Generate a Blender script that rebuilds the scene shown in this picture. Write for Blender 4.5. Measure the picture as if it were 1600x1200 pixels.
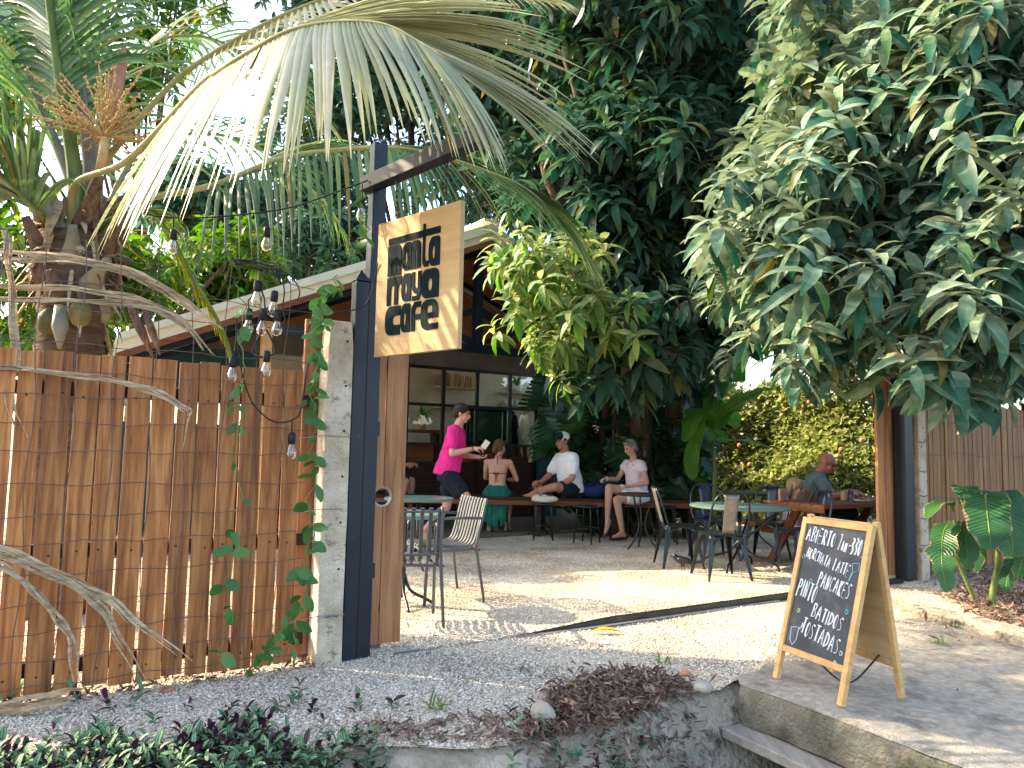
import bpy, bmesh, math, random
import numpy as np
from mathutils import Vector, Matrix, noise
R = math.radians
scene = bpy.context.scene
for _o in list(bpy.data.objects): bpy.data.objects.remove(_o)
COL = scene.collection
# ------------------------------------------------------------------ camera
FPX, ROLL, PITCH, CZ = 1155.0, 0.02, math.atan(100/1155.0), 1.25
cam = bpy.data.cameras.new('camera'); camo = bpy.data.objects.new('camera', cam); COL.objects.link(camo)
cam.sensor_width = 36; cam.lens = FPX/1600*36; cam.clip_start = .05; cam.clip_end = 600
camo.matrix_world = Matrix.Translation((0, 0, CZ)) @ Matrix.Rotation(math.pi/2+PITCH, 4, 'X') @ Matrix.Rotation(ROLL, 4, 'Z')
scene.camera = camo
# ------------------------------------------------------------------ light
SUN_EL, SUN_DIR = R(34), Vector((-.97, .243, 0)).normalized()
tosun = SUN_DIR*math.cos(SUN_EL)+Vector((0, 0, math.sin(SUN_EL)))
world = bpy.data.worlds.new('World'); scene.world = world; world.use_nodes = True
wn = world.node_tree; bgn = wn.nodes['Background']
sky = wn.nodes.new('ShaderNodeTexSky'); sky.sky_type = 'NISHITA'; sky.sun_disc = False
sky.sun_elevation = SUN_EL; sky.sun_rotation = math.atan2(SUN_DIR.x, SUN_DIR.y)
sky.air_density = 1.0; sky.dust_density = 2.4; sky.ozone_density = .8
wn.links.new(sky.outputs[0], bgn.inputs[0]); bgn.inputs[1].default_value = .15
sl = bpy.data.lights.new('sun', 'SUN'); sl.energy = 3.0; sl.angle = R(.55); sl.color = (1, .83, .57)
so = bpy.data.objects.new('sun', sl); COL.objects.link(so); so.rotation_euler = tosun.to_track_quat('Z', 'Y').to_euler()
vs = scene.view_settings; vs.view_transform = 'Standard'; vs.look = 'None'; vs.exposure = 2.35; vs.gamma = 1; vs.use_curve_mapping = False
scene.cycles.max_bounces = 8; scene.cycles.diffuse_bounces = 4; scene.cycles.transparent_max_bounces = 12
# ------------------------------------------------------------------ mapping helpers
_f = Vector((0, math.cos(PITCH), math.sin(PITCH))); _r0 = Vector((1, 0, 0)); _u0 = _r0.cross(_f)
_r = _r0*math.cos(ROLL)+_u0*math.sin(ROLL); _u = -_r0*math.sin(ROLL)+_u0*math.cos(ROLL)
CAMP = Vector((0, 0, CZ))
def ray(px, py): return _f+_r*((px-800)/FPX)+_u*((600-py)/FPX)
def at(px, py, Y): d = ray(px, py); return CAMP+d*(Y/d.y)
def gnd(px, py, z=0.): d = ray(px, py); return CAMP+d*((z-CZ)/d.z)
FO = Vector((-.93, 4.49, 0)); FU = Vector((.846, .533, 0)); FN = Vector((.533, -.846, 0))
FANG = math.atan2(.533, .846)
def F(s, t, z=0.): return FO+FU*s+FN*t+Vector((0, 0, z))
def onp(px, py, t=0.):
    d = ray(px, py); p = CAMP+d*(((FO+FN*t-CAMP).dot(FN))/d.dot(FN)); return p
def fst(p): d = p-FO; return d.dot(FU), d.dot(FN)
RF = Matrix.Rotation(FANG, 3, 'Z')
# ------------------------------------------------------------------ object helpers
def tag(o, label=None, cat=None, group=None, kind=None):
    if label: o['label'] = label
    if cat: o['category'] = cat
    if group: o['group'] = group
    if kind: o['kind'] = kind
    return o
def thing(name, label, cat, loc=(0, 0, 0), rz=0, group=None):
    o = bpy.data.objects.new(name, None); COL.objects.link(o); o.empty_display_size = .1
    o.location = loc; o.rotation_euler = (0, 0, rz)
    return tag(o, label, cat, group)
def link(name, me, parent=None, mat=None):
    o = bpy.data.objects.new(name, me); COL.objects.link(o); o.parent = parent
    if mat is not None: me.materials.clear(); me.materials.append(mat)
    return o
def copy_tree(o, parent=None):
    c = o.copy(); COL.objects.link(c); c.parent = parent
    for ch in list(o.children): copy_tree(ch, c)
    return c
class MB:
    def __init__(s): s.v = []; s.f = []
    def add(s, v, f):
        k = len(s.v); s.v += [tuple(x) for x in v]; s.f += [tuple(i+k for i in q) for q in f]; return s
    def box(s, c, d, rot=None, taper=1.0):
        v = []
        for z in (-1, 1):
            q = taper if z > 0 else 1
            for x, y in ((-1, -1), (1, -1), (1, 1), (-1, 1)):
                p = Vector((x*d[0]/2*q, y*d[1]/2*q, z*d[2]/2))
                if rot is not None: p = rot @ p
                v.append(p+Vector(c))
        return s.add(v, [(3, 2, 1, 0), (4, 5, 6, 7), (0, 1, 5, 4), (1, 2, 6, 5), (2, 3, 7, 6), (3, 0, 4, 7)])
    def beam(s, a, b, w, h=None, up=(0, 0, 1)):
        a = Vector(a); b = Vector(b); h = h or w; d = b-a; L = d.length; z = d/L
        x = Vector(up).cross(z)
        if x.length < 1e-4: x = Vector((1, 0, 0)).cross(z)
        x.normalize(); y = z.cross(x)
        return s.box((a+b)/2, (w, h, L), Matrix((x, y, z)).transposed())
    def tube(s, pts, rad, n=8, cap=True, flat=1.0):
        pts = [Vector(p) for p in pts]; m = len(pts)
        rads = rad if isinstance(rad, (list, tuple)) else [rad]*m
        k = len(s.v); x = None
        for i, p in enumerate(pts):
            t = (pts[min(i+1, m-1)]-pts[max(i-1, 0)])
            if t.length < 1e-9: t = Vector((0, 0, 1))
            t.normalize()
            if x is None:
                x = t.orthogonal().normalized()
            else:
                x = x-t*x.dot(t)
                x = x.normalized() if x.length > 1e-6 else t.orthogonal().normalized()
            y = t.cross(x)
            for j in range(n):
                a = 2*math.pi*j/n
                s.v.append(tuple(p+x*(math.cos(a)*rads[i])+y*(math.sin(a)*rads[i]*flat)))
        for i in range(m-1):
            for j in range(n):
                a = k+i*n+j; b = k+i*n+(j+1) % n
                s.f.append((a, b, b+n, a+n))
        if cap:
            s.f.append(tuple(k+j for j in range(n))[::-1]); s.f.append(tuple(k+(m-1)*n+j for j in range(n)))
        return s
    def lathe(s, prof, n=16, c=(0, 0, 0), cap=True):
        k = len(s.v); c = Vector(c); m = len(prof)
        for r_, z in prof:
            for j in range(n):
                a = 2*math.pi*j/n; s.v.append(tuple(c+Vector((math.cos(a)*r_, math.sin(a)*r_, z))))
        for i in range(m-1):
            for j in range(n):
                a = k+i*n+j; b = k+i*n+(j+1) % n; s.f.append((a, b, b+n, a+n))
        if cap:
            s.f.append(tuple(k+j for j in range(n))[::-1]); s.f.append(tuple(k+(m-1)*n+j for j in range(n)))
        return s
    def ell(s, c, r, n=10, m=7, rot=None):
        k = len(s.v); c = Vector(c)
        for i in range(m+1):
            th = math.pi*i/m
            for j in range(n):
                a = 2*math.pi*j/n
                p = Vector((math.sin(th)*math.cos(a)*r[0], math.sin(th)*math.sin(a)*r[1], math.cos(th)*r[2]))
                if rot is not None: p = rot @ p
                s.v.append(tuple(c+p))
        for i in range(m):
            for j in range(n):
                a = k+i*n+j; b = k+i*n+(j+1) % n; s.f.append((a, a+n, b+n, b))
        return s
    def prism(s, poly, h0, h1, M=None):
        """2-D polygon (x,y) extruded h0..h1 along local z, then mapped by M (4x4)"""
        k = len(s.v); n = len(poly)
        for h in (h0, h1):
            for x, y in poly:
                p = Vector((x, y, h)); s.v.append(tuple(M @ p if M is not None else p))
        s.f.append(tuple(k+i for i in range(n))[::-1]); s.f.append(tuple(k+n+i for i in range(n)))
        for i in range(n):
            j = (i+1) % n; s.f.append((k+i, k+j, k+n+j, k+n+i))
        return s
    def mesh(s, name, smooth=False):
        me = bpy.data.meshes.new(name); me.from_pydata(s.v, [], s.f)
        if smooth: me.polygons.foreach_set('use_smooth', [True]*len(me.polygons))
        me.update(); return me
    def build(s, name, mat, parent=None, smooth=False, bevel=0, seg=2):
        o = link(name, s.mesh(name, smooth), parent, mat)
        if bevel:
            b = o.modifiers.new('bevel', 'BEVEL'); b.width = bevel; b.segments = seg; b.limit_method = 'ANGLE'; b.angle_limit = R(40)
        return o
def smooth_angle(o, deg=40):
    me = o.data; me.polygons.foreach_set('use_smooth', [True]*len(me.polygons))
    try: me.set_sharp_from_angle(angle=R(deg))
    except Exception: pass
def catmull(pts, n=6):
    P = [Vector(p) for p in pts]; out = []
    for i in range(len(P)-1):
        p0 = P[max(i-1, 0)]; p1 = P[i]; p2 = P[i+1]; p3 = P[min(i+2, len(P)-1)]
        for k in range(n):
            t = k/n
            out.append(.5*((2*p1)+(p2-p0)*t+(2*p0-5*p1+4*p2-p3)*t*t+(3*p1-p0-3*p2+p3)*t**3))
    out.append(P[-1]); return out
# ------------------------------------------------------------------ materials
MATS = {}
def newmat(name):
    m = bpy.data.materials.new(name); m.use_nodes = True; nt = m.node_tree
    return m, nt, nt.nodes['Principled BSDF'], nt.nodes.new, nt.links.new
def ramp(N, stops):
    r_ = N('ShaderNodeValToRGB'); cr = r_.color_ramp
    while len(cr.elements) < len(stops): cr.elements.new(.5)
    for e, (p, c) in zip(cr.elements, stops): e.position = p; e.color = (*c, 1) if len(c) == 3 else c
    return r_
def surf(name, c1, c2, rough=.7, scale=6, bump=.15, bscale=60, stretch=(1, 1, 1), spec=.3, metal=0, vary=0., detail=6, wear=None, coord='Object', bdist=.01):
    """two-tone noise colour, fine relief, optional per-object tint and a third wear colour"""
    m, nt, B, N, L = newmat(name)
    tc = N('ShaderNodeTexCoord'); mp = N('ShaderNodeMapping'); mp.inputs['Scale'].default_value = stretch
    L(tc.outputs[coord], mp.inputs[0])
    oi = N('ShaderNodeObjectInfo'); ad = N('ShaderNodeVectorMath'); ad.operation = 'ADD'
    ml = N('ShaderNodeVectorMath'); ml.operation = 'SCALE'; ml.inputs['Scale'].default_value = 37.0
    cb = N('ShaderNodeCombineXYZ'); L(oi.outputs['Random'], cb.inputs[0]); L(oi.outputs['Random'], cb.inputs[2])
    L(cb.outputs[0], ml.inputs[0]); L(mp.outputs[0], ad.inputs[0]); L(ml.outputs[0], ad.inputs[1])
    nz = N('ShaderNodeTexNoise'); nz.inputs['Scale'].default_value = scale; nz.inputs['Detail'].default_value = detail; nz.inputs['Roughness'].default_value = .62
    L(ad.outputs[0], nz.inputs['Vector'])
    rp = ramp(N, [(.3, c1), (.7, c2)]); L(nz.outputs[0], rp.inputs[0]); out = rp.outputs[0]
    if wear:
        n2 = N('ShaderNodeTexNoise'); n2.inputs['Scale'].default_value = wear[1]; n2.inputs['Detail'].default_value = 8; n2.inputs['Roughness'].default_value = .7
        L(ad.outputs[0], n2.inputs['Vector']); r2 = ramp(N, [(wear[2], (0, 0, 0)), (wear[2]+wear[3], (1, 1, 1))]); L(n2.outputs[0], r2.inputs[0])
        mx = N('ShaderNodeMix'); mx.data_type = 'RGBA'; L(r2.outputs[0], mx.inputs[0]); L(out, mx.inputs[6]); mx.inputs[7].default_value = (*wear[0], 1); out = mx.outputs[2]
    if vary:
        hs = N('ShaderNodeHueSaturation'); mr = N('ShaderNodeMapRange'); mr.inputs[3].default_value = 1-vary; mr.inputs[4].default_value = 1+vary
        L(oi.outputs['Random'], mr.inputs[0]); L(mr.outputs[0], hs.inputs['Value']); L(out, hs.inputs['Color']); out = hs.outputs[0]
    L(out, B.inputs['Base Color'])
    B.inputs['Roughness'].default_value = rough; B.inputs['Specular IOR Level'].default_value = spec; B.inputs['Metallic'].default_value = metal
    if bump:
        nb = N('ShaderNodeTexNoise'); nb.inputs['Scale'].default_value = bscale; nb.inputs['Detail'].default_value = 5; L(ad.outputs[0], nb.inputs['Vector'])
        bp = N('ShaderNodeBump'); bp.inputs['Strength'].default_value = bump; bp.inputs['Distance'].default_value = bdist; L(nb.outputs[0], bp.inputs['Height']); L(bp.outputs[0], B.inputs['Normal'])
    MATS[name] = m; return m
def wood(name, c1, c2, c3, vary=.12, axis=2, rough=.6, grain=1.):
    """long grain along local axis, knots, per-board tint"""
    st = [22*grain, 22*grain, 22*grain]; st[axis] = 1.3*grain
    m, nt, B, N, L = newmat(name)
    tc = N('ShaderNodeTexCoord'); oi = N('ShaderNodeObjectInfo'); cb = N('ShaderNodeCombineXYZ'); ml = N('ShaderNodeVectorMath'); ml.operation = 'SCALE'; ml.inputs['Scale'].default_value = 53
    for i in range(3): L(oi.outputs['Random'], cb.inputs[i])
    L(cb.outputs[0], ml.inputs[0]); ad = N('ShaderNodeVectorMath'); L(tc.outputs['Object'], ad.inputs[0]); L(ml.outputs[0], ad.inputs[1])
    mp = N('ShaderNodeMapping'); mp.inputs['Scale'].default_value = st; L(ad.outputs[0], mp.inputs[0])
    nz = N('ShaderNodeTexNoise'); nz.inputs['Scale'].default_value = 1; nz.inputs['Detail'].default_value = 7; nz.inputs['Roughness'].default_value = .65; nz.inputs['Distortion'].default_value = .6
    L(mp.outputs[0], nz.inputs['Vector']); rp = ramp(N, [(.28, c1), (.5, c2), (.74, c3)]); L(nz.outputs[0], rp.inputs[0])
    n2 = N('ShaderNodeTexNoise'); n2.inputs['Scale'].default_value = 4; n2.inputs['Detail'].default_value = 4; L(ad.outputs[0], n2.inputs['Vector'])
    hs = N('ShaderNodeHueSaturation'); mr = N('ShaderNodeMapRange'); mr.inputs[3].default_value = 1-vary*1.4; mr.inputs[4].default_value = 1+vary*1.4
    av = N('ShaderNodeMath'); av.operation = 'MULTIPLY_ADD'; av.inputs[1].default_value = .55; L(oi.outputs['Random'], av.inputs[0])
    sc_ = N('ShaderNodeMath'); sc_.operation = 'MULTIPLY'; sc_.inputs[1].default_value = .45; L(n2.outputs[0], sc_.inputs[0]); L(sc_.outputs[0], av.inputs[2])
    L(av.outputs[0], mr.inputs[0]); L(mr.outputs[0], hs.inputs['Value']); L(rp.outputs[0], hs.inputs['Color']); L(hs.outputs[0], B.inputs['Base Color'])
    B.inputs['Roughness'].default_value = rough; B.inputs['Specular IOR Level'].default_value = .25
    bp = N('ShaderNodeBump'); bp.inputs['Strength'].default_value = .25; bp.inputs['Distance'].default_value = .004; L(nz.outputs[0], bp.inputs['Height']); L(bp.outputs[0], B.inputs['Normal'])
    MATS[name] = m; return m
def leafmat(name, c1, c2, c3=None, trans=.3, rough=.45, spec=.35, tcol=None, dust=None):
    """leaf: random tone per leaf, blotches, translucency; dust = (colour, amount) settled on the upper side"""
    m, nt, B, N, L = newmat(name)
    ge = N('ShaderNodeNewGeometry'); oi = N('ShaderNodeObjectInfo'); av = N('ShaderNodeMath'); av.operation = 'ADD'; fr_ = N('ShaderNodeMath'); fr_.operation = 'FRACT'
    L(ge.outputs['Random Per Island'], av.inputs[0]); L(oi.outputs['Random'], av.inputs[1]); L(av.outputs[0], fr_.inputs[0])
    st = [(0, c1), (.78, c2)]+([(.95, c3), (.955, c3), (.985, tuple(.35*x+y for x, y in zip(c3, (.12, .06, .015))))] if c3 else [])
    rp = ramp(N, st); L(fr_.outputs[0], rp.inputs[0]); out = rp.outputs[0]
    tc = N('ShaderNodeTexCoord'); nz = N('ShaderNodeTexNoise'); nz.inputs['Scale'].default_value = 14; nz.inputs['Detail'].default_value = 4; L(tc.outputs['Object'], nz.inputs['Vector'])
    if dust:
        sx = N('ShaderNodeSeparateXYZ'); L(ge.outputs['True Normal'], sx.inputs[0])
        ab = N('ShaderNodeMath'); ab.operation = 'ABSOLUTE'; L(sx.outputs[2], ab.inputs[0])
        m1 = N('ShaderNodeMath'); m1.operation = 'MULTIPLY'; L(ab.outputs[0], m1.inputs[0]); L(nz.outputs[0], m1.inputs[1])
        m2 = N('ShaderNodeMapRange'); m2.inputs[1].default_value = .08; m2.inputs[2].default_value = .5; m2.inputs[4].default_value = dust[1]; L(m1.outputs[0], m2.inputs[0])
        mx = N('ShaderNodeMix'); mx.data_type = 'RGBA'; L(m2.outputs[0], mx.inputs[0]); L(out, mx.inputs[6]); mx.inputs[7].default_value = (*dust[0], 1); out = mx.outputs[2]
    hs = N('ShaderNodeHueSaturation'); mr = N('ShaderNodeMapRange'); mr.inputs[3].default_value = .8; mr.inputs[4].default_value = 1.2; L(nz.outputs[0], mr.inputs[0]); L(mr.outputs[0], hs.inputs['Value']); L(out, hs.inputs['Color']); out = hs.outputs[0]
    L(out, B.inputs['Base Color']); B.inputs['Roughness'].default_value = rough; B.inputs['Specular IOR Level'].default_value = spec
    if trans:
        tr = N('ShaderNodeBsdfTranslucent'); ms = N('ShaderNodeMixShader'); ms.inputs[0].default_value = trans
        if tcol:
            tr.inputs[0].default_value = (*tcol, 1)
        else:
            h2 = N('ShaderNodeHueSaturation'); h2.inputs['Saturation'].default_value = 1.2; h2.inputs['Value'].default_value = 1.7; L(out, h2.inputs['Color']); L(h2.outputs[0], tr.inputs[0])
        o_ = nt.nodes['Material Output']; L(B.outputs[0], ms.inputs[1]); L(tr.outputs[0], ms.inputs[2]); L(ms.outputs[0], o_.inputs[0])
    MATS[name] = m; return m
def glassmat(name, col=(1, 1, 1), rough=.0, mix=.12):
    m, nt, B, N, L = newmat(name)
    tr = N('ShaderNodeBsdfTransparent'); tr.inputs[0].default_value = (*col, 1); gl = N('ShaderNodeBsdfGlossy'); gl.inputs['Roughness'].default_value = rough
    fr_ = N('ShaderNodeLayerWeight'); fr_.inputs[0].default_value = .35; ms = N('ShaderNodeMixShader'); ad = N('ShaderNodeMath'); ad.operation = 'MULTIPLY_ADD'; ad.inputs[1].default_value = .75; ad.inputs[2].default_value = mix*.3
    L(fr_.outputs['Fresnel'], ad.inputs[0]); L(ad.outputs[0], ms.inputs[0])
    L(tr.outputs[0], ms.inputs[1]); L(gl.outputs[0], ms.inputs[2]); L(ms.outputs[0], nt.nodes['Material Output'].inputs[0]); MATS[name] = m; return m

wood('fence_wood', (.12, .037, .012), (.4, .145, .043), (.64, .3, .105), vary=.28, grain=1.3)
wood('gate_wood', (.15, .06, .025), (.36, .16, .068), (.52, .27, .125), vary=.2)
wood('sign_wood', (.42, .25, .11), (.52, .33, .15), (.6, .4, .2), vary=.03, axis=0, grain=.6)
wood('frame_wood', (.45, .25, .09), (.58, .34, .13), (.66, .42, .18), vary=.06, axis=1)
wood('table_wood', (.09, .025, .01), (.19, .065, .025), (.28, .11, .045), axis=0)
wood('dark_wood', (.015, .007, .004), (.03, .013, .007), (.055, .024, .012), axis=0)
wood('ceiling_wood', (.16, .065, .025), (.24, .1, .04), (.3, .14, .06), vary=.1, axis=1)
wood('bamboo_wood', (.14, .06, .02), (.27, .125, .045), (.38, .2, .085), vary=.25)
surf('navy_steel', (.002, .005, .012), (.004, .009, .02), rough=.45, scale=4, bump=.05, spec=.45, wear=((.03, .036, .042), 14, .6, .06))
surf('black_steel', (.006, .006, .007), (.012, .013, .015), rough=.4, scale=8, bump=.03, spec=.5)
surf('grey_paint', (.06, .068, .07), (.085, .093, .093), rough=.45, scale=6, bump=.03, spec=.5)
surf('galvanised', (.28, .27, .25), (.4, .38, .35), rough=.4, scale=12, bump=.05, metal=.7)
surf('gun_metal', (.018, .024, .03), (.045, .052, .058), rough=.3, scale=8, bump=.04, metal=.75)
surf('rust_wire', (.09, .055, .04), (.16, .11, .09), rough=.7, scale=20, bump=0)
surf('concrete', (.22, .18, .125), (.5, .42, .31), rough=.95, scale=5, bump=1, bscale=38, wear=((.06, .055, .04), 6, .54, .1), bdist=.025)
surf('post_concrete', (.4, .31, .21), (.68, .56, .42), rough=.95, scale=7, bump=1, bscale=55, wear=((.2, .165, .12), 9, .56, .1), bdist=.015, vary=.05)
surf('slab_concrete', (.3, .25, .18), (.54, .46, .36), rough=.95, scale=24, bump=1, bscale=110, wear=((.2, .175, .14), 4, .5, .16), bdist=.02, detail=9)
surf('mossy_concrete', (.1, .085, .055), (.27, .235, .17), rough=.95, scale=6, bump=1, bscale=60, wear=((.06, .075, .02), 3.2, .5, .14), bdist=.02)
surf('soil', (.07, .045, .028), (.16, .11, .075), rough=1, scale=9, bump=1, bscale=70, bdist=.02)
surf('asphalt', (.04, .04, .042), (.07, .068, .066), rough=.95, scale=20, bump=.6, bscale=180)
surf('plaster', (.5, .45, .35), (.64, .58, .47), rough=.85, scale=3, bump=.15, bscale=40)
surf('beam_concrete', (.09, .08, .06), (.15, .13, .1), rough=.9, scale=3, bump=.3, bscale=30)
surf('cream_paint', (.62, .55, .4), (.74, .67, .5), rough=.5, scale=3, bump=.04, wear=((.3, .2, .13), 14, .72, .06))
surf('teal_paint', (.012, .045, .055), (.022, .07, .078), rough=.5, scale=3, bump=.05)
surf('white_cloth', (.7, .7, .7), (.82, .82, .81), rough=.9, scale=12, bump=.2, bscale=30)
surf('cream_cloth', (.62, .56, .43), (.76, .7, .56), rough=.9, scale=12, bump=.3, bscale=40)
surf('pink_cloth', (.66, .012, .2), (.78, .03, .27), rough=.85, scale=10, bump=.35, bscale=22, bdist=.02)
surf('blush_cloth', (.66, .52, .55), (.78, .64, .66), rough=.9, scale=12, bump=.3, bscale=24, bdist=.02)
surf('navy_cloth', (.006, .008, .016), (.014, .017, .03), rough=.9, scale=14, bump=.3, bscale=30)
surf('green_cloth', (.005, .085, .06), (.012, .15, .1), rough=.85, scale=10, bump=.4, bscale=18, bdist=.02)
surf('teal_cloth', (.1, .15, .16), (.16, .22, .23), rough=.9, scale=12, bump=.3, bscale=24)
surf('blue_cloth', (.01, .025, .09), (.02, .045, .15), rough=.9, scale=12, bump=.3, bscale=24)
surf('rust_cloth', (.16, .03, .018), (.24, .05, .03), rough=.9, scale=20, bump=0)
surf('skin', (.5, .26, .17), (.6, .33, .23), rough=.55, scale=9, bump=.03, spec=.35)
surf('skin_tan', (.36, .16, .095), (.45, .21, .13), rough=.55, scale=9, bump=.03, spec=.35)
surf('skin_red', (.42, .15, .11), (.5, .2, .15), rough=.5, scale=9, bump=.03, spec=.35)
surf('hair_dark', (.012, .007, .005), (.03, .017, .011), rough=.6, scale=40, bump=.5, bscale=90, stretch=(1, 1, .2))
surf('hair_brown', (.07, .035, .018), (.16, .09, .045), rough=.6, scale=40, bump=.5, bscale=90, stretch=(1, 1, .2))
surf('hair_blond', (.3, .19, .09), (.5, .36, .2), rough=.6, scale=40, bump=.5, bscale=90, stretch=(1, 1, .2))
surf('hair_grey', (.12, .1, .085), (.3, .27, .24), rough=.6, scale=40, bump=.5, bscale=90, stretch=(1, 1, .2))
surf('dark_eye', (.01, .008, .006), (.02, .015, .01), rough=.2, bump=0)
surf('lip', (.35, .11, .09), (.4, .14, .11), rough=.5, bump=0)
surf('leather', (.06, .02, .012), (.12, .045, .025), rough=.6, scale=20, bump=.1)
surf('rubber', (.012, .012, .012), (.02, .02, .02), rough=.6, bump=0)
surf('paper', (.7, .66, .55), (.78, .74, .64), rough=.9, bump=0)
surf('ceramic', (.6, .57, .5), (.7, .67, .6), rough=.3, bump=0, spec=.5)
surf('kraft', (.36, .22, .12), (.45, .3, .17), rough=.9, bump=.1, vary=.4)
surf('green_paint', (.075, .135, .115), (.12, .19, .165), rough=.35, scale=5, bump=.03, spec=.5)
surf('letter_paint', (.004, .011, .014), (.009, .02, .025), rough=.85, scale=20, bump=.02, spec=.08)
surf('slate_board', (.028, .032, .036), (.06, .066, .072), rough=.6, scale=3.5, bump=.03, wear=((.17, .18, .19), 3.0, .5, .25))
surf('chalk', (.75, .74, .72), (.9, .9, .88), rough=1, scale=60, bump=0)
surf('blue_chalk', (.2, .55, .65), (.3, .7, .8), rough=1, bump=0)
surf('yellow_chalk', (.75, .75, .3), (.85, .85, .42), rough=1, bump=0)
surf('bark', (.03, .018, .011), (.12, .078, .05), rough=.95, scale=10, bump=1, bscale=26, stretch=(1, 1, .35), bdist=.04, wear=((.32, .27, .21), 7, .6, .1))
surf('palm_bark', (.05, .028, .017), (.16, .1, .062), rough=.95, scale=9, bump=1, bscale=20, stretch=(.5, .5, 2.4), bdist=.03)
surf('palm_fibre', (.06, .03, .017), (.28, .16, .095), rough=.95, scale=22, bump=1, bscale=50, stretch=(1, 1, .22), bdist=.03, detail=9)
surf('petiole_green', (.07, .12, .02), (.16, .2, .045), rough=.4, scale=5, bump=.1, wear=((.3, .2, .12), 4, .58, .15))
surf('petiole_grey', (.14, .13, .085), (.27, .24, .16), rough=.5, scale=8, bump=.1)
surf('rachis', (.27, .25, .09), (.38, .34, .14), rough=.45, scale=8, bump=.05)
surf('coconut_husk', (.07, .07, .02), (.18, .14, .05), rough=.6, scale=6, bump=.1, vary=.3)
surf('flower_stalk', (.45, .25, .08), (.6, .38, .15), rough=.7, scale=16, bump=.1)
surf('dry_leaf', (.24, .15, .08), (.6, .44, .26), rough=.85, scale=16, bump=.8, bscale=70, stretch=(.6, 1, 3.5), vary=.2, bdist=.006, detail=9)
wood('grey_wood', (.13, .11, .09), (.25, .22, .18), (.36, .32, .27), axis=1)
surf('stone', (.3, .26, .2), (.42, .37, .29), rough=.95, scale=8, bump=.5, bscale=30)
surf('terracotta', (.4, .17, .09), (.5, .25, .15), rough=.95, scale=8, bump=.4, bscale=40)
surf('feather_black', (.004, .004, .006), (.012, .013, .018), rough=.35, scale=30, bump=.2, spec=.5)
surf('yellow_leaf', (.6, .3, .01), (.75, .42, .02), rough=.6, scale=10, bump=.1)
surf('cushion_lime', (.22, .28, .02), (.3, .38, .04), rough=.8, scale=10, bump=.2)
surf('wire_black', (.01, .01, .011), (.016, .016, .018), rough=.5, bump=0)
surf('brass', (.45, .32, .12), (.55, .4, .16), rough=.35, metal=.8, bump=0)
leafmat('leaf_fresh', (.05, .12, .02), (.12, .22, .04), trans=.3)
glassmat('glass', (1, 1, 1), 0, .1); glassmat('window_glass', (.93, .97, .95), 0, .1); glassmat('bulb_glass', (.97, .95, .9), .02, .3)
# ================================================================== SETTING
rnd = random.Random(7)
def gravelmat():
    m, nt, B, N, L = newmat('gravel')
    tc = N('ShaderNodeTexCoord'); vo = N('ShaderNodeTexVoronoi'); vo.inputs['Scale'].default_value = 62; L(tc.outputs['Object'], vo.inputs['Vector'])
    sp = N('ShaderNodeSeparateColor'); L(vo.outputs['Color'], sp.inputs[0])
    rp = ramp(N, [(0, (.3, .24, .18)), (.25, (.52, .44, .33)), (.7, (.66, .565, .44)), (1, (.77, .69, .57))]); L(sp.outputs[0], rp.inputs[0])
    n2 = N('ShaderNodeTexNoise'); n2.inputs['Scale'].default_value = 1.3; n2.inputs['Detail'].default_value = 5; L(tc.outputs['Object'], n2.inputs['Vector'])
    r2 = ramp(N, [(.34, (.55, .5, .44)), (.5, (.85, .82, .78)), (.62, (1, 1, 1))]); L(n2.outputs[0], r2.inputs[0])
    mx = N('ShaderNodeMix'); mx.data_type = 'RGBA'; mx.blend_type = 'MULTIPLY'; mx.inputs[0].default_value = 1; L(rp.outputs[0], mx.inputs[6]); L(r2.outputs[0], mx.inputs[7])
    L(mx.outputs[2], B.inputs['Base Color']); B.inputs['Roughness'].default_value = .95; B.inputs['Specular IOR Level'].default_value = .15
    iv = N('ShaderNodeMath'); iv.operation = 'SUBTRACT'; iv.inputs[0].default_value = 1; L(vo.outputs['Distance'], iv.inputs[1])
    bp = N('ShaderNodeBump'); bp.inputs['Strength'].default_value = .9; bp.inputs['Distance'].default_value = .012; L(iv.outputs[0], bp.inputs['Height']); L(bp.outputs[0], B.inputs['Normal'])
    MATS['gravel'] = m
    m, nt, B, N, L = newmat('pebble')
    ge = N('ShaderNodeNewGeometry'); rp = ramp(N, [(0, (.3, .23, .16)), (.2, (.54, .45, .34)), (.65, (.7, .6, .475)), (1, (.8, .72, .6))])
    L(ge.outputs['Random Per Island'], rp.inputs[0]); L(rp.outputs[0], B.inputs['Base Color']); B.inputs['Roughness'].default_value = .9; B.inputs['Specular IOR Level'].default_value = .2
    MATS['pebble'] = m
gravelmat()
DITCH = 1.42
def ditch_edge(s):   # t of the ragged ditch edge
    return DITCH+.05*math.sin(s*3.1)+.03*math.sin(s*7.7+1)-(.12 if s < .2 else 0)*min(1, (.2-s)/.6 if s < .2 else 0)
def ground_z(s, t):
    z = .018*noise.noise(Vector((s*.7, t*.7, 0)))+.006*noise.noise(Vector((s*3, t*3, 5)))
    if t > .55 and s < 1.7: z -= .1*max(0, (t-.9))**1.3
    return z
def grid_sheet(name, ss, ts, zf, mat, warp=None):
    v = []; f = []
    for t in ts:
        for s in ss:
            tt = warp(s, t) if warp else t
            v.append(F(s, tt, zf(s, tt)))
    n = len(ss)
    for j in range(len(ts)-1):
        for i in range(n-1):
            a = j*n+i; f.append((a, a+n, a+n+1, a+1))
    me = bpy.data.meshes.new(name); me.from_pydata([tuple(p) for p in v], [], f); me.polygons.foreach_set('use_smooth', [True]*len(f)); me.update()
    return tag(link(name, me, None, MATS[mat]), kind='structure')
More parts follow.
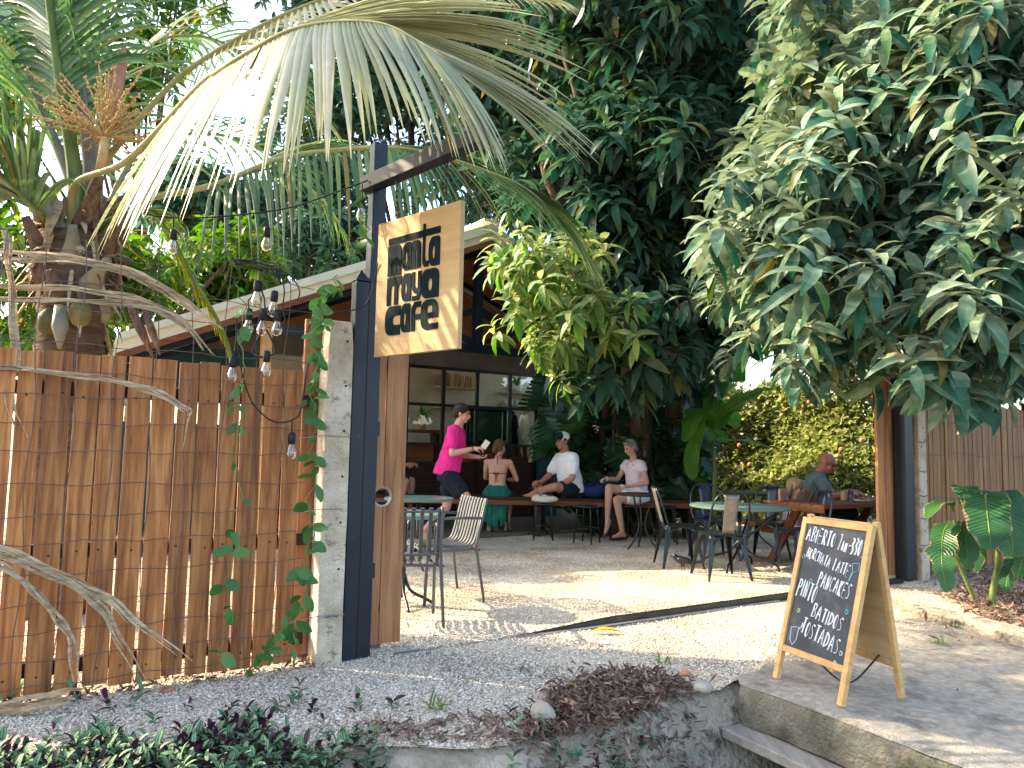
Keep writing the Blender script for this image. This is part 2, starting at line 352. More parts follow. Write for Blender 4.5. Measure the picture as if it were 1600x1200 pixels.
ss = list(np.concatenate([np.linspace(-60, -6, 14)[:-1], np.linspace(-6, 12, 181), np.linspace(12, 80, 14)[1:]]))
ts = list(np.concatenate([np.linspace(0, 1, 12), ]))
ts = list(np.concatenate([np.linspace(1.42, -8, 96), np.linspace(-8, -90, 22)[1:]]))
def warp(s, t): return t+(ditch_edge(s)-DITCH)*max(0, 1-(DITCH-t)/.6) if t > DITCH-.6 else t
ground = grid_sheet('gravel_ground', ss, ts, ground_z, 'gravel', warp)
tag(ground, 'pale crushed gravel ground running from the ditch edge into the cafe yard', 'ground')
# ditch wall, bed, road on the camera's side
def wallz(s, k): return (-.045-.1*max(0, .0)) if k == 0 else -.8
v = []; f = []; S_ = np.linspace(-12, 16, 225); K = 7
for s in S_:
    e = ditch_edge(s); z0 = ground_z(s, e)
    for k in range(K):
        q = k/(K-1); t = e-.05+.39*q+.02*noise.noise(Vector((s*2, q*3, 2))); z = z0-.012-.82*max(0, q-.1)**1.15+.02*q*noise.noise(Vector((s*3, q*4, 9)))
        v.append(tuple(F(s, t, z)))
for i in range(len(S_)-1):
    for k in range(K-1):
        a = i*K+k; f.append((a, a+1, a+K+1, a+K))
me = bpy.data.meshes.new('ditch_wall'); me.from_pydata(v, [], f); me.polygons.foreach_set('use_smooth', [True]*len(f)); me.update()
tag(link('ditch_wall', me, None, MATS['concrete']), 'weathered concrete side wall of the roadside ditch', 'wall', kind='structure')
mb = MB(); mb.add([F(-12, 1.5, -.78), F(16, 1.5, -.78), F(16, 2.9, -.78), F(-12, 2.9, -.78)], [(0, 3, 2, 1)])
tag(mb.build('ditch_bed', MATS['soil']), 'dark damp bed of the roadside ditch', 'ditch', kind='structure')
mb = MB(); mb.add([F(-12, 2.55, -.78), F(16, 2.55, -.78), F(16, 2.75, -.12), F(-12, 2.75, -.12), F(16, 40, -.12), F(-12, 40, -.12), F(60, 2.75, -.12), F(60, 40, -.12), F(-60, 2.75, -.12), F(-60, 40, -.12)], [(0, 1, 2, 3), (3, 2, 4, 5), (2, 6, 7, 4), (8, 3, 5, 9)])
tag(mb.build('road', MATS['asphalt']), 'asphalt road running past the ditch', 'road', kind='structure')
# slab bridge
def rounded_slab():
    poly = []
    s0, s1 = 1.67, 4.02
    for a in np.linspace(180, 90, 7): poly.append((s0+.12+.12*math.cos(R(a)), -(1.40-.0)-.12+.12*math.sin(R(a))))
    poly += [(2.3, -1.30), (2.9, -1.02), (3.5, -.93), (s1, -1.02), (s1, -2.9), (s0-.05, -2.9)]
    return poly[::-1]
v = []; f = []; NS, NT = 60, 50
def slab_pt(i, j):
    s = 1.66+(4.05-1.66)*i/NS; tb = 1.40 if s < 1.9 else 1.40-min(1, (s-1.9)/.9)*.42+.05*math.sin(s*5)
    if s < 1.78: tb += .09*(1-(s-1.66)/.12)**2
    t = tb+(2.95-tb)*j/NT
    return s, t
mb = MB()
for j in range(NT+1):
    for i in range(NS+1):
        s, t = slab_pt(i, j)
        w = .022*noise.noise(Vector((0, t*2.3, 3)))*max(0, 1-i/8)+.012*noise.noise(Vector((0, t*9, 1)))*max(0, 1-i/4)
        z = .02+.008*noise.noise(Vector((s*1.5, t*1.5, 4)))-(.012 if i == 0 else 0)-.06*max(0, (t-1.5))*.35
        if j == 0 and i > 6: z -= .03
        mb.v.append(tuple(F(s+w, t, z)))
n = NS+1
for j in range(NT):
    for i in range(NS): a = j*n+i; mb.f.append((a, a+n, a+n+1, a+1))
slab = thing('bridge_slab', 'weathered concrete slab bridging the ditch under the chalkboard', 'slab'); tag(slab, kind='structure')
mb.build('top_surface', MATS['slab_concrete'], slab, smooth=True)
mb2 = MB(); K = 8
for j in range(NT+1):
    base = Vector(mb.v[j*n]); s, t = slab_pt(0, j)
    for k in range(K):
        q = k/(K-1)
        p = base+Vector((0, 0, -.002-.2*q))-FU*(.02*math.sin(math.pi*q)+.014*noise.noise(Vector((q*4, t*5, 7)))+.0)
        mb2.v.append(tuple(p))
for j in range(NT):
    for k in range(K-1): a = j*K+k; mb2.f.append((a, a+1, a+K+1, a+K))
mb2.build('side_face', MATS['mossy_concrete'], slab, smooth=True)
mb3 = MB(); mb3.add([F(1.69, 1.5, -.2), F(4.05, 1.5, -.2), F(4.05, 2.95, -.24), F(1.69, 2.95, -.24)], [(0, 1, 2, 3)]); mb3.build('underside', MATS['concrete'], slab)
mb = MB(); mb.beam(F(1.6, 1.48, -.225), F(1.6, 3.0, -.27), .16, .05); wp = mb.build('formwork_plank', MATS['grey_wood'], None, bevel=.006)
tag(wp, 'weathered grey plank lying under the edge of the concrete slab', 'plank')
# kerb wall on the far side of the slab
mb = MB(); pts = [(4.12, .95), (4.1, 1.4), (3.98, 1.8), (3.9, 2.4), (3.9, 2.95)]
for s, t in pts:
    for ds, z in ((-.0, -.3), (-.03, .09), (.16, .1), (.16, -.7)): mb.v.append(tuple(F(s+ds, t, z)))
for i in range(len(pts)-1):
    for k in range(3): a = i*4+k; mb.f.append((a, a+4, a+5, a+1))
mb.f.append((0, 1, 2, 3)); tag(mb.build('kerb_wall', MATS['concrete'], None, bevel=.012), 'low concrete kerb along the right side of the slab', 'kerb')
# loose pebbles (numpy octahedra)
def pebble_field(name, pts, rmin, rmax, seed, mat='pebble', flat=.6):
    g = np.random.default_rng(seed); n = len(pts)
    base = np.array([[1, 0, 0], [0, 1, 0], [-1, 0, 0], [0, -1, 0], [0, 0, 1], [0, 0, -1]], float)
    r = g.uniform(rmin, rmax, (n, 1, 1))*np.where(g.random((n, 1, 1)) < .05, g.uniform(1.3, 2.1, (n, 1, 1)), 1)*g.uniform(.65, 1.25, (n, 6, 1)); v = base[None]*r
    v[:, :, 2] *= flat; a = g.uniform(0, 6.28, n); ca, sa = np.cos(a)[:, None], np.sin(a)[:, None]
    x = v[:, :, 0]*ca-v[:, :, 1]*sa; y = v[:, :, 0]*sa+v[:, :, 1]*ca
    v = np.stack([x, y, v[:, :, 2]+g.normal(0, .25, (n, 1))*x], -1)+np.asarray(pts)[:, None, :]
    fc = np.array([[0, 1, 4], [1, 2, 4], [2, 3, 4], [3, 0, 4], [1, 0, 5], [2, 1, 5], [3, 2, 5], [0, 3, 5]])
    fa = (fc[None]+np.arange(n)[:, None, None]*6).reshape(-1, 3)
    me = bpy.data.meshes.new(name); me.vertices.add(n*6); me.vertices.foreach_set('co', v.reshape(-1)); me.loops.add(len(fa)*3); me.loops.foreach_set('vertex_index', fa.reshape(-1).astype(np.int32))
    me.polygons.add(len(fa)); me.polygons.foreach_set('loop_start', np.arange(0, len(fa)*3, 3, dtype=np.int32)); me.polygons.foreach_set('loop_total', np.full(len(fa), 3, dtype=np.int32)); me.update(calc_edges=True)
    return link(name, me, None, MATS[mat])
P = []
rr_ = random.Random(3)
while len(P) < 95000:
    px = rr_.uniform(-10, 1610); py = 1000-260*rr_.random()**1.6+200*rr_.random() if rr_.random() < .6 else rr_.uniform(880, 1195)
    if py < 850: continue
    p = gnd(px, py); s, t = fst(p)
    if t > ditch_edge(s)-.02: continue
    tb = 1.40 if s < 1.9 else 1.40-min(1, (s-1.9)/.9)*.42
    if 1.66 < s < 4.1 and t > tb and rr_.random() > .035*max(0, 1-(t-tb)/.5)*6: continue
    zz = ground_z(s, t)+rr_.uniform(-.002, .004)
    if 1.66 < s < 4.1 and t > tb: zz = .026-.02*max(0, t-1.5)
    P.append((p.x, p.y, zz))
pg = pebble_field('loose_gravel', P, .004, .0095, 5)
tag(pg, 'loose pale crushed stones lying over the yard and driveway', 'gravel', kind='stuff')

# ================================================================== LEFT FENCE
fence = thing('plank_fence', 'brown upright plank fence left of the gate post with bright gaps', 'fence', F(-1.2, 0, 0), FANG)
edges = [-2.09, -1.965, -1.84, -1.733, -1.619, -1.496, -1.381, -1.261, -1.141, -1.019, -.91, -.797, -.685, -.565, -.45, -.3]
for i in range(len(edges)-1):
    a, b = edges[i]+.0045+rnd.uniform(-.001, .002), edges[i+1]-.0045+rnd.uniform(-.003, .001)
    lean = rnd.uniform(-.004, .004); top = 1.68+rnd.uniform(-.008, .008); bot = .03+rnd.uniform(-.012, .012)
    if i == len(edges)-2: b = -.345
    mb = MB(); poly = []
    nn = 9
    L_ = [(a+lean*(k/nn-.5)*2+rnd.uniform(-.0013, .0013), bot+(top-bot)*k/nn) for k in range(nn+1)]
    R_ = [(b+lean*(k/nn-.5)*2+rnd.uniform(-.0013, .0013), bot+(top-bot)*k/nn) for k in range(nn+1)]
    cx = (a+b)/2
    poly = [(x-cx, z) for x, z in R_] + [(x-cx, z) for x, z in L_[::-1]]
    y0 = rnd.uniform(-.003, .003)
    mb.prism(poly, y0-.011, y0+.011, Matrix(((1, 0, 0, 0), (0, 0, -1, 0), (0, 1, 0, 0), (0, 0, 0, 1))))
    o = mb.build('plank', MATS['fence_wood'], fence, bevel=.002, seg=1); o.location = (cx+1.2, 0, 0); o.rotation_euler = (rnd.uniform(-.004, .004), 0, 0)
    for zz in (1.47, .69, .12):
        sc = MB().ell((cx+1.2+rnd.uniform(-.02, .02), -.0135, zz+rnd.uniform(-.012, .012)), (.006, .002, .006), 7, 4).build('screw', MATS['black_steel'], fence)
for zz in (1.5, .7, .14):
    MB().box((-.0, .045, zz), (1.85, .05, .07)).build('rail', MATS['dark_wood'], fence)
# concrete post
cp = thing('concrete_post', 'pale square concrete fence post with drilled holes beside the navy gate post', 'post', F(-.155, .02, 0), FANG)
mb = MB(); W = .078
for k in range(15):
    q = k/14; z = 2.03*q-.05
    for x, y in ((-W, -W), (W, -W), (W, W), (-W, W)):
        ch = .86 if k == 14 else 1
        mb.v.append((x*ch+.004*noise.noise(Vector((q*9, x*30, 1))), y*ch+.004*noise.noise(Vector((q*9, y*30, 4))), z))
for k in range(14):
    for j in range(4): a = k*4+j; b = k*4+(j+1) % 4; mb.f.append((a, b, b+4, a+4))
mb.f.append((56, 57, 58, 59)); mb.build('shaft', MATS['post_concrete'], cp, bevel=.012)
for k in range(7):
    MB().lathe([(.007, -.004), (.007, .004)], 8).build('bolt_hole', MATS['rubber'], cp).matrix_local = Matrix.Translation((.035, -W-.001, .27+k*.265)) @ Matrix.Rotation(math.pi/2, 4, 'X')
for zz, w in ((1.3, 1), (.88, .6), (.28, 1)):
    mb = MB(); mb.tube([(-W-.16, -W-.006, zz-.02), (-W-.004, -W-.006, zz), (W*w, -W-.007, zz-.004*w)], .0025, 6); 
    if zz < .5:
        mb.tube([(-.02+.012*math.cos(a*2.2), -W-.008+.006*math.sin(a*2.2), zz+.0015*a-.012) for a in range(14)], .003, 5); mb.tube([(-.05+.008*k, -W-.01-.006*(k % 2), zz-.006*(k % 3)) for k in range(12)], .0028, 5)
    mb.build('tie_wire', MATS['galvanised'], cp)
# wire mesh panel in front of the planks
wm = thing('wire_mesh', 'rusty wire mesh panel standing in front of the plank fence', 'wire mesh', F(-1.2, .06, 0), FANG)
for k, zz in enumerate((.08, .2, .33, .46, .6, .75, .88, 1.03, 1.19, 1.33, 1.46, 1.58, 1.72, 1.9, 2.05, 2.2)):
    pts = [(-.98+1.86*q/22, .006*math.sin(q*1.7+k), zz+.008*math.sin(q*1.1+k*2)+.003*math.sin(q*3.1+k)+(-.012 if zz > 1.9 else 0)*q/6) for q in range(23)]
    MB().tube(pts, .0023, 5).build('horizontal_wire', MATS['rust_wire'], wm)
for k, s in enumerate((-.95, -.78, -.62, -.46, -.29, -.12, .06, .23, .41, .58, .73)):
    pts = [(s+.012*math.sin(q*1.3+k)+.03*(q/14-.5)*(.3*math.sin(k*2)), .006*math.cos(q*2+k), .03+(2.22 if k > 0 else 2.2)*q/14) for q in range(15)]
    MB().tube(pts, .0026, 5).build('vertical_wire', MATS['rust_wire'], wm)

# ================================================================== GATE POSTS, SLIDING GATE, TRACK
gp = thing('gate_post', 'navy painted steel gate post pair with sign arm at the entrance', 'post', F(0, 0, 0), FANG)
MB().box((-.026, -.03, 1.1), (.086, .086, 2.28)).build('short_post', MATS['navy_steel'], gp, bevel=.006)
mb = MB(); mb.add([(-.073, -.077, 2.243), (.021, -.077, 2.243), (.021, .017, 2.243), (-.073, .017, 2.243), (-.026, -.03, 2.32)], [(0, 1, 4), (1, 2, 4), (2, 3, 4), (3, 0, 4), (3, 2, 1, 0)]); mb.build('pyramid_cap', MATS['navy_steel'], gp)
MB().box((.063, -.02, 1.5), (.088, .088, 3.27)).build('tall_post', MATS['navy_steel'], gp, bevel=.006)
A0, A1 = at(588, 283, 4.42), at(758, 232, 3.72); A1.z = A0.z+.005
ad_ = (A1-A0).normalized()
arm = MB(); arm.beam(A0-ad_*.12, A1, .085, .09); ao = arm.build('sign_arm', MATS['navy_steel'], None, bevel=.004); ao.parent = gp; ao.matrix_parent_inverse = Matrix.Translation(gp.location).to_4x4() and (Matrix.Translation(gp.location) @ Matrix.Rotation(FANG, 4, 'Z')).inverted()
mb = MB(); 
for zz in (2.15, 1.35, .5): mb2 = MB().box((.117, -.03, zz), (.02, .03, .09)).build('hinge_bracket', MATS['navy_steel'], gp, bevel=.003)
# leaf of the sliding gate poking out behind the post: two boards, semicircular finger notches
gate = thing('sliding_gate', 'brown plank sliding gate leaf with round finger hole behind the navy post', 'gate', F(.1, -.1, 0), FANG)
MX = Matrix(((1, 0, 0, 0), (0, 0, -1, 0), (0, 1, 0, 0), (0, 0, 0, 1)))
hz, hr = .93, .062
xs = [-.42, -.29, -.155, -.02, .115, .265]
for i in range(5):
    a, b = xs[i]+.004, xs[i+1]-.004
    poly = [(a, .03), (b, .03)]
    cx = .115
    if i == 3: poly += [(b, hz-hr)]+[(cx-.004+hr*math.cos(R(q)), hz+hr*math.sin(R(q))) for q in range(260, 99, -16)]+[(b, hz+hr)]
    poly += [(b, 2.0), (a, 2.0)]
    if i == 4: poly += [(a, hz+hr)]+[(cx+.004+hr*math.cos(R(q)), hz+hr*math.sin(R(q))) for q in range(80, -81, -16)]+[(a, hz-hr)]
    MB().prism(poly, -.014, .014, MX).build('plank', MATS['gate_wood'], gate, bevel=.002, seg=1)
mb = MB(); prof = []
mb.tube([(.115+hr*1.0*math.cos(R(q)), -.0, hz+hr*math.sin(R(q))) for q in range(0, 361, 15)], .011, 6, cap=False); mb.build('hole_ring', MATS['brass'] if False else MATS['galvanised'], gate, smooth=True)
for zz in (.25, 1.75): MB().box((-.08, .035, zz), (.66, .04, .08)).build('rail', MATS['navy_steel'], gate)
for x in (.1, -.35): MB().lathe([(.0, -.012), (.035, -.012), (.03, 0), (.035, .012), (0, .012)], 14, cap=False).build('wheel', MATS['rust_wire'], gate).matrix_local = Matrix.Translation((x, 0, .03)) @ Matrix.Rotation(math.pi/2, 4, 'X')
# right side: post, gate leaf, concrete post, slat fence
gp2 = thing('gate_post', 'navy steel gate post at the right end of the entrance', 'post', F(5.86, 0, 0), FANG)
MB().box((0, 0, 1.0), (.15, .13, 2.1)).build('shaft', MATS['navy_steel'], gp2, bevel=.006)
MB().box((-.02, -.07, 1.85), (.08, .02, .22)).build('latch_plate', MATS['black_steel'], gp2, bevel=.003)
gt2 = thing('sliding_gate', 'orange brown plank gate leaf beside the right navy post', 'gate', F(5.66, -.09, 0), FANG)
for i in range(4): MB().box((-.06+.145*i, 0, 1.05), (.137, .03, 2.02)).build('plank', MATS['gate_wood'], gt2, bevel=.002, seg=1)
for zz in (.3, 1.8): MB().box((.15, .04, zz), (.55, .04, .08)).build('rail', MATS['navy_steel'], gt2)
MB().box((.15, 0, .03), (.58, .045, .03)).build('bottom_rail', MATS['post_concrete'], gt2)
cp2 = thing('concrete_post', 'stained concrete fence post beside the right navy gate post', 'post', F(6.07, .02, 0), FANG)
MB().box((0, 0, .93), (.15, .14, 1.9), taper=.95).build('shaft', MATS['post_concrete'], cp2, bevel=.012)
for zz in (.35, .62, .85, 1.1, 1.4): MB().tube([(-.078, -.072, zz), (0, -.075, zz-.012), (.076, -.072, zz+.006)], .004, 5).build('tie_wire', MATS['black_steel'], cp2)
sf = thing('slat_fence', 'narrow brown upright slat fence right of the entrance', 'fence', F(6.2, -.01, 0), FANG)
s = .0
while s < 2.35:
    w = rnd.uniform(.055, .085); g = rnd.choice((.003, .004, .006, .012))
    MB().box((0, 0, .93+rnd.uniform(-.01, .01)), (w, .018, 1.8)).build('slat', MATS['bamboo_wood'], sf, bevel=.002, seg=1).location = (s+w/2, rnd.uniform(-.006, .006), 0); s += w+g
for zz in (.35, 1.0, 1.62): MB().box((1.17, .04, zz), (2.36, .04, .06)).build('rail', MATS['dark_wood'], sf)
for zz in (.8, 1.28, 1.62): MB().tube([(2.35*q/12, -.014, zz+.02*math.sin(q*1.3+zz*7)) for q in range(13)], .003, 5).build('wire', MATS['black_steel'], sf)
MB().box((2.42, 0, .95), (.1, .1, 1.95)).build('end_post', MATS['dark_wood'], sf, bevel=.004)
# track
tr = thing('gate_track', 'dark steel gate track half buried in the gravel across the entrance', 'track', F(0, 0, 0), FANG)
mb = MB()
for k in range(26):
    q = k/25; s = 1.05+4.6*q; h = .05*min(1, max(.05, (s-1.05)/.9))
    for y, z in ((-.02, -.05), (-.02, h), (.02, h), (.02, -.05)): mb.v.append((s, y-.07+.004*math.sin(s*2), z))
for k in range(25):
    for j in range(3): a = k*4+j; mb.f.append((a, a+4, a+5, a+1))
mb.build('rail_bar', MATS['gun_metal'], tr)
MB().box((2.0, -.093, .006), (3.5, .04, .012)).build('base_strip', MATS['galvanised'], tr)
# ================================================================== HANGING SIGN
SL, SR = at(595, 351, 4.33), at(724, 314, 3.86)
stop = (SL.z+SR.z)/2; sbot = stop-.80
sdir = Vector((SR.x-SL.x, SR.y-SL.y, 0)); SW = sdir.length; sdir.normalize(); SH = stop-sbot
sang = math.atan2(sdir.y, sdir.x)
sign = thing('hanging_sign', 'square plywood sign hanging on chains from the navy arm, dark lettering', 'sign', (SL.x, SL.y, sbot), sang)
bd = MB().box((SW/2, 0, SH/2), (SW, .032, SH)).build('board', MATS['sign_wood'], sign, bevel=.002, seg=1)
def rrect(x0, y0, x1, y1, tl=0, tr=0, br=0, bl=0, n=6):
    out = []
    for cx, cy, r_, a0 in ((x1-tr, y1-tr, tr, 90), (x0+tl, y1-tl, tl, 180), (x0+bl, y0+bl, bl, 270), (x1-br, y0+br, br, 360)):
        a_ = {90: (0, 90), 180: (90, 180), 270: (180, 270), 360: (270, 360)}[a0]
        if r_ < 1e-6: out.append((cx, cy)); continue
        for k in range(n+1): a = R(a_[0]+(a_[1]-a_[0])*k/n); out.append((cx+r_*math.cos(a), cy+r_*math.sin(a)))
    return out
def oval(cx, cy, rx, ry, n=20): return [(cx+rx*math.cos(2*math.pi*k/n), cy+ry*math.sin(2*math.pi*k/n)) for k in range(n)]
GL = {
 'm': [rrect(0, 0, 1, 1, 0, .25)[:], rrect(.29, -.01, .355, .6, .03, .03), rrect(.645, -.01, .71, .6, .03, .03)],
 'a': [rrect(0, 0, 1, 1, .4, .15, 0, .4), oval(.46, .46, .13, .24)],
 'n': [rrect(0, 0, 1, 1, .0, .35), rrect(.43, -.01, .57, .7, .07, .07)],
 't': [[(.25, 1.5), (.5, 1.5), (.5, .35), (.6, .2), (.95, .2), (.95, 0), (.5, 0), (.3, .1), (.25, .25)]],
 'A': [rrect(0, 0, 1, 1, .28, .28, 0, .28), oval(.5, .46, .13, .22)],
 'r': [[(0, 0), (.55, 0), (.55, .55), (.66, .7), (1, .7), (1, 1), (.62, 1), (.55, .95), (.55, 1), (0, 1)]],
 'y': [[(0, 1), (.3, 1), (.3, .55), (.4, .42), (.65, .42), (.65, 1), (1, 1), (1, .2), (.82, 0), (.1, 0), (.1, .16), (.55, .16), (.65, .25), (.3, .25), (.08, .4), (0, .55)]],
 'c': [rrect(0, 0, 1, 1, .35, 0, 0, .35)[1:-1]+[(1, 0), (1, .34), (.6, .34), (.5, .42), (.5, .58), (.6, .66), (1, .66), (1, 1)]],
 'f': [[(.1, 0), (.45, 0), (.45, .38), (.95, .38), (.95, .56), (.45, .56), (.45, .7), (.55, .8), (1, .8), (1, 1), (.4, 1), (.1, .78)]],
 'e': [rrect(0, 0, 1, 1, .35, .35, 0, .35)[:-1]+[(1, 0), (1, .2), (.5, .2), (.38, .27), (.38, .38), (1, .38)], rrect(.36, .56, .68, .8, .1, .1, 0, 0)],
}
def flat_shape(name, loops, mat, parent, depth=.003):
    cu = bpy.data.curves.new(name, 'CURVE'); cu.dimensions = '2D'; cu.fill_mode = 'BOTH'; cu.extrude = depth
    for lp in loops:
        sp = cu.splines.new('POLY'); sp.points.add(len(lp)-1); sp.use_cyclic_u = True
        for p, (x, y) in zip(sp.points, lp): p.co = (x, y, 0, 1)
    tmp = bpy.data.objects.new('tmp', cu); COL.objects.link(tmp)
    me = bpy.data.meshes.new_from_object(tmp.evaluated_get(bpy.context.evaluated_depsgraph_get())); bpy.data.objects.remove(tmp); me.name = name
    o = link(name, me, parent, mat); return o
# glyph slots: (glyph, u0, u1, v0, v1), v down from the top edge
SLOTS = [('m', .15, .32, .195, .42), ('a', .33, .447, .2, .4), ('n', .455, .56, .2, .4), ('t', .555, .66, .2, .405), ('a', .652, .78, .205, .41),
         ('r', .15, .24, .43, .635), ('r', .245, .33, .43, .635), ('a', .335, .452, .425, .625), ('y', .46, .575, .425, .63), ('A', .582, .78, .425, .63),
         ('c', .14, .33, .645, .855), ('a', .335, .452, .64, .845), ('f', .455, .58, .64, .845), ('e', .582, .78, .64, .85)]
def put_on_sign(o): o.matrix_local = Matrix.Translation((0, -.0185, 0)) @ Matrix.Rotation(math.pi/2, 4, 'X')
for g, u0, u1, v0, v1 in SLOTS:
    x0, x1, y0, y1 = u0*SW, u1*SW, (1-v1)*SH, (1-v0)*SH
    put_on_sign(flat_shape('letter', [[(x0+(x1-x0)*a, y0+(y1-y0)*b) for a, b in lp] for lp in GL[g]], MATS['letter_paint'], sign))
put_on_sign(flat_shape('letter_bar', [[(.15*SW, .812*SH), (.78*SW, .812*SH), (.78*SW, .86*SH), (.15*SW, .86*SH)]], MATS['letter_paint'], sign))
for q in (.2, .8):
    mb = MB(); top = A0.z-.05; x = SW*q
    zz = SH; k = 0; wpt = Vector((SL.x, SL.y, 0))+sdir*x; L_ = top-stop
    nl = 7
    for k in range(nl):
        c = SH+L_*(k+.5)/nl; h = L_/nl*.75
        ring = [(x+(.008*math.cos(a) if k % 2 else 0), (0 if k % 2 else .008*math.cos(a)), c+h*math.sin(a)) for a in np.linspace(0, 2*math.pi, 11)]
        mb.tube(ring, .0028, 5, cap=False)
    mb.build('chain', MATS['black_steel'], sign)

# ================================================================== CAFE BUILDING
EV, AP, RT = -.93, 3.83, -5.0            # eave, apex, front plane of the roof
EZ, AZ = 2.24, 4.3; RE = 6.75; SLP = (AZ-EZ)/(AP-EV); REZ = AZ-SLP*(RE-AP)
cafe = thing('cafe_building', 'open fronted cafe building with cream edged gable roof and glazed wall', 'building', F(0, 0, 0), FANG)
def C(s, t, z): return (s, -t, z)      # local coordinates of the building
MR = -8.0
for sg in (-1, 1):
    e = EV if sg < 0 else RE; EZ_ = EZ if sg < 0 else REZ
    mb = MB()  # roofing sheet with ribs
    N_ = 34
    for k in range(N_+1):
        t = RT+.06+(MR-RT)*k/N_
        for q in range(2):
            pass
    zt = .13
    t0, t1 = RT+.08, MR
    prof = []
    tt = t0
    while tt > t1:
        prof += [(tt, 0), (tt-.14, 0), (tt-.16, .03), (tt-.2, .03), (tt-.22, 0)]; tt -= .22
    for t, h in prof:
        mb.v.append(C(e+sg*.06, t, EZ_+zt+h-SLP*.06)); mb.v.append(C(AP, t, AZ+zt+h))
    for k in range(len(prof)-1): a = 2*k; mb.f.append((a, a+2, a+3, a+1) if sg < 0 else (a+1, a+3, a+2, a))
    mb.build('roof_sheet', MATS['cream_paint'], cafe)
    # rake fascia (front) and eave fascia
    mb = MB(); M0 = [(e+sg*.05, EZ_-.02), (AP, AZ+.02), (AP, AZ+.27), (e+sg*.05, EZ_+.2)]
    mb.prism(M0, 0, .03, Matrix(((1, 0, 0, 0), (0, 0, -1, -RT), (0, 1, 0, 0), (0, 0, 0, 1)))); mb.build('rake_fascia', MATS['cream_paint'], cafe)
    mb = MB(); M0 = [(e+sg*.05, EZ_-.1), (AP, AZ-.06), (AP, AZ+.018), (e+sg*.05, EZ_-.022)]
    mb.prism(M0, 0, .05, Matrix(((1, 0, 0, 0), (0, 0, -1, -RT+.015), (0, 1, 0, 0), (0, 0, 0, 1)))); mb.build('rake_trim', MATS['table_wood'], cafe)
    mb = MB(); mb.box(C(e+sg*.03, (RT+MR)/2, EZ_+.07), (.03, RT-MR-.1, .22)); mb.build('eave_fascia', MATS['cream_paint'], cafe)
    # ceiling boards (fine grooves) under the sheet, running down the slope
    mb = MB(); t = RT-.06
    while t > -7.8:
        mb.beam(C(e+sg*.0, t-.055, EZ_-.0), C(AP, t-.055, AZ-.0), .108, .02, up=(0, 1, 0)); t -= .115
    tag(mb.build('ceiling_boards', MATS['ceiling_wood'], cafe), kind='stuff')
    # rafters
    for t in (-5.35, -6.7, -7.8):
        MB().beam(C(e+sg*.02, t, EZ_-.09), C(AP, t, AZ-.09), .1, .14, up=(0, 1, 0)).build('rafter', MATS['navy_steel'], cafe)
MB().beam(C(AP, RT+.05, AZ+.3), C(AP, MR, AZ+.3), .3, .04).build('ridge_cap', MATS['cream_paint'], cafe)
# truss in the front
TT = -5.35
def mem(a, b, w=.09): MB().beam(C(a[0], TT+.0, a[1]), C(b[0], TT, b[1]), w, w, up=(0, 1, 0)).build('truss_member', MATS['navy_steel'], cafe)
mem((AP, 2.78), (AP, AZ-.12), .12)
MB().beam(C(EV+.9, TT+.03, 2.72), C(RE-.1, TT+.03, 2.72), .12, .1, up=(0, 1, 0)).build('bottom_chord', MATS['navy_steel'], cafe)
for sg in (-1, 1):
    mem((AP+sg*.07, 3.3), (AP+sg*1.55, 2.78)); mem((AP+sg*.07, 2.82), (AP+sg*.72, 3.05), .07); mem((AP+sg*1.3, 2.82), (AP+sg*1.3, AZ-1.3*SLP-.16), .08)
# posts of the veranda
for s, zt in ((.72, 2.8), (6.45, 2.75)):
    MB().box(C(s, -5.3, zt/2), (.12, .12, zt)).build('veranda_post', MATS['frame_wood'] if s < 2 else MATS['navy_steel'], cafe, bevel=.005)
# glazed front wall
GT = -6.8
G0, G1 = .35, 4.75
MB().box(C((EV+RE)/2, GT-.05, 2.72), (RE-EV-.6, .16, .3)).build('lintel_beam', MATS['beam_concrete'], cafe)
mb = MB(); mb.add([C(EV+.5, GT-.05, 2.87), C(RE-.5, GT-.05, 2.87), C(AP, GT-.05, AZ-.12)], [(0, 1, 2)]); mb.build('gable_infill', MATS['ceiling_wood'], cafe)
vb = [1.9, 2.65, 3.36, 4.02, 4.67, 5.34, 5.9]
def bar(name, a, b, w=.055): MB().beam(C(a[0], GT, a[1]), C(b[0], GT, b[1]), w, .06, up=(0, 1, 0)).build(name, MATS['black_steel'], cafe)
for s in vb: bar('mullion', (s, .35), (s, 2.57))
hb = [2.56, 1.94, 1.29]
for z in hb: MB().beam(C(vb[0], GT+.005, z), C(vb[-1], GT+.005, z), .06, .05, up=(0, 0, 1)).build('transom', MATS['black_steel'], cafe)
for i in range(len(vb)-1):
    for j in range(2):
        if (i, j) in ((9, 9),): continue
        MB().box(C((vb[i]+vb[i+1])/2, GT-.01, (hb[j]+hb[j+1])/2), (vb[i+1]-vb[i]-.06, .006, hb[j]-hb[j+1]-.06)).build('pane', MATS['window_glass'], cafe)
MB().box(C(3.2, GT-.02, .5), (5.4, .1, 1.0)).build('low_wall', MATS['dark_wood'], cafe)
# teal wall left with windows
MB().box(C(.1, GT-.06, 2.28), (1.9, .1, .58)).build('side_wall', MATS['teal_paint'], cafe)
MB().box(C(-.2, GT-.06, .75), (2.0, .1, 1.5)).build('side_wall', MATS['teal_paint'], cafe)
for k in range(5):
    MB().box(C(-.75+.42*k, GT, 1.75), (.05, .06, .5)).build('mullion', MATS['black_steel'], cafe)
    if k < 4: MB().box(C(-.54+.42*k, GT-.03, 1.75), (.36, .006, .46)).build('pane', MATS['window_glass'], cafe)
MB().box(C(6.12, GT+.02, 1.3), (.42, .16, 2.6)).build('corner_column', MATS['teal_paint'], cafe)
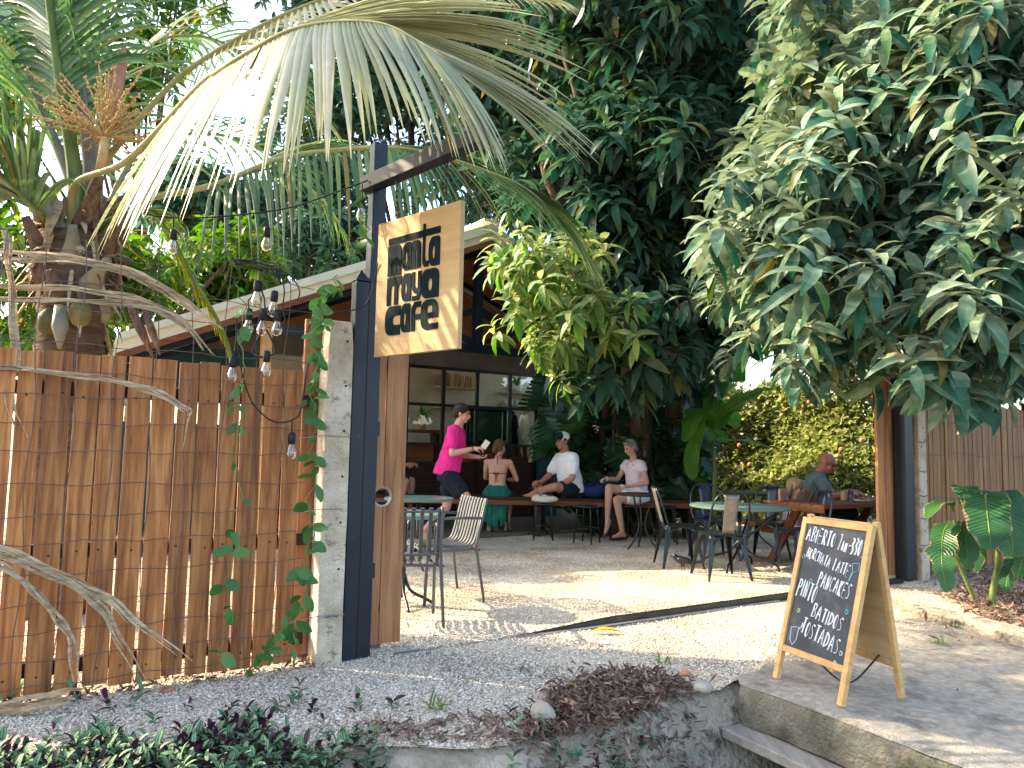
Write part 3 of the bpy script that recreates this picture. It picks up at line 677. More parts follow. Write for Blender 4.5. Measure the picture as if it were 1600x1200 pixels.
# interior: back wall, side walls, floor
MB().box(C(4.6, -8.5, 1.6), (6.6, .1, 3.2)).build('back_wall', MATS['plaster'], cafe)
MB().box(C(7.6, -7.7, 1.3), (.1, 1.6, 2.6)).build('partition_wall', MATS['plaster'], cafe)
MB().box(C(3.6, -7.2, .02), (9.0, 5.0, .05)).build('floor', MATS['beam_concrete'], cafe)
MB().box(C(4.6, -7.25, .66), (2.6, .5, 1.3)).build('counter', MATS['table_wood'], cafe, bevel=.01)
def shelf(s0, s1, z, t=-8.32): MB().box(C((s0+s1)/2, t, z), (s1-s0, .24, .03)).build('shelf', MATS['post_concrete'], cafe)
shelf(4.65, 5.5, 2.38); shelf(6.1, 7.0, 2.36); shelf(6.1, 7.0, 2.1); shelf(4.65, 5.5, 2.0)
def lp(s, t, z): return F(s, t, z)
bagm = MB(); bagm.box((0, 0, .12), (.09, .06, .24), taper=.82); bag = bagm.mesh('bag')
k = 0
WORDS = ['leftmost', 'second', 'third', 'fourth', 'fifth', 'sixth', 'rightmost']
for k in range(7):
    o = link('coffee_bag', bag, None, None); 
    if not bag.materials: bag.materials.append(MATS['kraft']); bag.materials[0] = MATS['kraft']
    o.location = lp(4.72+.115*k, -8.3, 2.397); o.rotation_euler = (0, 0, FANG+rnd.uniform(-.2, .2)); o.scale = (1, 1, rnd.uniform(.9, 1.15))
    tag(o, 'upright paper coffee bag on the high shelf, %s in the row' % (WORDS[k] if k in (0, 6) else WORDS[k]+' from left'), 'bag', 'coffee bags on the shelf')
cupm = MB().lathe([(.03, 0), (.042, .04), (.045, .1)], 12).mesh('cup', True)
for k in range(6):
    o = link('cup', cupm, None, None)
    if not cupm.materials: cupm.materials.append(MATS['ceramic'])
    o.location = lp(6.2+.12*k, -8.3, 2.117); tag(o, 'small pale cup on the lower right shelf, %s in the row' % (['leftmost', 'second from left', 'third from left', 'third from right', 'second from right', 'rightmost'][k]), 'cup', 'cups on the low shelf')
# plants and jars behind the glass
def potted(name, loc, h, r_, label, mat='teal_paint', n=26):
    t_ = thing(name, label, 'plant', loc)
    MB().lathe([(r_*.7, 0), (r_, h*.35), (r_*.9, h*.35), (r_*.85, h*.3)], 12).build('pot', MATS[mat], t_, smooth=True)
    mb = MB()
    for i in range(n):
        a = rnd.uniform(0, 6.28); L_ = h*rnd.uniform(.5, .9); o_ = rnd.uniform(.3, .9)
        d = Vector((math.cos(a)*o_, math.sin(a)*o_, 1)).normalized(); sd = Vector((-math.sin(a), math.cos(a), 0))*.02
        b = Vector((0, 0, h*.3)); m1 = b+d*L_*.6; e_ = b+d*L_+Vector((math.cos(a), math.sin(a), -.5))*L_*.2
        mb.add([b, m1-sd, e_, m1+sd], [(0, 1, 2, 3)])
    mb.build('leaves', MATS['leaf_fresh'], t_); return t_
potted('potted_plant', lp(6.45, -8.3, 2.377), .36, .1, 'green potted plant on the upper right shelf behind the glass', 'ceramic')
potted('potted_plant', lp(3.75, -7.0, 1.53), .42, .07, 'bushy green pot plant on the bar ledge behind the walker in pink', 'terracotta')
potted('potted_plant', lp(3.38, -7.0, 1.53), .25, .06, 'small cream pot plant on the bar ledge left of the walker in pink', 'ceramic', 14)
mb = MB().box((0, 0, .5), (1.3, .36, .05)).box((-.55, 0, .24), (.06, .3, .48)).box((.55, 0, .24), (.06, .3, .48))
bl = thing('bar_ledge', 'dark wooden bar ledge behind the glass left of the walker in pink', 'bar', lp(3.45, -7.02, 0), FANG)
MB().box((0, 0, 1.5), (1.25, .34, .05)).build('top', MATS['table_wood'], bl, bevel=.005)
for x in (-.55, .55):
    MB().box((x, 0, .735), (.06, .26, 1.47)).build('leg', MATS['dark_wood'], bl, bevel=.004)
j = MB().lathe([(.032, 0), (.036, .01), (.036, .13), (.028, .15)], 12).build('jar', MATS['ceramic'], None, smooth=True); j.location = lp(3.22, -7.0, 1.527); tag(j, 'tall cream jar on the bar ledge beside the small pot plant', 'jar')
# glass display case on the counter
dc = thing('display_case', 'dark framed glass display case on the counter behind the seat with the green sarong', 'display case', lp(5.02, -7.1, 1.32), FANG)
for x in (-.46, .46):
    for y in (-.2, .2): MB().box((x, y, .29), (.05, .05, .58)).build('frame_post', MATS['black_steel'], dc, bevel=.004)
for z in (.02, .58):
    for y in (-.2, .2): MB().box((0, y, z), (.87, .045, .05)).build('frame_rail', MATS['black_steel'], dc, bevel=.004)
def mirrorglass():
    m, nt, B, N, L = newmat('case_glass'); B.inputs['Base Color'].default_value = (.3, .5, .42, 1); B.inputs['Metallic'].default_value = .85; B.inputs['Roughness'].default_value = .06; MATS['case_glass'] = m
mirrorglass()
MB().box((0, -.2, .3), (.87, .008, .51)).build('glass_front', MATS['case_glass'], dc)
MB().box((0, 0, .615), (.95, .46, .025)).build('top', MATS['black_steel'], dc, bevel=.004)
MB().box((0, .19, .3), (.87, .01, .51)).build('back', MATS['teal_paint'], dc)
# garments hanging on the right
for k, (s, cm) in enumerate(((5.55, 'navy_cloth'), (5.8, 'white_cloth'))):
    g = thing('hanging_apron', ['dark apron hanging behind the glass right of the display case', 'pale apron hanging behind the glass nearest the teal column'][k], 'apron', lp(s, -7.0, 1.1), FANG)
    mb = MB()
    for i in range(9):
        for jx in range(9):
            x = (jx/8-.5)*(.3 if i < 6 else .3-.05*(i-5)); mb.v.append((x, .02*math.sin(jx*1.7+i*.3)+.01, .75*i/8))
    for i in range(8):
        for jx in range(8): a = i*9+jx; mb.f.append((a, a+1, a+10, a+9))
    o = mb.build('cloth', MATS[cm], g, smooth=True); o.modifiers.new('thick', 'SOLIDIFY').thickness = .015
    MB().tube([(0, 0, .74), (.0, .02, .86)], .006, 5).build('hanger_loop', MATS['wire_black'], g)
# ================================================================== FURNITURE
def on_ground(px, py, z=0): p = gnd(px, py, z); return Vector((p.x, p.y, z))
# ---- grey slatted armchair (faces local -y)
def slat_chair():
    t = thing('slatted_armchair', '', 'chair')
    m = MATS['grey_paint']; W_, sz = .26, .45
    n = 9
    for i in range(n):
        x = (-.5+(i)/(n-1))*W_*1.86
        pts = [(x, -.22, sz-.015), (x, -.18, sz+.004), (x, .0, sz-.012), (x, .15, sz-.01), (x, .2, sz+.02), (x, .225, sz+.08), (x*1.0, .255, sz+.2), (x, .29, sz+.34), (x, .305, sz+.375)]
        mb = MB(); P_ = catmull(pts, 3)
        for k in range(len(P_)-1): pass
        kk = len(mb.v)
        for k, p in enumerate(P_):
            d = (P_[min(k+1, len(P_)-1)]-P_[max(k-1, 0)]).normalized(); nn = Vector((0, -d.z, d.y))*.006
            for sx in (-.0135, .0135): mb.v.append((p.x+sx, p.y+nn.y, p.z+nn.z)); mb.v.append((p.x+sx, p.y-nn.y, p.z-nn.z))
        for k in range(len(P_)-1):
            a = 4*k; b = a+4
            for q in ((a, b, b+2, a+2), (a+1, a+3, b+3, b+1), (a, a+1, b+1, b), (a+2, b+2, b+3, a+3)): mb.f.append(q)
        mb.f += [(0, 2, 3, 1), tuple(len(mb.v)-4+q for q in (0, 1, 3, 2))]
        mb.build('slat', m, t)
    mb = MB(); mb.tube(catmull([(-W_, -.2, sz-.03), (-W_, .18, sz-.03), (0, .2, sz-.025), (W_, .18, sz-.03), (W_, -.2, sz-.03), (0, -.2, sz-.03), (-W_, -.2, sz-.03)], 5), .012, 8, cap=False); mb.build('seat_frame', m, t, smooth=True)
    MB().tube(catmull([(-W_, .225, sz+.06), (-W_*.6, .24, sz+.05), (W_*.6, .24, sz+.05), (W_, .225, sz+.06)], 5), .009, 7).build('back_rail', m, t, smooth=True)
    MB().tube(catmull([(-W_, .3, sz+.36), (-W_*.6, .312, sz+.352), (W_*.6, .312, sz+.352), (W_, .3, sz+.36)], 5), .009, 7).build('top_rail', m, t, smooth=True)
    for sx in (-1, 1):
        MB().tube([(sx*(W_+.012), -.215, 0), (sx*(W_+.01), -.2, .44), (sx*(W_+.01), -.2, sz+.1), (sx*(W_+.01), -.17, sz+.19), (sx*(W_+.01), -.11, sz+.225), (sx*(W_+.008), .1, sz+.225), (sx*(W_+.004), .26, sz+.22)], .014, 8, flat=.8).build('front_leg_and_arm', m, t, smooth=True)
        MB().tube([(sx*(W_+.03), .29, 0), (sx*(W_+.008), .22, sz-.02), (sx*W_, .24, sz+.1), (sx*W_, .31, sz+.38)], [.011, .014, .013, .012], 8).build('rear_leg', m, t, smooth=True)
    return t
ch = slat_chair(); ch.location = (-.78, 5.42, 0); ch.rotation_euler = (0, 0, R(192)); ch['label'] = 'grey slatted metal armchair seen from behind, nearest the sliding gate'
ch['group'] = 'grey slatted armchairs'
c2 = copy_tree(ch); c2.location = (-.58, 6.28, 0); c2.rotation_euler = (0, 0, R(-64)); c2['label'] = 'grey slatted metal armchair facing left, farther from the gate'
# ---- round tables
def round_table(name, label, loc, r_, z, top, leg, legs='fold', group=None, rz=0):
    t = thing(name, label, 'table', loc, rz, group)
    MB().lathe([(0, z-.03), (r_*.97, z-.03), (r_, z-.022), (r_, z-.006), (r_*.985, z), (0, z)], 40, cap=False).build('table_top', MATS[top], t, smooth=False)
    smooth_angle(t.children[-1])
    if legs == 'fold':
        for k in range(4):
            a = R(45+90*k); dx, dy = math.cos(a), math.sin(a); b = -1 if k % 2 else 1
            pts = catmull([(dx*r_*.8, dy*r_*.8, z-.03), (dx*r_*.3, dy*r_*.3, z*.6), (-dx*.02, -dy*.02, z*.42), (dx*-.25*r_-.0, dy*-.25*r_, z*.25), (-dx*r_*.72, -dy*r_*.72, .08), (-dx*r_*.78, -dy*r_*.78, 0)], 4)
            MB().tube(pts, .013, 8).build('leg', MATS[leg], t, smooth=True)
        MB().tube([(0, 0, z*.3), (0, 0, z-.03)], .02, 8).build('hub', MATS[leg], t, smooth=True)
    elif legs == 'pedestal':
        MB().tube([(0, 0, .06), (0, 0, z-.03)], .025, 10).build('column', MATS[leg], t, smooth=True)
        for k in range(4):
            a = R(20+90*k); MB().tube(catmull([(0, 0, .3), (math.cos(a)*.06, math.sin(a)*.06, .12), (math.cos(a)*r_*.6, math.sin(a)*r_*.6, .04), (math.cos(a)*r_*.8, math.sin(a)*r_*.8, 0)], 4), .013, 7).build('foot', MATS[leg], t, smooth=True)
    elif legs == 'bistro':
        for k in range(3):
            a = R(90+120*k); c, s_ = math.cos(a), math.sin(a)
            MB().tube(catmull([(c*r_*.45, s_*r_*.45, z-.03), (c*.1, s_*.1, z*.75), (c*.045, s_*.045, z*.45), (c*.1, s_*.1, z*.2), (c*r_*.75, s_*r_*.75, 0)], 5), .011, 7).build('leg', MATS[leg], t, smooth=True)
        MB().tube([(.06*math.cos(R(q)), .06*math.sin(R(q)), z*.45) for q in range(0, 361, 30)], .006, 5, cap=False).build('ring', MATS[leg], t)
        MB().tube([(.11*math.cos(R(q)), .11*math.sin(R(q)), z*.78) for q in range(0, 361, 30)], .006, 5, cap=False).build('ring', MATS[leg], t)
    return t
tp = on_ground(632, 801, .72); round_table('round_table', 'round grey green metal table behind the nearest slatted armchair', (tp.x, tp.y, 0), .32, .72, 'green_paint', 'black_steel', 'pedestal')
tp = on_ground(655, 777, .72); round_table('round_table', 'round glossy table under the walker in pink', (tp.x, tp.y, 0), .36, .72, 'green_paint', 'black_steel', 'pedestal')
round_table('round_table', 'large round grey green table ringed by metal chairs', (2.5, 8.12, 0), .53, .68, 'green_paint', 'gun_metal', 'fold', rz=R(10))
tp = on_ground(1003, 771, .7); round_table('bistro_table', 'small dark round bistro table in front of the sitter in blush top', (tp.x, tp.y, 0), .3, .7, 'dark_wood', 'black_steel', 'bistro')
tp = on_ground(1175, 769, .72); round_table('bistro_table', 'dark bistro table near the hedge behind the metal chairs', (tp.x, tp.y, 0), .36, .72, 'black_steel', 'black_steel', 'bistro')
tp = on_ground(850, 762, .68); round_table('bistro_table', 'small low dark table in front of the bench sitter in the cap', (tp.x, tp.y+.2, 0), .24, .66, 'black_steel', 'black_steel', 'pedestal')
# ---- pressed metal cafe chair (faces local -y)
def metal_chair(mat):
    t = thing('metal_chair', '', 'chair', group='pressed metal chairs around the round green table'); m = MATS[mat]; z = .45
    poly = rrect(-.18, -.18, .18, .18, .06, .06, .05, .05)
    MB().prism(poly, z-.012, z).build('seat', m, t, bevel=.004)
    for sx, sy, nm in ((-1, -1, 0), (1, -1, 0), (1, 1, 1), (-1, 1, 1)):
        mb = MB(); a0 = Vector((sx*.16, sy*.16, z-.01)); b0 = Vector((sx*.225, sy*.225, 0))
        for k in range(6):
            q = k/5; c = a0.lerp(b0, q); w = .055*(1-q)+.016*q
            # folded angle section
            mb.v += [tuple(c+Vector((-sx*w, sy*.0, 0))), tuple(c+Vector((sx*.004, sy*.004, 0))), tuple(c+Vector((0, -sy*w, 0)))]
        for k in range(5):
            a = k*3; mb.f += [(a, a+1, a+4, a+3), (a+1, a+2, a+5, a+4)]
        o = mb.build('leg', m, t); o.modifiers.new('thick', 'SOLIDIFY').thickness = .006
    for sx, ax in ((1, 0), (1, 1), (-1, 0), (-1, 1)):   # arched aprons between the legs
        mb = MB(); n = 10
        for k in range(n+1):
            x = -.15+.3*k/n; h = .02+.09*abs(2*k/n-1)**2.2; p = (x, sx*.172) if ax == 0 else (sx*.172, x)
            mb.v += [(p[0], p[1], z-.01), (p[0]*1.02, p[1]*1.03, z-h)]
        for k in range(n): a = 2*k; mb.f.append((a, a+1, a+3, a+2))
        o = mb.build('apron', m, t, smooth=True); o.modifiers.new('thick', 'SOLIDIFY').thickness = .004
    hoop = catmull([(-.185, .15, z-.0), (-.2, .19, z+.1), (-.19, .24, z+.27), (-.14, .27, z+.375), (-.07, .28, z+.4), (.07, .28, z+.4), (.14, .27, z+.375), (.19, .24, z+.27), (.2, .19, z+.1), (.185, .15, z)], 5)
    MB().tube(hoop, .0105, 8).build('back_hoop', m, t, smooth=True)
    mb = MB(); n = 6
    for k in range(n+1):
        q = k/n; y = .17+.11*q**.9; zz = z+.0+.4*q; w = .062+.012*q
        mb.v += [(-w, y, zz), (-w*.5, y-.006, zz), (w*.5, y-.006, zz), (w, y, zz)]
    for k in range(n):
        for j_ in range(3): a = k*4+j_; mb.f.append((a, a+1, a+5, a+4))
    o = mb.build('back_splat', m, t, smooth=True); o.modifiers.new('thick', 'SOLIDIFY').thickness = .006
    return t
g_ = metal_chair('gun_metal')
tol = [(2.12, 7.5, 188, 'metal cafe chair with its back to the viewer, nearest the chalkboard'),
       (1.86, 8.22, 92, 'metal cafe chair at the left side of the round green table'),
       (3.12, 8.0, -75, 'dark metal cafe chair at the right side of the round green table'),
       (2.42, 8.85, 8, 'navy metal cafe chair facing forward behind the round green table'),
       (3.02, 8.78, -35, 'dark metal cafe chair behind the table, nearest the picnic table')]
surf('dull_zinc', (.16, .15, .14), (.26, .24, .22), rough=.4, scale=9, bump=.04, metal=.6)
surf('navy_gloss', (.01, .018, .032), (.02, .032, .055), rough=.3, scale=6, bump=.03, spec=.55)
for i, (x, y, a, lb) in enumerate(tol):
    o = g_ if i == 0 else copy_tree(g_); o.location = (x, y, 0); o.rotation_euler = (0, 0, R(a)); o['label'] = lb
    if i in (2, 3, 4):
        for c in o.children:
            c.data = c.data.copy(); c.data.materials.clear(); c.data.materials.append(MATS['navy_gloss'])
            
    if i == 0:
        for c in o.children:
            if c.name.startswith('back_splat'): c.data = c.data.copy(); c.data.materials.clear(); c.data.materials.append(MATS['dull_zinc'])
# ---- stools
def stool():
    t = thing('round_stool', '', 'stool', group='black tube stools in front of the long bench'); z = .5
    MB().lathe([(0, z-.025), (.15, z-.025), (.16, z-.012), (.15, z), (0, z)], 20, cap=False).build('seat', MATS['black_steel'], t, smooth=True)
    for k in range(4):
        a = R(45+90*k); c, s_ = math.cos(a), math.sin(a)
        MB().tube([(c*.13, s_*.13, z-.02), (c*.145, s_*.145, z-.08), (c*.185, s_*.185, 0)], .011, 7).build('leg', MATS['black_steel'], t, smooth=True)
    MB().tube([(.165*math.cos(R(q)), .165*math.sin(R(q)), .2) for q in range(0, 361, 20)], .007, 6, cap=False).build('foot_ring', MATS['black_steel'], t, smooth=True)
    return t
st = stool()
stl = [(848, 842, 'black tube stool carrying a cream tote bag'), (775, 836, 'black stool under the sitter in the green sarong'), (918, 850, 'empty black stool between the tote bag stool and the crossed legs'), (1043, 850, 'empty black stool right of the bistro table, near a metal chair'), (960, 843, 'black stool partly behind the crossed legs of the sitter in blush top')]
STP = []
for i, (px, py, lb) in enumerate(stl):
    o = st if i == 0 else copy_tree(st); p = on_ground(px, py); o.location = (p.x, p.y+(.1 if i else -.06), 0); o.rotation_euler = (0, 0, i*.5); o['label'] = lb; STP.append(Vector(o.location))
# tote bag
mb = MB(); n, m_ = 18, 8
for i in range(m_+1):
    q = i/m_
    for j_ in range(n):
        a = 2*math.pi*j_/n; rr2 = (.19*math.sin(math.pi*(.18+.8*q))**.6)*(1+.13*math.sin(a*3+q*4)); mb.v.append((math.cos(a)*rr2, math.sin(a)*rr2*.62, .11*q+.012*math.sin(a*2+1)*q))
for i in range(m_):
    for j_ in range(n): a = i*n+j_; b = i*n+(j_+1) % n; mb.f.append((a, b, b+n, a+n))
mb.f += [tuple(range(n))[::-1], tuple(m_*n+k for k in range(n))]
tb = thing('tote_bag', 'crumpled cream tote bag lying on a black stool', 'bag', STP[0]+Vector((0, 0, .505)))
o = mb.build('bag_body', MATS['cream_cloth'], tb, smooth=True); sb = o.modifiers.new('sub', 'SUBSURF'); sb.levels = sb.render_levels = 1
MB().tube(catmull([(-.06, -.06, .1), (.0, -.1, .13), (.08, -.07, .1), (.12, 0, .12), (.05, .02, .13), (-.03, 0, .11)], 5), .008, 6).build('strap', MATS['navy_cloth'], tb, smooth=True)
# ---- long bench
bn = thing('long_bench', 'long dark wooden bench running across the shaded back of the yard', 'bench', (.4, 10.85, 0), 0)
for k in range(4): MB().box((0, -.2+.135*k, .535), (4.9, .128, .04)).build('seat_plank', MATS['dark_wood'], bn, bevel=.004)
MB().box((0, -.235, .49), (4.9, .03, .09)).build('front_board', MATS['table_wood'], bn, bevel=.003)
for k in range(5): MB().box((-2.2+1.1*k, 0, .26), (.1, .42, .5)).build('support', MATS['dark_wood'], bn, bevel=.004)
# ---- picnic table
pc = on_ground(1288, 790, .71)
pt = thing('picnic_table', 'reddish brown wooden picnic table by the hedge beside the right gate', 'table', (pc.x, pc.y, 0), FANG)
for k in range(5): MB().box((.95, .08+.152*k, .69), (1.9, .146, .045)).build('top_plank', MATS['table_wood'], pt, bevel=.004)
MB().box((.012, .385, .655), (.03, .75, .06)).build('end_batten', MATS['table_wood'], pt, bevel=.003)
for x in (.25, 1.65):
    for sg in (-1, 1): MB().beam((x, .38+sg*.12, .66), (x, .38+sg*.5, 0), .09, .045, up=(1, 0, 0)).build('leg', MATS['table_wood'], pt, bevel=.003)
    MB().box((x+.05, .38, .36), (.04, 1.35, .09)).build('cross_beam', MATS['table_wood'], pt, bevel=.003)
for sg in (-1, 1):
    for k in range(2): MB().box((.95, .38+sg*(.58+.13*k), .43), (1.9, .12, .04)).build('seat_plank', MATS['table_wood'], pt, bevel=.003)
def onpt(x, y, z=.714): return Vector((pc.x, pc.y, z))+FU*x-FN*y
gls = MB().lathe([(.03, 0), (.033, .005), (.038, .14), (.036, .14), (.03, .01)], 14).mesh('tumbler', True); gls.materials.append(MATS['glass'])
for (x, y, lb) in ((.6, .35, 'clear drinking glass on the picnic table nearest the table end'), (.86, .25, 'clear drinking glass on the picnic table nearest the sitter in grey teal')):
    o = link('drinking_glass', gls); o.location = onpt(x, y); tag(o, lb, 'glass', 'drinking glasses on the picnic table')
for (x, y, s_, mt, nm, lb) in ((.1, .6, (.2, .03, .14), 'terracotta', 'menu_stand', 'upright tan menu stand at the left end of the picnic table'), (.45, .5, (.07, .1, .12), 'leather', 'wooden_caddy', 'small dark red box on the picnic table beside the small sitter'), (1.02, .45, (.09, .05, .11), 'kraft', 'condiment_box', 'tan paper box on the picnic table by the sitter in grey teal')):
    o = MB().box((0, 0, s_[2]/2), s_).build(nm, MATS[mt], None, bevel=.006); o.location = onpt(x, y); o.rotation_euler = (0, 0, FANG+.3); tag(o, lb, 'box')
for (x, y, lb) in ((1.0, .22, 'plate with red food on the picnic table before the sitter in grey teal'), (1.4, .35, 'plate on the picnic table half hidden by the gate')):
    t = thing('dinner_plate', lb, 'plate', onpt(x, y)); MB().lathe([(0, .004), (.07, .004), (.12, .018), (.118, .022), (.07, .009), (0, .009)], 20, cap=False).build('dish', MATS['ceramic'], t, smooth=True)
    for k in range(5): MB().ell((rnd.uniform(-.05, .05), rnd.uniform(-.05, .05), .025), (.025, .02, .018), 8, 5).build('food', MATS['lip'], t, smooth=True)
# ---- A-frame chalkboard
wv = Vector((.36, -.933, 0)).normalized(); bv = Vector((.933, .36, 0)).normalized()
fc = Vector((1.565, 3.965, .02)); BH, BWD, LEAN = .87, .49, .23
af = thing('chalkboard_sign', 'wooden A-frame chalkboard with white hand lettering standing on the concrete slab', 'sign', fc, math.atan2(wv.y, wv.x))
# local: x along the board, y = depth backwards, z up
ay = math.atan2(LEAN, BH); Lb = math.hypot(LEAN, BH)
front = bpy.data.objects.new('front_panel', None)
MFR = Matrix.Rotation(-ay, 4, 'X')   # leans its top backwards
def af_part(nm, c, d, mat, M_, bevel=.003):
    o = MB().box((0, 0, 0), d).build(nm, MATS[mat], af, bevel=bevel); o.matrix_local = M_ @ Matrix.Translation(c); return o
frame_w = .033
for sx in (-1, 1): af_part('stile', (sx*(BWD/2-frame_w/2), 0, Lb/2), (frame_w, .03, Lb), 'frame_wood', MFR)
af_part('top_rail', (0, 0, Lb-.018), (BWD-2*frame_w, .028, .034), 'frame_wood', MFR); af_part('bottom_rail', (0, 0, .17), (BWD-2*frame_w, .028, .034), 'frame_wood', MFR)
af_part('slate', (0, .004, (Lb+.15)/2), (BWD-2*frame_w, .012, Lb-.19), 'slate_board', MFR, 0)
BKL = .14; MBK = Matrix.Translation((0, LEAN+BKL+.03, 0)) @ Matrix.Rotation(math.atan2(BKL, BH), 4, 'X')
for sx in (-1, 1): af_part('back_stile', (sx*(BWD/2-frame_w/2), 0, Lb/2), (frame_w, .026, Lb), 'frame_wood', MBK)
af_part('back_rail', (0, 0, .17), (BWD-2*frame_w, .024, .034), 'frame_wood', MBK)
af_part('back_board', (0, 0, (Lb+.18)/2), (BWD-2*frame_w, .01, Lb-.2), 'sign_wood', MBK, 0)
mb = MB(); mb.tube(catmull([(-.18, .1, .22), (-.05, .22, .05), (.05, .26, .04), (.16, .33, .2)], 6), .005, 6); mb.build('chain', MATS['black_steel'], af)
# hand lettering as chalk strokes
SF = {'A': [[(0, 0), (.45, 1), (.9, 0)], [(.2, .4), (.75, .38)]], 'B': [[(0, 0), (0, 1)], [(0, 1), (.5, .95), (.55, .65), (0, .52), (.6, .45), (.65, .1), (0, 0)]], 'C': [[(.7, .85), (.4, 1), (.08, .7), (.05, .3), (.35, 0), (.7, .12)]],
 'D': [[(0, 0), (0, 1)], [(0, 1), (.6, .8), (.65, .3), (0, 0)]], 'E': [[(.6, 1), (0, 1), (0, 0), (.62, 0)], [(0, .52), (.5, .52)]], 'H': [[(0, 0), (0, 1)], [(.6, 0), (.6, 1)], [(0, .5), (.6, .52)]], 'I': [[(0, 0), (0, 1)]],
 'K': [[(0, 0), (0, 1)], [(.6, 1), (.02, .45), (.65, 0)]], 'L': [[(0, 1), (0, 0), (.55, 0)]], 'N': [[(0, 0), (0, 1), (.6, 0), (.62, 1)]], 'O': [[(.35, 1), (.05, .75), (.05, .25), (.35, 0), (.65, .25), (.65, .75), (.35, 1)]],
 'P': [[(0, -.1), (0, 1)], [(0, 1), (.55, .9), (.55, .55), (0, .45)]], 'R': [[(0, 0), (0, 1)], [(0, 1), (.55, .9), (.5, .58), (0, .48)], [(.2, .48), (.65, 0)]], 'S': [[(.6, .9), (.3, 1), (.05, .78), (.55, .4), (.5, .08), (.05, .05)]], 'T': [[(-.05, 1), (.75, 1)], [(.35, 1), (.35, 0)]],
 '7': [[(0, 1), (.55, 1), (.2, 0)]], 'a': [[(.1, 0), (.3, .6), (.5, 0)], [(.2, .25), (.42, .25)]], 'm': [[(0, 0), (.1, .6), (.3, .2), (.5, .6), (.6, 0)]], '-': [[(.05, .45), (.4, .45)]], '3': [[(.05, 1), (.55, .85), (.2, .55), (.6, .3), (.4, 0), (.0, .05)]], '0': [[(.35, 1), (.05, .7), (.1, .2), (.4, 0), (.65, .3), (.6, .8), (.35, 1)]], '.': [[(.05, .0), (.1, .05)]]}
WD = {'I': .18, '.': .15, '-': .4, 'A': .95, 'a': .55, 'm': .68}
def chalk(word, x, y, h, ang, wid, mat='chalk', r_=.0042):
    mb = MB(); cx = 0; q = random.Random(word); x = X0+(x-X0)*.92; wid *= .9
    for chh in word:
        if chh == ' ': cx += .4*h; continue
        sc_ = h*q.uniform(.93, 1.07); dy = q.uniform(-.06, .06)*h
        for stv in SF[chh]:
            P_ = catmull([((cx+a*h*.8*wid), b*sc_+dy, 0) for a, b in stv], 3)
            pts = [(x+(p.x*math.cos(ang)-p.y*math.sin(ang)), -.0035, y+(p.x*math.sin(ang)+p.y*math.cos(ang))) for p in P_]
            mb.tube(pts, r_, 5, flat=.35)
        cx += (WD.get(chh, .72)*.8*wid+.2*wid+.055)*h
    o = mb.build('lettering', MATS[mat], af); o.matrix_local = MFR; return o
X0 = -BWD/2+frame_w
chalk('ABIERTO', X0+.012, .775, .078, R(-6), .52); chalk('7am-330.', X0+.268, .752, .082, R(-6), .35)
chalk('HORCHATA LATTE', X0+.04, .68, .058, R(-11), .46, r_=.003); chalk('PANCAKES', X0+.165, .545, .075, R(-11), .45); chalk('PINTO', X0+.018, .47, .095, R(-10), .42)
chalk('BATIDOS', X0+.165, .375, .072, R(-10), .58); chalk('TOSTADAS', X0+.105, .275, .08, R(-10), .52)
def doodle(pts, mat, closed=True):
    P_ = [(X0+a*.9, -.0035, b) for a, b in pts]; P_ = P_+[P_[0]] if closed else P_
    o = MB().tube(P_, .0026, 5, flat=.4).build('chalk_drawing', MATS[mat], af); o.matrix_local = MFR
doodle([(.4, .69), (.45, .7), (.455, .66), (.415, .645)], 'blue_chalk'); doodle([(.412, .645), (.395, .6)], 'blue_chalk', False)
doodle([(.03, .29), (.09, .3), (.085, .23), (.06, .2), (.035, .225)], 'chalk'); doodle([(.09, .29), (.11, .31), (.115, .33)], 'chalk', False)
def flower(x, y, r_, mat): doodle([(x+r_*(1 if k % 2 else .6)*math.cos(k*math.pi/5), y+r_*(1 if k % 2 else .6)*math.sin(k*math.pi/5)) for k in range(10)], mat)
for x, y, mt in ((.115, .555, 'blue_chalk'), (.42, .445, 'blue_chalk'), (.06, .385, 'yellow_chalk'), (.43, .24, 'chalk'), (.4, .185, 'chalk'), (.02, .68, 'blue_chalk')): flower(x, y, .013, mt)
# ---- string lights
sl_ = thing('string_lights', 'black outdoor string lights with clear bulbs sagging from the navy post', 'string lights')
def bulb(p, lean=0.):
    b = MB().lathe([(.008, .03), (.019, .024), (.021, .0), (.021, -.03), (.017, -.034)], 10).build('socket', MATS['wire_black'], sl_, smooth=True); b.location = p; b.rotation_euler = (lean, lean*.6, 0)
    MB().lathe([(.012, -.034), (.02, -.05), (.028, -.075), (.03, -.09), (.024, -.11), (.01, -.12), (0, -.121)], 14, cap=False).build('globe', MATS['bulb_glass'], b, smooth=True)
    MB().tube([(-.004, 0, -.04), (-.006, 0, -.08), (0, 0, -.09), (.006, 0, -.08), (.004, 0, -.04)], .0012, 4).build('filament', MATS['brass'], b)
YB = 4.35
def cable(pxs, r_=.0045, n=6):
    MB().tube(catmull([at(*q) for q in pxs], n), r_, 6).build('cable', MATS['wire_black'], sl_, smooth=True)
cable([(575, 282, 4.4), (520, 302, 4.38), (450, 325, 4.36), (350, 338, 4.3), (272, 340, 4.25), (225, 332, 4.2), (190, 300, 4.3)])
cable([(566, 285, 4.36), (566, 310, 4.33)]); bulb(at(565, 316, 4.33))
for x, y, yy in ((271, 366, 4.25), (417, 362, 4.36)): bulb(at(x, y, yy)); 
cable([(271, 339, 4.25), (271, 360, 4.25)]); cable([(417, 331, 4.36), (417, 356, 4.36)])
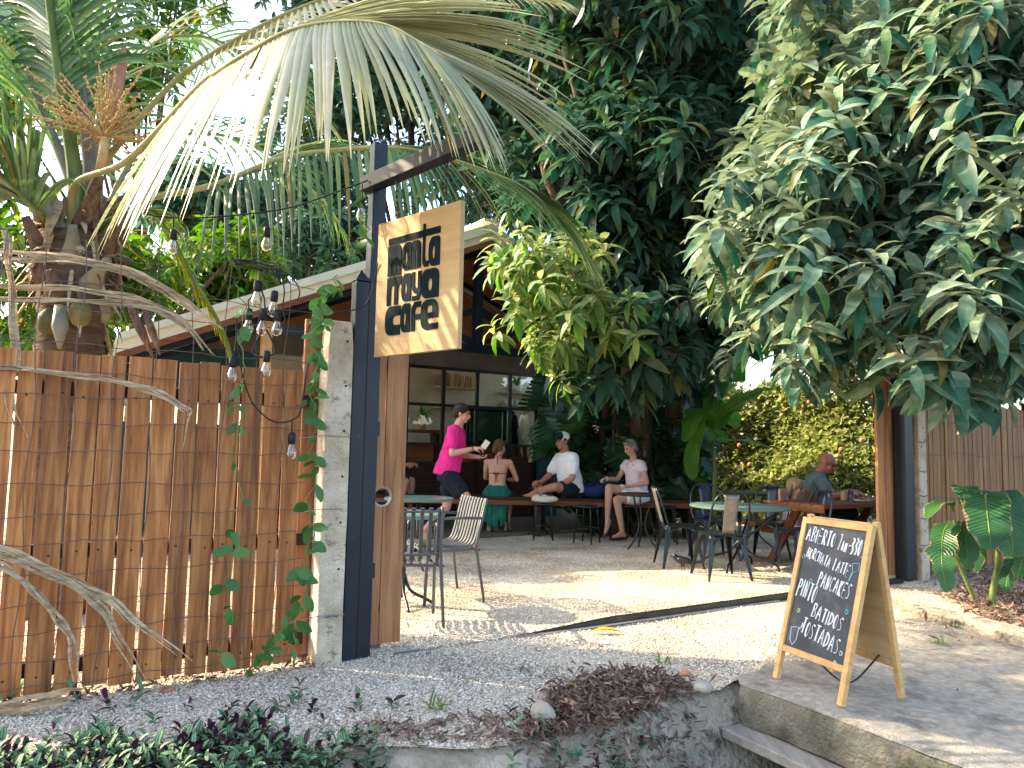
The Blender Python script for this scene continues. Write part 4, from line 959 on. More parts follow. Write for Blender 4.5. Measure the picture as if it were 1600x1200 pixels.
cable([(590, 410, 4.3), (585, 440, 4.33), (572, 475, 4.33), (545, 486, 4.3), (500, 492, 4.25), (485, 505, 4.25), (480, 525, 4.25)])
cable([(363, 405, 4.1), (395, 408, 4.1), (430, 420, 4.12), (455, 432, 4.12), (468, 455, 4.1), (464, 470, 4.1)])
cable([(365, 412, 4.08), (400, 420, 4.1), (435, 424, 4.1), (444, 452, 4.1), (442, 480, 4.08), (445, 500, 4.08), (438, 512, 4.08)])
cable([(402, 448, 4.1), (395, 462, 4.1), (388, 470, 4.1), (389, 482, 4.1)]); cable([(402, 448, 4.1), (412, 462, 4.1), (414, 482, 4.1)])
for k in range(5): cable([(362+4*k, 402+3*k, 4.08), (372+7*k, 412-2*k, 4.12), (390+9*k, 410+4*(k % 2), 4.1), (420+4*k, 425-3*k, 4.08), (438, 436+2*k, 4.1)], .004, 4)
cable([(410, 515, 4.08), (398, 540, 4.08), (396, 552, 4.08), (412, 558, 4.06), (428, 552, 4.08), (426, 535, 4.08), (416, 515, 4.08)], .005)
for x, y, l_ in ((389, 490, .0), (411, 491, .1), (433, 492, -.1), (402, 446, 0), (429, 462, .2)): bulb(at(x, y, 4.1), l_)
bulb(at(417, 556, 4.05), 0)
cable([(370, 525, 4.0), (372, 545, 4.0), (380, 590, 4.0), (395, 630, 4.03), (420, 655, 4.08), (440, 660, 4.1), (458, 655, 4.12), (470, 640, 4.15), (482, 560, 4.2)])
cable([(369, 490, 4.0), (369, 530, 4.0), (366, 552, 3.98)]); bulb(at(364, 564, 3.98)); cable([(456, 656, 4.1), (456, 676, 4.1)]); bulb(at(456, 684, 4.1))
# ================================================================== PEOPLE
def V(*a): return Vector(a)
class Fig(MB):
    def cap(s, a, b, ra, rb, n=12):
        a = Vector(a); b = Vector(b); d = b-a
        if d.length < 1e-5: return s.ell(a, (ra, ra, ra))
        d.normalize(); pts = []; rad = []
        for q in (-.98, -.8, -.45): pts.append(a+d*ra*q); rad.append(ra*math.sqrt(1-q*q))
        pts.append(a); rad.append(ra); pts.append(b); rad.append(rb)
        for q in (.45, .8, .98): pts.append(b+d*rb*q); rad.append(rb*math.sqrt(1-q*q))
        return s.tube(pts, rad, n)
    def limb(s, pts, rads):
        for i in range(len(pts)-1): s.cap(pts[i], pts[i+1], rads[i], rads[i+1])
        return s
    def sweep(s, pts, wd, dp, lat, n=16):
        pts = [Vector(p) for p in pts]; m = len(pts); k = len(s.v); lat = Vector(lat).normalized()
        for i, p in enumerate(pts):
            t = (pts[min(i+1, m-1)]-pts[max(i-1, 0)]).normalized(); x = (lat-t*lat.dot(t)).normalized(); y = t.cross(x)
            for j in range(n):
                a = 2*math.pi*j/n; c, q = math.cos(a), math.sin(a)
                c = math.copysign(abs(c)**.85, c); q = math.copysign(abs(q)**.85, q)
                s.v.append(tuple(p+x*c*wd[i]+y*q*dp[i]))
        for i in range(m-1):
            for j in range(n): a = k+i*n+j; b = k+i*n+(j+1) % n; s.f.append((a, b, b+n, a+n))
        s.f.append(tuple(k+j for j in range(n))[::-1]); s.f.append(tuple(k+(m-1)*n+j for j in range(n))); return s
    def fused(s, name, mat, parent, vox=.009, it=5):
        me = s.mesh(name); tmp = bpy.data.objects.new('tmp', me); COL.objects.link(tmp)
        rm = tmp.modifiers.new('r', 'REMESH'); rm.mode = 'VOXEL'; rm.voxel_size = vox; rm.use_smooth_shade = True
        sm = tmp.modifiers.new('s', 'SMOOTH'); sm.factor = .5; sm.iterations = it
        m2 = bpy.data.meshes.new_from_object(tmp.evaluated_get(bpy.context.evaluated_depsgraph_get())); bpy.data.objects.remove(tmp)
        if name in ('t_shirt', 'shirt', 'shorts', 'sarong', 'dress', 'trousers'):   # cloth folds
            n_ = len(m2.vertices); co = np.empty(n_*3, np.float32); no = np.empty(n_*3, np.float32); m2.vertices.foreach_get('co', co); m2.vertices.foreach_get('normal', no); co = co.reshape(-1, 3); no = no.reshape(-1, 3)
            fd = np.array([noise.noise(Vector((x*11+z*4, y*11-z*5, z*4.5)))+.6*noise.noise(Vector((x*23-z*9, y*23+z*7, z*11+3))) for x, y, z in co.tolist()], np.float32)
            co += no*(fd*.011)[:, None]; m2.vertices.foreach_set('co', co.reshape(-1)); m2.update()
        m2.polygons.foreach_set('use_smooth', [True]*len(m2.polygons)); m2.name = name
        return link(name, m2, parent, MATS[mat])
def hand(fg, wrist, dirv, palm_n, sc=1., curl=.5):
    """palm, four fingers with a knuckle bend, thumb leaving the side"""
    d = Vector(dirv).normalized(); nrm = Vector(palm_n); nrm = (nrm-d*nrm.dot(d)).normalized(); sd = d.cross(nrm)
    w = Vector(wrist); fg.cap(w, w+d*.03*sc, .026*sc, .03*sc); pc_ = w+d*.055*sc
    for q in (-.022, 0, .022): fg.cap(w+d*.02*sc+sd*q*.7*sc, w+d*.085*sc+sd*q*sc, .016*sc, .014*sc)
    for k, q in enumerate((-.033, -.011, .011, .033)):
        L_ = (.065, .08, .075, .058)[k]*sc; b = w+d*.088*sc+sd*q*sc; m1 = b+(d*math.cos(curl*.6)+nrm*math.sin(curl*.6))*L_*.5; e = m1+(d*math.cos(curl*1.8)+nrm*math.sin(curl*1.8))*L_*.5
        fg.limb([b, m1, e], [.0105*sc, .0098*sc, .0085*sc])
    b = w+d*.03*sc-sd*.028*sc; fg.limb([b, b+(d*.6-sd*.7+nrm*.4).normalized()*.035*sc, b+(d*1.1-sd*.6+nrm*.8).normalized()*.065*sc], [.013*sc, .012*sc, .0095*sc])
def foot(fg, ankle, toe_dir, sc=1., down=None):
    a = Vector(ankle); t = Vector(toe_dir).normalized(); dn = Vector(down or (0, 0, -1)); heel = a+dn*.055*sc-t*.035*sc; ball = a+dn*.06*sc+t*.13*sc; tip = a+dn*.062*sc+t*.185*sc
    fg.limb([a, heel], [.038*sc, .034*sc]); fg.limb([heel, ball, tip], [.032*sc, .033*sc, .022*sc]); fg.limb([a, ball], [.036*sc, .026*sc])
def head(fg, c, fwd, up, sc=1.):
    f_ = Vector(fwd).normalized(); u_ = Vector(up); u_ = (u_-f_*u_.dot(f_)).normalized(); l_ = u_.cross(f_); c = Vector(c); M_ = Matrix((f_, l_, u_)).transposed()
    def P_(x, y, z): return c+M_ @ Vector((x*sc, y*sc, z*sc))
    fg.ell(P_(-.012, 0, .03), (.096*sc, .076*sc, .088*sc), 14, 10, M_); fg.ell(P_(.018, 0, -.04), (.066*sc, .058*sc, .075*sc), 12, 9, M_)
    fg.ell(P_(.055, 0, -.09), (.026*sc, .03*sc, .022*sc), 8, 6, M_)
    fg.limb([P_(.083, 0, .012), P_(.103, 0, -.032)], [.011*sc, .015*sc]); fg.ell(P_(.074, 0, .03), (.02*sc, .05*sc, .012*sc), 8, 6, M_)
    for sy in (-1, 1): fg.ell(P_(-.012, sy*.078, -.01), (.02*sc, .012*sc, .032*sc), 8, 6, M_); fg.ell(P_(.055, sy*.042, -.03), (.025*sc, .022*sc, .025*sc), 8, 6, M_)
    fg.ell(P_(.084, 0, -.062), (.012*sc, .024*sc, .009*sc), 8, 6, M_)
    return P_, M_
def face(t, P_, M_, sc=1.):
    for sy in (-1, 1):
        MB().ell(P_(.079, sy*.031, .004), (.011*sc, .013*sc, .008*sc), 8, 6, M_).build('eye', MATS['dark_eye'], t, smooth=True)
        MB().ell(P_(.086, sy*.033, .026), (.008*sc, .02*sc, .0045*sc), 8, 5, M_).build('eyebrow', MATS['hair_dark'], t, smooth=True)
    MB().ell(P_(.091, 0, -.062), (.009*sc, .02*sc, .006*sc), 8, 5, M_).build('lips', MATS['lip'], t, smooth=True)
def hair(t, P_, M_, mat, sc=1., back=.0, length=0, vol=1., fringe=.035):
    g = Fig(); q = random.Random(5)
    g.ell(P_(-.022, 0, .05), (.098*sc*vol, .085*sc*vol, .082*sc*vol), 14, 10, M_); g.ell(P_(-.06, 0, .0), (.065*sc*vol, .078*sc*vol, .075*sc), 12, 9, M_)
    for k in range(22):
        a = q.uniform(-1.3, 1.3); g.ell(P_(.055*math.cos(a)+q.uniform(-.08, .0), .065*math.sin(a), .1+q.uniform(-.02, .02)-.03*abs(a)), (.03*sc, .022*sc, .016*sc), 6, 5, M_)
    for k in range(8): g.ell(P_(.055+q.uniform(-.01, .008), (k/7-.5)*.1, .083+fringe*.2+q.uniform(-.01, .01)), (.022*sc, .014*sc, .022*sc), 6, 5, M_)
    for sy in (-1, 1): g.ell(P_(.0, sy*.074, .03), (.035*sc, .012*sc, .035*sc), 6, 5, M_)
    if length:
        for k in range(9):
            a = (k/8-.5)*2.6; g.limb([P_(-.05-.03*math.cos(a), .075*math.sin(a), .02), P_(-.06-.04*math.cos(a), .085*math.sin(a), -length*.5), P_(-.05-.03*math.cos(a), .075*math.sin(a)+q.uniform(-.01, .01), -length)], [.035*sc, .03*sc, .014*sc])
    return g.fused('hair', mat, t, .007, 2)

# ---------- 1: walking man in pink (facing +x)
p = at(704, 750, 9.25)
t = thing('person', 'walking person in magenta t-shirt and black shorts, holding a paper slip', 'person', (p.x, 9.25, 0), R(-6))
b = Fig()
pel, chs, nk, hd = V(-.02, 0, .93), V(.05, 0, 1.3), V(.085, 0, 1.53), V(.125, 0, 1.665)
shR, elR, wrR = V(.05, -.195, 1.45), V(.06, -.26, 1.17), V(.3, -.2, 1.23)
shL, elL, wrL = V(.05, .195, 1.45), V(.08, .25, 1.15), V(.3, .12, 1.13)
b.sweep([pel-V(0, 0, .08), pel, V(.0, 0, 1.07), V(.03, 0, 1.22), chs+V(0, 0, .06), V(.06, 0, 1.46)], [.15, .155, .135, .15, .165, .11], [.1, .11, .095, .105, .105, .07], (0, 1, 0))
b.limb([V(.06, 0, 1.42), nk, hd-V(.01, 0, .05)], [.075, .058, .055])
for s_, e_, w_ in ((shR, elR, wrR), (shL, elL, wrL)): b.limb([V(.05, 0, 1.42), s_, s_.lerp(e_, .5), e_, e_.lerp(w_, .35), w_], [.09, .06, .05, .041, .042, .028])
hand(b, wrR, (1, .15, .15), (0, .3, -1), 1, .9); hand(b, wrL, (1, -.1, -.1), (0, 0, 1), 1, .7)
hpR, hpL = V(-.02, -.095, .9), V(-.02, .095, .9); knR, anR = V(.3, -.11, .54), V(.2, -.11, .1); knL, anL = V(-.06, .1, .5), V(-.34, .1, .2)
for h_, k_, a_ in ((hpR, knR, anR), (hpL, knL, anL)): b.limb([h_, h_.lerp(k_, .5), k_, k_.lerp(a_, .3), a_], [.092, .078, .056, .057, .036])
foot(b, anR, (1, 0, .02)); foot(b, anL, (.75, 0, -.66), down=(-.66, 0, -.75))
P_, M_ = head(b, hd, (1, 0, -.12), (0, 0, 1), .98); b.fused('body', 'skin', t); face(t, P_, M_); hair(t, P_, M_, 'hair_dark', 1.0, vol=1.06)
c = Fig(); c.sweep([V(-.055, 0, .9), V(-.04, 0, 1.0), V(.0, 0, 1.12), V(.03, 0, 1.26), V(.055, 0, 1.4), V(.07, 0, 1.5)], [.195, .19, .175, .175, .175, .085], [.16, .155, .14, .13, .12, .075], (0, 1, 0))
for s_, e_ in ((shR, elR), (shL, elL)): c.limb([V(.05, 0, 1.44), s_, s_.lerp(e_, .62)], [.09, .075, .078])
c.fused('t_shirt', 'pink_cloth', t, .011, 3)
c = Fig(); c.sweep([V(-.03, 0, .84), V(-.03, 0, .93), V(-.02, 0, 1.0)], [.17, .175, .16], [.135, .14, .125], (0, 1, 0)); c.limb([hpR, hpR.lerp(knR, .48)], [.115, .112]); c.limb([hpL, hpL.lerp(knL, .5)], [.115, .112])
c.fused('shorts', 'navy_cloth', t, .011, 3)
for an, dx, kk in ((anR, V(1, 0, .02), V(0, 0, -1)), (anL, V(.75, 0, -.66), V(-.66, 0, -.75))):
    dx = dx.normalized(); s0 = an+kk*.098; s_ = MB(); s_.tube([s0-dx*.08, s0-dx*.03, s0+dx*.08, s0+dx*.17, s0+dx*.205], [.03, .038, .045, .045, .02], 10, flat=.3); s_.build('sandal', MATS['leather'], t, smooth=True)
MB().tube([wrR+V(0, .032*math.cos(a), .032*math.sin(a)) for a in np.linspace(0, 6.283, 13)], .004, 5, cap=False).build('bracelet', MATS['rubber'], t)
pp = MB().box((0, 0, 0), (.07, .003, .11)).build('paper_slip', MATS['paper']); hw = t.matrix_basis @ (wrR+V(.15, .035, .055)); pp.location = hw; pp.rotation_euler = (.3, .55, .2); tag(pp, 'cream paper slip held in the hand of the walker in pink', 'paper')
ph = MB().box((0, 0, 0), (.15, .075, .012)).build('dark_wallet', MATS['leather'], bevel=.004); ph.location = t.matrix_basis @ (wrL+V(.12, .0, .035)); ph.rotation_euler = (0, .1, .1); tag(ph, 'dark wallet held low by the walker in pink', 'wallet')

# ---------- 2: woman in green sarong, back to the viewer (facing +x locally, turned away)
sp_ = STP[1]
t = thing('person', 'seated person seen from behind in rust string bikini top and green sarong', 'person', (sp_.x, sp_.y, 0), R(80))
b = Fig(); pel, nk, hd = V(0, 0, .6), V(.045, 0, 1.13), V(.09, -.02, 1.255)
shR, elR, wrR = V(.04, -.17, 1.04), V(.12, -.27, .79), V(.3, -.12, .78); shL, elL, wrL = V(.04, .17, 1.04), V(.16, .21, .8), V(.33, .1, .8)
b.sweep([V(-.02, 0, .5), pel, V(.0, 0, .74), V(.02, 0, .9), V(.035, 0, 1.0), V(.04, 0, 1.08)], [.175, .17, .122, .137, .15, .085], [.12, .115, .088, .092, .09, .055], (0, 1, 0))
b.limb([V(.04, 0, 1.03), nk, hd-V(.01, 0, .05)], [.062, .047, .045])
for s_, e_, w_ in ((shR, elR, wrR), (shL, elL, wrL)): b.limb([V(.04, 0, 1.02), s_, s_.lerp(e_, .5), e_, e_.lerp(w_, .35), w_], [.075, .047, .042, .034, .034, .024]); hand(b, w_, (1, 0, .1), (0, .5, -1), .88, .8)
for sy in (-1, 1):
    h_, k_, a_ = V(0, sy*.1, .58), V(.42, sy*.13, .52), V(.2 if sy < 0 else .05, sy*.12, .1); b.limb([h_, h_.lerp(k_, .5), k_, k_.lerp(a_, .3), a_], [.1, .083, .055, .052, .033]); foot(b, a_, (1, sy*.3, 0), .9)
P_, M_ = head(b, hd, (1, -.55, -.05), (0, 0, 1), .92); b.fused('body', 'skin', t); face(t, P_, M_, .92)
hg = hair(t, P_, M_, 'hair_brown', .93, vol=1.07)
Fig().ell(P_(-.115, 0, .0), (.05, .055, .055), 10, 8).ell(P_(-.12, .02, -.05), (.035, .04, .05), 8, 7).limb([P_(-.1, 0, -.05), P_(-.09, .01, -.12)], [.03, .012]).fused('hair_bun', 'hair_brown', t, .008, 2)
def band(pts, r_=.0045): return MB().tube(catmull(pts, 4), r_, 6).build('bikini_string', MATS['rust_cloth'], t, smooth=True)
zb = .88
band([(.1, -.13, zb), (.02, -.152, zb), (-.05, -.1, zb), (-.078, 0, zb-.005), (-.05, .1, zb), (.02, .152, zb), (.1, .13, zb)], .007)
band([(.03, -.04, 1.15), (-.025, -.01, 1.12), (-.045, 0, 1.04), (-.05, .004, .98)]); band([(.03, .04, 1.15), (-.025, .01, 1.12), (-.05, -.004, 1.0), (-.056, -.008, .95)])
band([(-.078, 0, zb), (-.09, .012, .83), (-.085, .016, .74), (-.09, .012, .68)]); band([(-.078, 0, zb), (-.09, -.012, .82), (-.085, -.014, .76)])
band([(-.08, 0, zb), (-.1, .03, zb+.02), (-.095, .028, zb-.025), (-.08, 0, zb)]); band([(-.08, 0, zb), (-.1, -.03, zb+.02), (-.095, -.028, zb-.025), (-.08, 0, zb)])
for sy in (-1, 1): Fig().ell((.12, sy*.07, .9), (.03, .06, .05)).build('bikini_cup', MATS['rust_cloth'], t, smooth=True)
c = Fig(); c.sweep([V(-.02, 0, .47), V(-.025, 0, .54), V(-.015, 0, .62), V(.0, 0, .69)], [.205, .2, .185, .15], [.155, .15, .13, .1], (0, 1, 0))
for sy in (-1, 1): c.limb([V(0, sy*.1, .57), V(.4, sy*.13, .52)], [.12, .08])
c.limb([V(.3, 0, .5), V(.32, 0, .38)], [.12, .1])
q_ = random.Random(9)
for k in range(11):   # hanging folds of the wrap behind the stool
    y = (k/10-.5)*.3; L_ = .3+.05*math.sin(k*1.9)+(.07 if 3 < k < 7 else 0); c.limb([V(-.13, y*.9, .53), V(-.16-.012*(k % 2), y, .45), V(-.15-.02*(k % 2), y*.95, .5-L_)], [.036, .03, .022])
c.fused('sarong', 'green_cloth', t, .01, 3)

# ---------- 3: man in cap, cross legged on the bench, facing left and a little forward
p = at(890, 770, 10.82)
t = thing('person', 'person in white shirt and navy cap sitting cross legged on the bench', 'person', (p.x, 10.82, .555), R(205))
b = Fig(); pel, nk, hd = V(0, 0, .1), V(.09, 0, .69), V(.14, .02, .81)
shR, elR, wrR = V(.06, -.2, .57), V(.22, -.25, .29), V(.42, -.08, .22); shL, elL, wrL = V(.06, .2, .57), V(.13, .3, .29), V(.3, .2, .16)
b.sweep([V(-.02, 0, .02), pel, V(.0, 0, .25), V(.04, 0, .42), V(.06, 0, .54), V(.07, 0, .62)], [.18, .18, .16, .175, .18, .11], [.13, .13, .13, .125, .115, .07], (0, 1, 0))
b.limb([V(.07, 0, .58), nk, hd-V(.01, 0, .05)], [.08, .062, .06])
for s_, e_, w_ in ((shR, elR, wrR), (shL, elL, wrL)): b.limb([V(.06, 0, .56), s_, s_.lerp(e_, .5), e_, e_.lerp(w_, .35), w_], [.1, .064, .056, .045, .046, .031]); hand(b, w_, (1, 0, -.1), (0, .2, -1), 1.05, 1.1)
for sy in (-1, 1):
    h_, k_ = V(.02, sy*.1, .1), V(.4, sy*.3, .17); a_ = V(.5, -sy*.12, .07); b.limb([h_, h_.lerp(k_, .5), k_, k_.lerp(a_, .35), a_], [.1, .085, .06, .058, .038]); foot(b, a_, (.4, -sy, 0), 1, down=(.3, 0, -1))
P_, M_ = head(b, hd, (1, .05, -.12), (0, 0, 1), 1.02); b.fused('body', 'skin_tan', t); face(t, P_, M_); hair(t, P_, M_, 'hair_dark', .98, vol=.98)
Fig().ell(P_(.04, 0, -.085), (.045, .05, .035), 10, 7, M_).ell(P_(.085, 0, -.05), (.012, .035, .01), 8, 5, M_).fused('beard', 'hair_grey', t, .007, 1)
capo = Fig(); capo.ell(P_(-.015, 0, .055), (.106, .09, .082), 14, 10, M_); capo.fused('cap_crown', 'white_cloth', t, .008, 1)
Fig().ell(P_(.03, 0, .065), (.072, .082, .07), 12, 8, M_).fused('cap_front', 'navy_cloth', t, .008, 1)
Fig().ell(P_(.125, 0, .045), (.07, .075, .009), 12, 6, M_).fused('cap_brim', 'navy_cloth', t, .006, 1)
c = Fig(); c.sweep([V(-.03, 0, .07), V(-.01, 0, .2), V(.02, 0, .34), V(.05, 0, .47), V(.06, 0, .56), V(.07, 0, .645)], [.215, .205, .2, .2, .195, .085], [.165, .165, .155, .145, .13, .08], (0, 1, 0))
for s_, e_ in ((shR, elR), (shL, elL)): c.limb([V(.06, 0, .57), s_, s_.lerp(e_, .62)], [.1, .08, .086])
for sy in (-1, 1): c.limb([V(.1, 0, .63), V(.12, sy*.05, .6)], [.02, .02])
c.fused('shirt', 'white_cloth', t, .011, 2)
c = Fig()
for sy in (-1, 1): c.limb([V(0, sy*.1, .1), V(.02, sy*.1, .1).lerp(V(.4, sy*.3, .17), .6)], [.125, .105])
c.sweep([V(-.03, 0, .0), V(-.03, 0, .16)], [.2, .19], [.15, .14], (0, 1, 0)); c.fused('shorts', 'navy_cloth', t, .011, 2)

# ---------- 4: woman in blush top on the bench, legs crossed, facing left
p = at(995, 772, 10.62)
t = thing('person', 'seated person in blush t-shirt and pale shorts with legs crossed, looking down', 'person', (p.x, 10.66, 0), R(208))
b = Fig(); pel, nk, hd = V(0, 0, .64), V(.06, 0, 1.17), V(.12, .0, 1.29)
shR, elR, wrR = V(.04, -.17, 1.06), V(.17, -.22, .83), V(.42, -.14, .84); shL, elL, wrL = V(.04, .17, 1.06), V(.02, .26, .8), V(.22, .15, .75)
b.sweep([V(-.02, 0, .55), pel, V(.0, 0, .78), V(.025, 0, .93), V(.04, 0, 1.04), V(.045, 0, 1.1)], [.17, .165, .125, .14, .15, .085], [.12, .115, .1, .1, .092, .055], (0, 1, 0))
b.limb([V(.045, 0, 1.06), nk, hd-V(.01, 0, .05)], [.062, .047, .046])
for s_, e_, w_ in ((shR, elR, wrR), (shL, elL, wrL)): b.limb([V(.04, 0, 1.05), s_, s_.lerp(e_, .5), e_, e_.lerp(w_, .35), w_], [.078, .048, .042, .034, .034, .024])
hand(b, wrR, (1, .1, -.05), (0, .3, -1), .9, 1.0); hand(b, wrL, (1, -.2, .05), (0, .2, -1), .9, .9)
for h_, k_, a_, td in ((V(0, -.09, .62), V(.44, -.05, .72), V(.5, -.0, .28), (.6, .3, -.75)), (V(0, .09, .61), V(.4, .08, .56), V(.33, .12, .12), (1, .1, 0))):
    b.limb([h_, h_.lerp(k_, .5), k_, k_.lerp(a_, .3), a_], [.1, .082, .056, .054, .034]); foot(b, a_, td, .92, down=(-.5, 0, -.8) if td[2] < -.1 else None)
P_, M_ = head(b, hd, (1, .0, -.4), (.2, 0, 1), .92); b.fused('body', 'skin', t); face(t, P_, M_, .92); hair(t, P_, M_, 'hair_grey', .93, vol=1.02)
Fig().limb([P_(-.09, 0, .02), P_(-.11, 0, -.06), P_(-.09, 0, -.1)], [.035, .03, .014]).fused('ponytail', 'hair_grey', t, .007, 1)
g = MB()
for sy in (-1, 1): g.ell(P_(.055, sy*.035, .115), (.014, .03, .02), 8, 6, M_)
g.tube([P_(-.03, -.088, .06), P_(.05, -.06, .115), P_(.06, 0, .118), P_(.05, .06, .115), P_(-.03, .088, .06)], .004, 5); g.build('sunglasses', MATS['rubber'], t, smooth=True)
c = Fig(); c.sweep([V(-.02, 0, .62), V(-.0, 0, .74), V(.015, 0, .87), V(.035, 0, 1.0), V(.045, 0, 1.075)], [.185, .16, .158, .165, .1], [.14, .125, .125, .118, .075], (0, 1, 0))
for s_, e_ in ((shR, elR), (shL, elL)): c.limb([V(.04, 0, 1.04), s_, s_.lerp(e_, .28)], [.08, .06, .062])
c.fused('t_shirt', 'blush_cloth', t, .01, 2)
c = Fig(); c.sweep([V(-.03, 0, .53), V(-.02, 0, .68)], [.19, .175], [.14, .13], (0, 1, 0)); c.limb([V(0, -.09, .62), V(.2, -.07, .67)], [.115, .1]); c.limb([V(0, .09, .61), V(.2, .085, .585)], [.115, .1]); c.fused('shorts', 'white_cloth', t, .01, 2)
MB().tube([(wrR+V(0, .03*math.cos(a), .03*math.sin(a))) for a in np.linspace(0, 6.283, 13)], .007, 6, cap=False).build('bracelet', MATS['ceramic'], t)
MB().tube(catmull([V(.0, -.09, 1.09), V(.1, -.05, .99), V(.125, 0, .95), V(.1, .05, .99), V(.0, .09, 1.09)], 4), .005, 5).build('necklace', MATS['leather'], t)
for a_, td, dn in ((V(.33, .12, .12), V(1, .1, 0), V(0, 0, -1)), (V(.5, 0, .28), V(.6, .3, -.75), V(-.5, 0, -.8))):
    td = td.normalized(); dn = dn.normalized(); s0 = a_+dn*.088; MB().tube([s0-td*.07, s0, s0+td*.1, s0+td*.19], [.028, .034, .04, .022], 10, flat=.3).build('sandal', MATS['leather'], t, smooth=True)

# ---------- 5: bald man at the picnic table
pb = onpt(1.12, .98, 0)
t = thing('person', 'person in grey teal t-shirt leaning over the picnic table', 'person', (pb.x, pb.y, 0), R(-18))
b = Fig(); pel, nk, hd = V(0, 0, .55), V(.12, 0, 1.04), V(.2, 0, 1.14)
shR, elR, wrR = V(.08, -.2, .95), V(.22, -.3, .74), V(.46, -.16, .8); shL, elL, wrL = V(.08, .2, .95), V(.3, .26, .75), V(.5, .1, .8)
b.sweep([V(-.02, 0, .46), pel, V(.0, 0, .68), V(.05, 0, .82), V(.08, 0, .93), V(.1, 0, .99)], [.18, .18, .17, .18, .18, .11], [.13, .14, .14, .13, .115, .07], (0, 1, 0))
b.limb([V(.09, 0, .95), nk, hd-V(.02, 0, .05)], [.08, .066, .064])
for s_, e_, w_ in ((shR, elR, wrR), (shL, elL, wrL)): b.limb([V(.08, 0, .94), s_, s_.lerp(e_, .5), e_, e_.lerp(w_, .35), w_], [.1, .062, .054, .044, .045, .031]); hand(b, w_, (1, 0, -.1), (0, .2, -1), 1.03, 1.1)
for sy in (-1, 1):
    h_, k_, a_ = V(0, sy*.11, .53), V(.44, sy*.16, .55), V(.4, sy*.16, .1); b.limb([h_, h_.lerp(k_, .5), k_, k_.lerp(a_, .3), a_], [.1, .086, .06, .058, .038]); foot(b, a_, (1, 0, 0))
P_, M_ = head(b, hd, (1, -.1, -.5), (.3, 0, 1), 1.05); b.fused('body', 'skin_red', t); face(t, P_, M_, 1.05)
c = Fig(); c.sweep([V(-.03, 0, .5), V(0, 0, .66), V(.05, 0, .8), V(.08, 0, .92), V(.1, 0, 1.0)], [.2, .195, .2, .195, .095], [.16, .16, .15, .135, .08], (0, 1, 0))
for s_, e_ in ((shR, elR), (shL, elL)): c.limb([V(.08, 0, .94), s_, s_.lerp(e_, .5)], [.1, .078, .082])
c.fused('t_shirt', 'teal_cloth', t, .011, 2)
c = Fig(); c.sweep([V(-.03, 0, .44), V(-.03, 0, .58)], [.19, .185], [.15, .145], (0, 1, 0))
for sy in (-1, 1): c.limb([V(0, sy*.11, .53), V(.44, sy*.16, .55), V(.41, sy*.16, .2)], [.12, .085, .065])
c.fused('trousers', 'navy_cloth', t, .011, 2)
# ---------- 6: child
pk = onpt(.68, .92, 0)
t = thing('person', 'small person in a pale dress seated at the picnic table end', 'person', (pk.x, pk.y, -.16), R(-35))
b = Fig(); hd = V(.05, 0, 1.0)
b.sweep([V(0, 0, .44), V(0, 0, .6), V(.02, 0, .76), V(.03, 0, .84)], [.12, .11, .12, .07], [.09, .085, .085, .05], (0, 1, 0)); b.limb([V(.03, 0, .82), hd-V(.01, 0, .05)], [.045, .04])
for sy in (-1, 1):
    s_, e_, w_ = V(.03, sy*.13, .8), V(.1, sy*.18, .66), V(.26, sy*.1, .75); b.limb([V(.03, 0, .78), s_, e_, w_], [.06, .04, .032, .024]); hand(b, w_, (1, 0, 0), (0, .2, -1), .75, .9)
    h_, k_, a_ = V(0, sy*.08, .47), V(.3, sy*.1, .47), V(.3, sy*.1, .18); b.limb([h_, k_, a_], [.075, .05, .032]); foot(b, a_, (1, 0, 0), .75)
P_, M_ = head(b, hd, (1, .1, -.15), (0, 0, 1), .9); b.fused('body', 'skin', t); face(t, P_, M_, .9); hair(t, P_, M_, 'hair_blond', .93, length=.17, vol=1.06)
c = Fig(); c.sweep([V(0, 0, .45), V(0, 0, .62), V(.02, 0, .77), V(.03, 0, .84)], [.14, .135, .135, .075], [.11, .11, .1, .06], (0, 1, 0))
for sy in (-1, 1): c.limb([V(.03, 0, .79), V(.03, sy*.13, .8), V(.06, sy*.155, .73)], [.06, .05, .05]); c.limb([V(0, sy*.08, .47), V(.18, sy*.09, .48)], [.09, .08])
c.fused('dress', 'blush_cloth', t, .01, 2)
# ---------- 7: customer mostly hidden behind the gate, leg and grey shoe in view
p = at(612, 700, 10.9)
t = thing('person', 'seated person half hidden behind the gate planks, bare leg and grey shoe showing', 'person', (p.x-.12, 10.9, 0), R(-10))
b = Fig(); hd = V(.06, 0, 1.42)
b.sweep([V(-.02, 0, .66), V(0, 0, .78), V(.01, 0, .95), V(.03, 0, 1.1), V(.04, 0, 1.24)], [.17, .165, .15, .165, .11], [.12, .12, .11, .11, .07], (0, 1, 0)); b.limb([V(.04, 0, 1.2), hd-V(.01, 0, .05)], [.075, .058])
for sy in (-1, 1):
    s_, e_, w_ = V(.03, sy*.19, 1.18), V(.1, sy*.26, .92), V(.34, sy*.17, .98); b.limb([V(.03, 0, 1.16), s_, e_, e_.lerp(w_, .35), w_], [.09, .06, .043, .043, .03]); hand(b, w_, (1, 0, .1), (0, .2, -1), 1, .8)
    h_, k_, a_ = V(0, sy*.1, .74), V(.4, sy*.14, .74), V(.38 if sy > 0 else .3, sy*.14, .72-.42); b.limb([h_, h_.lerp(k_, .5), k_, k_.lerp(a_, .3), a_], [.095, .08, .056, .057, .037]); foot(b, a_, (1, 0, 0))
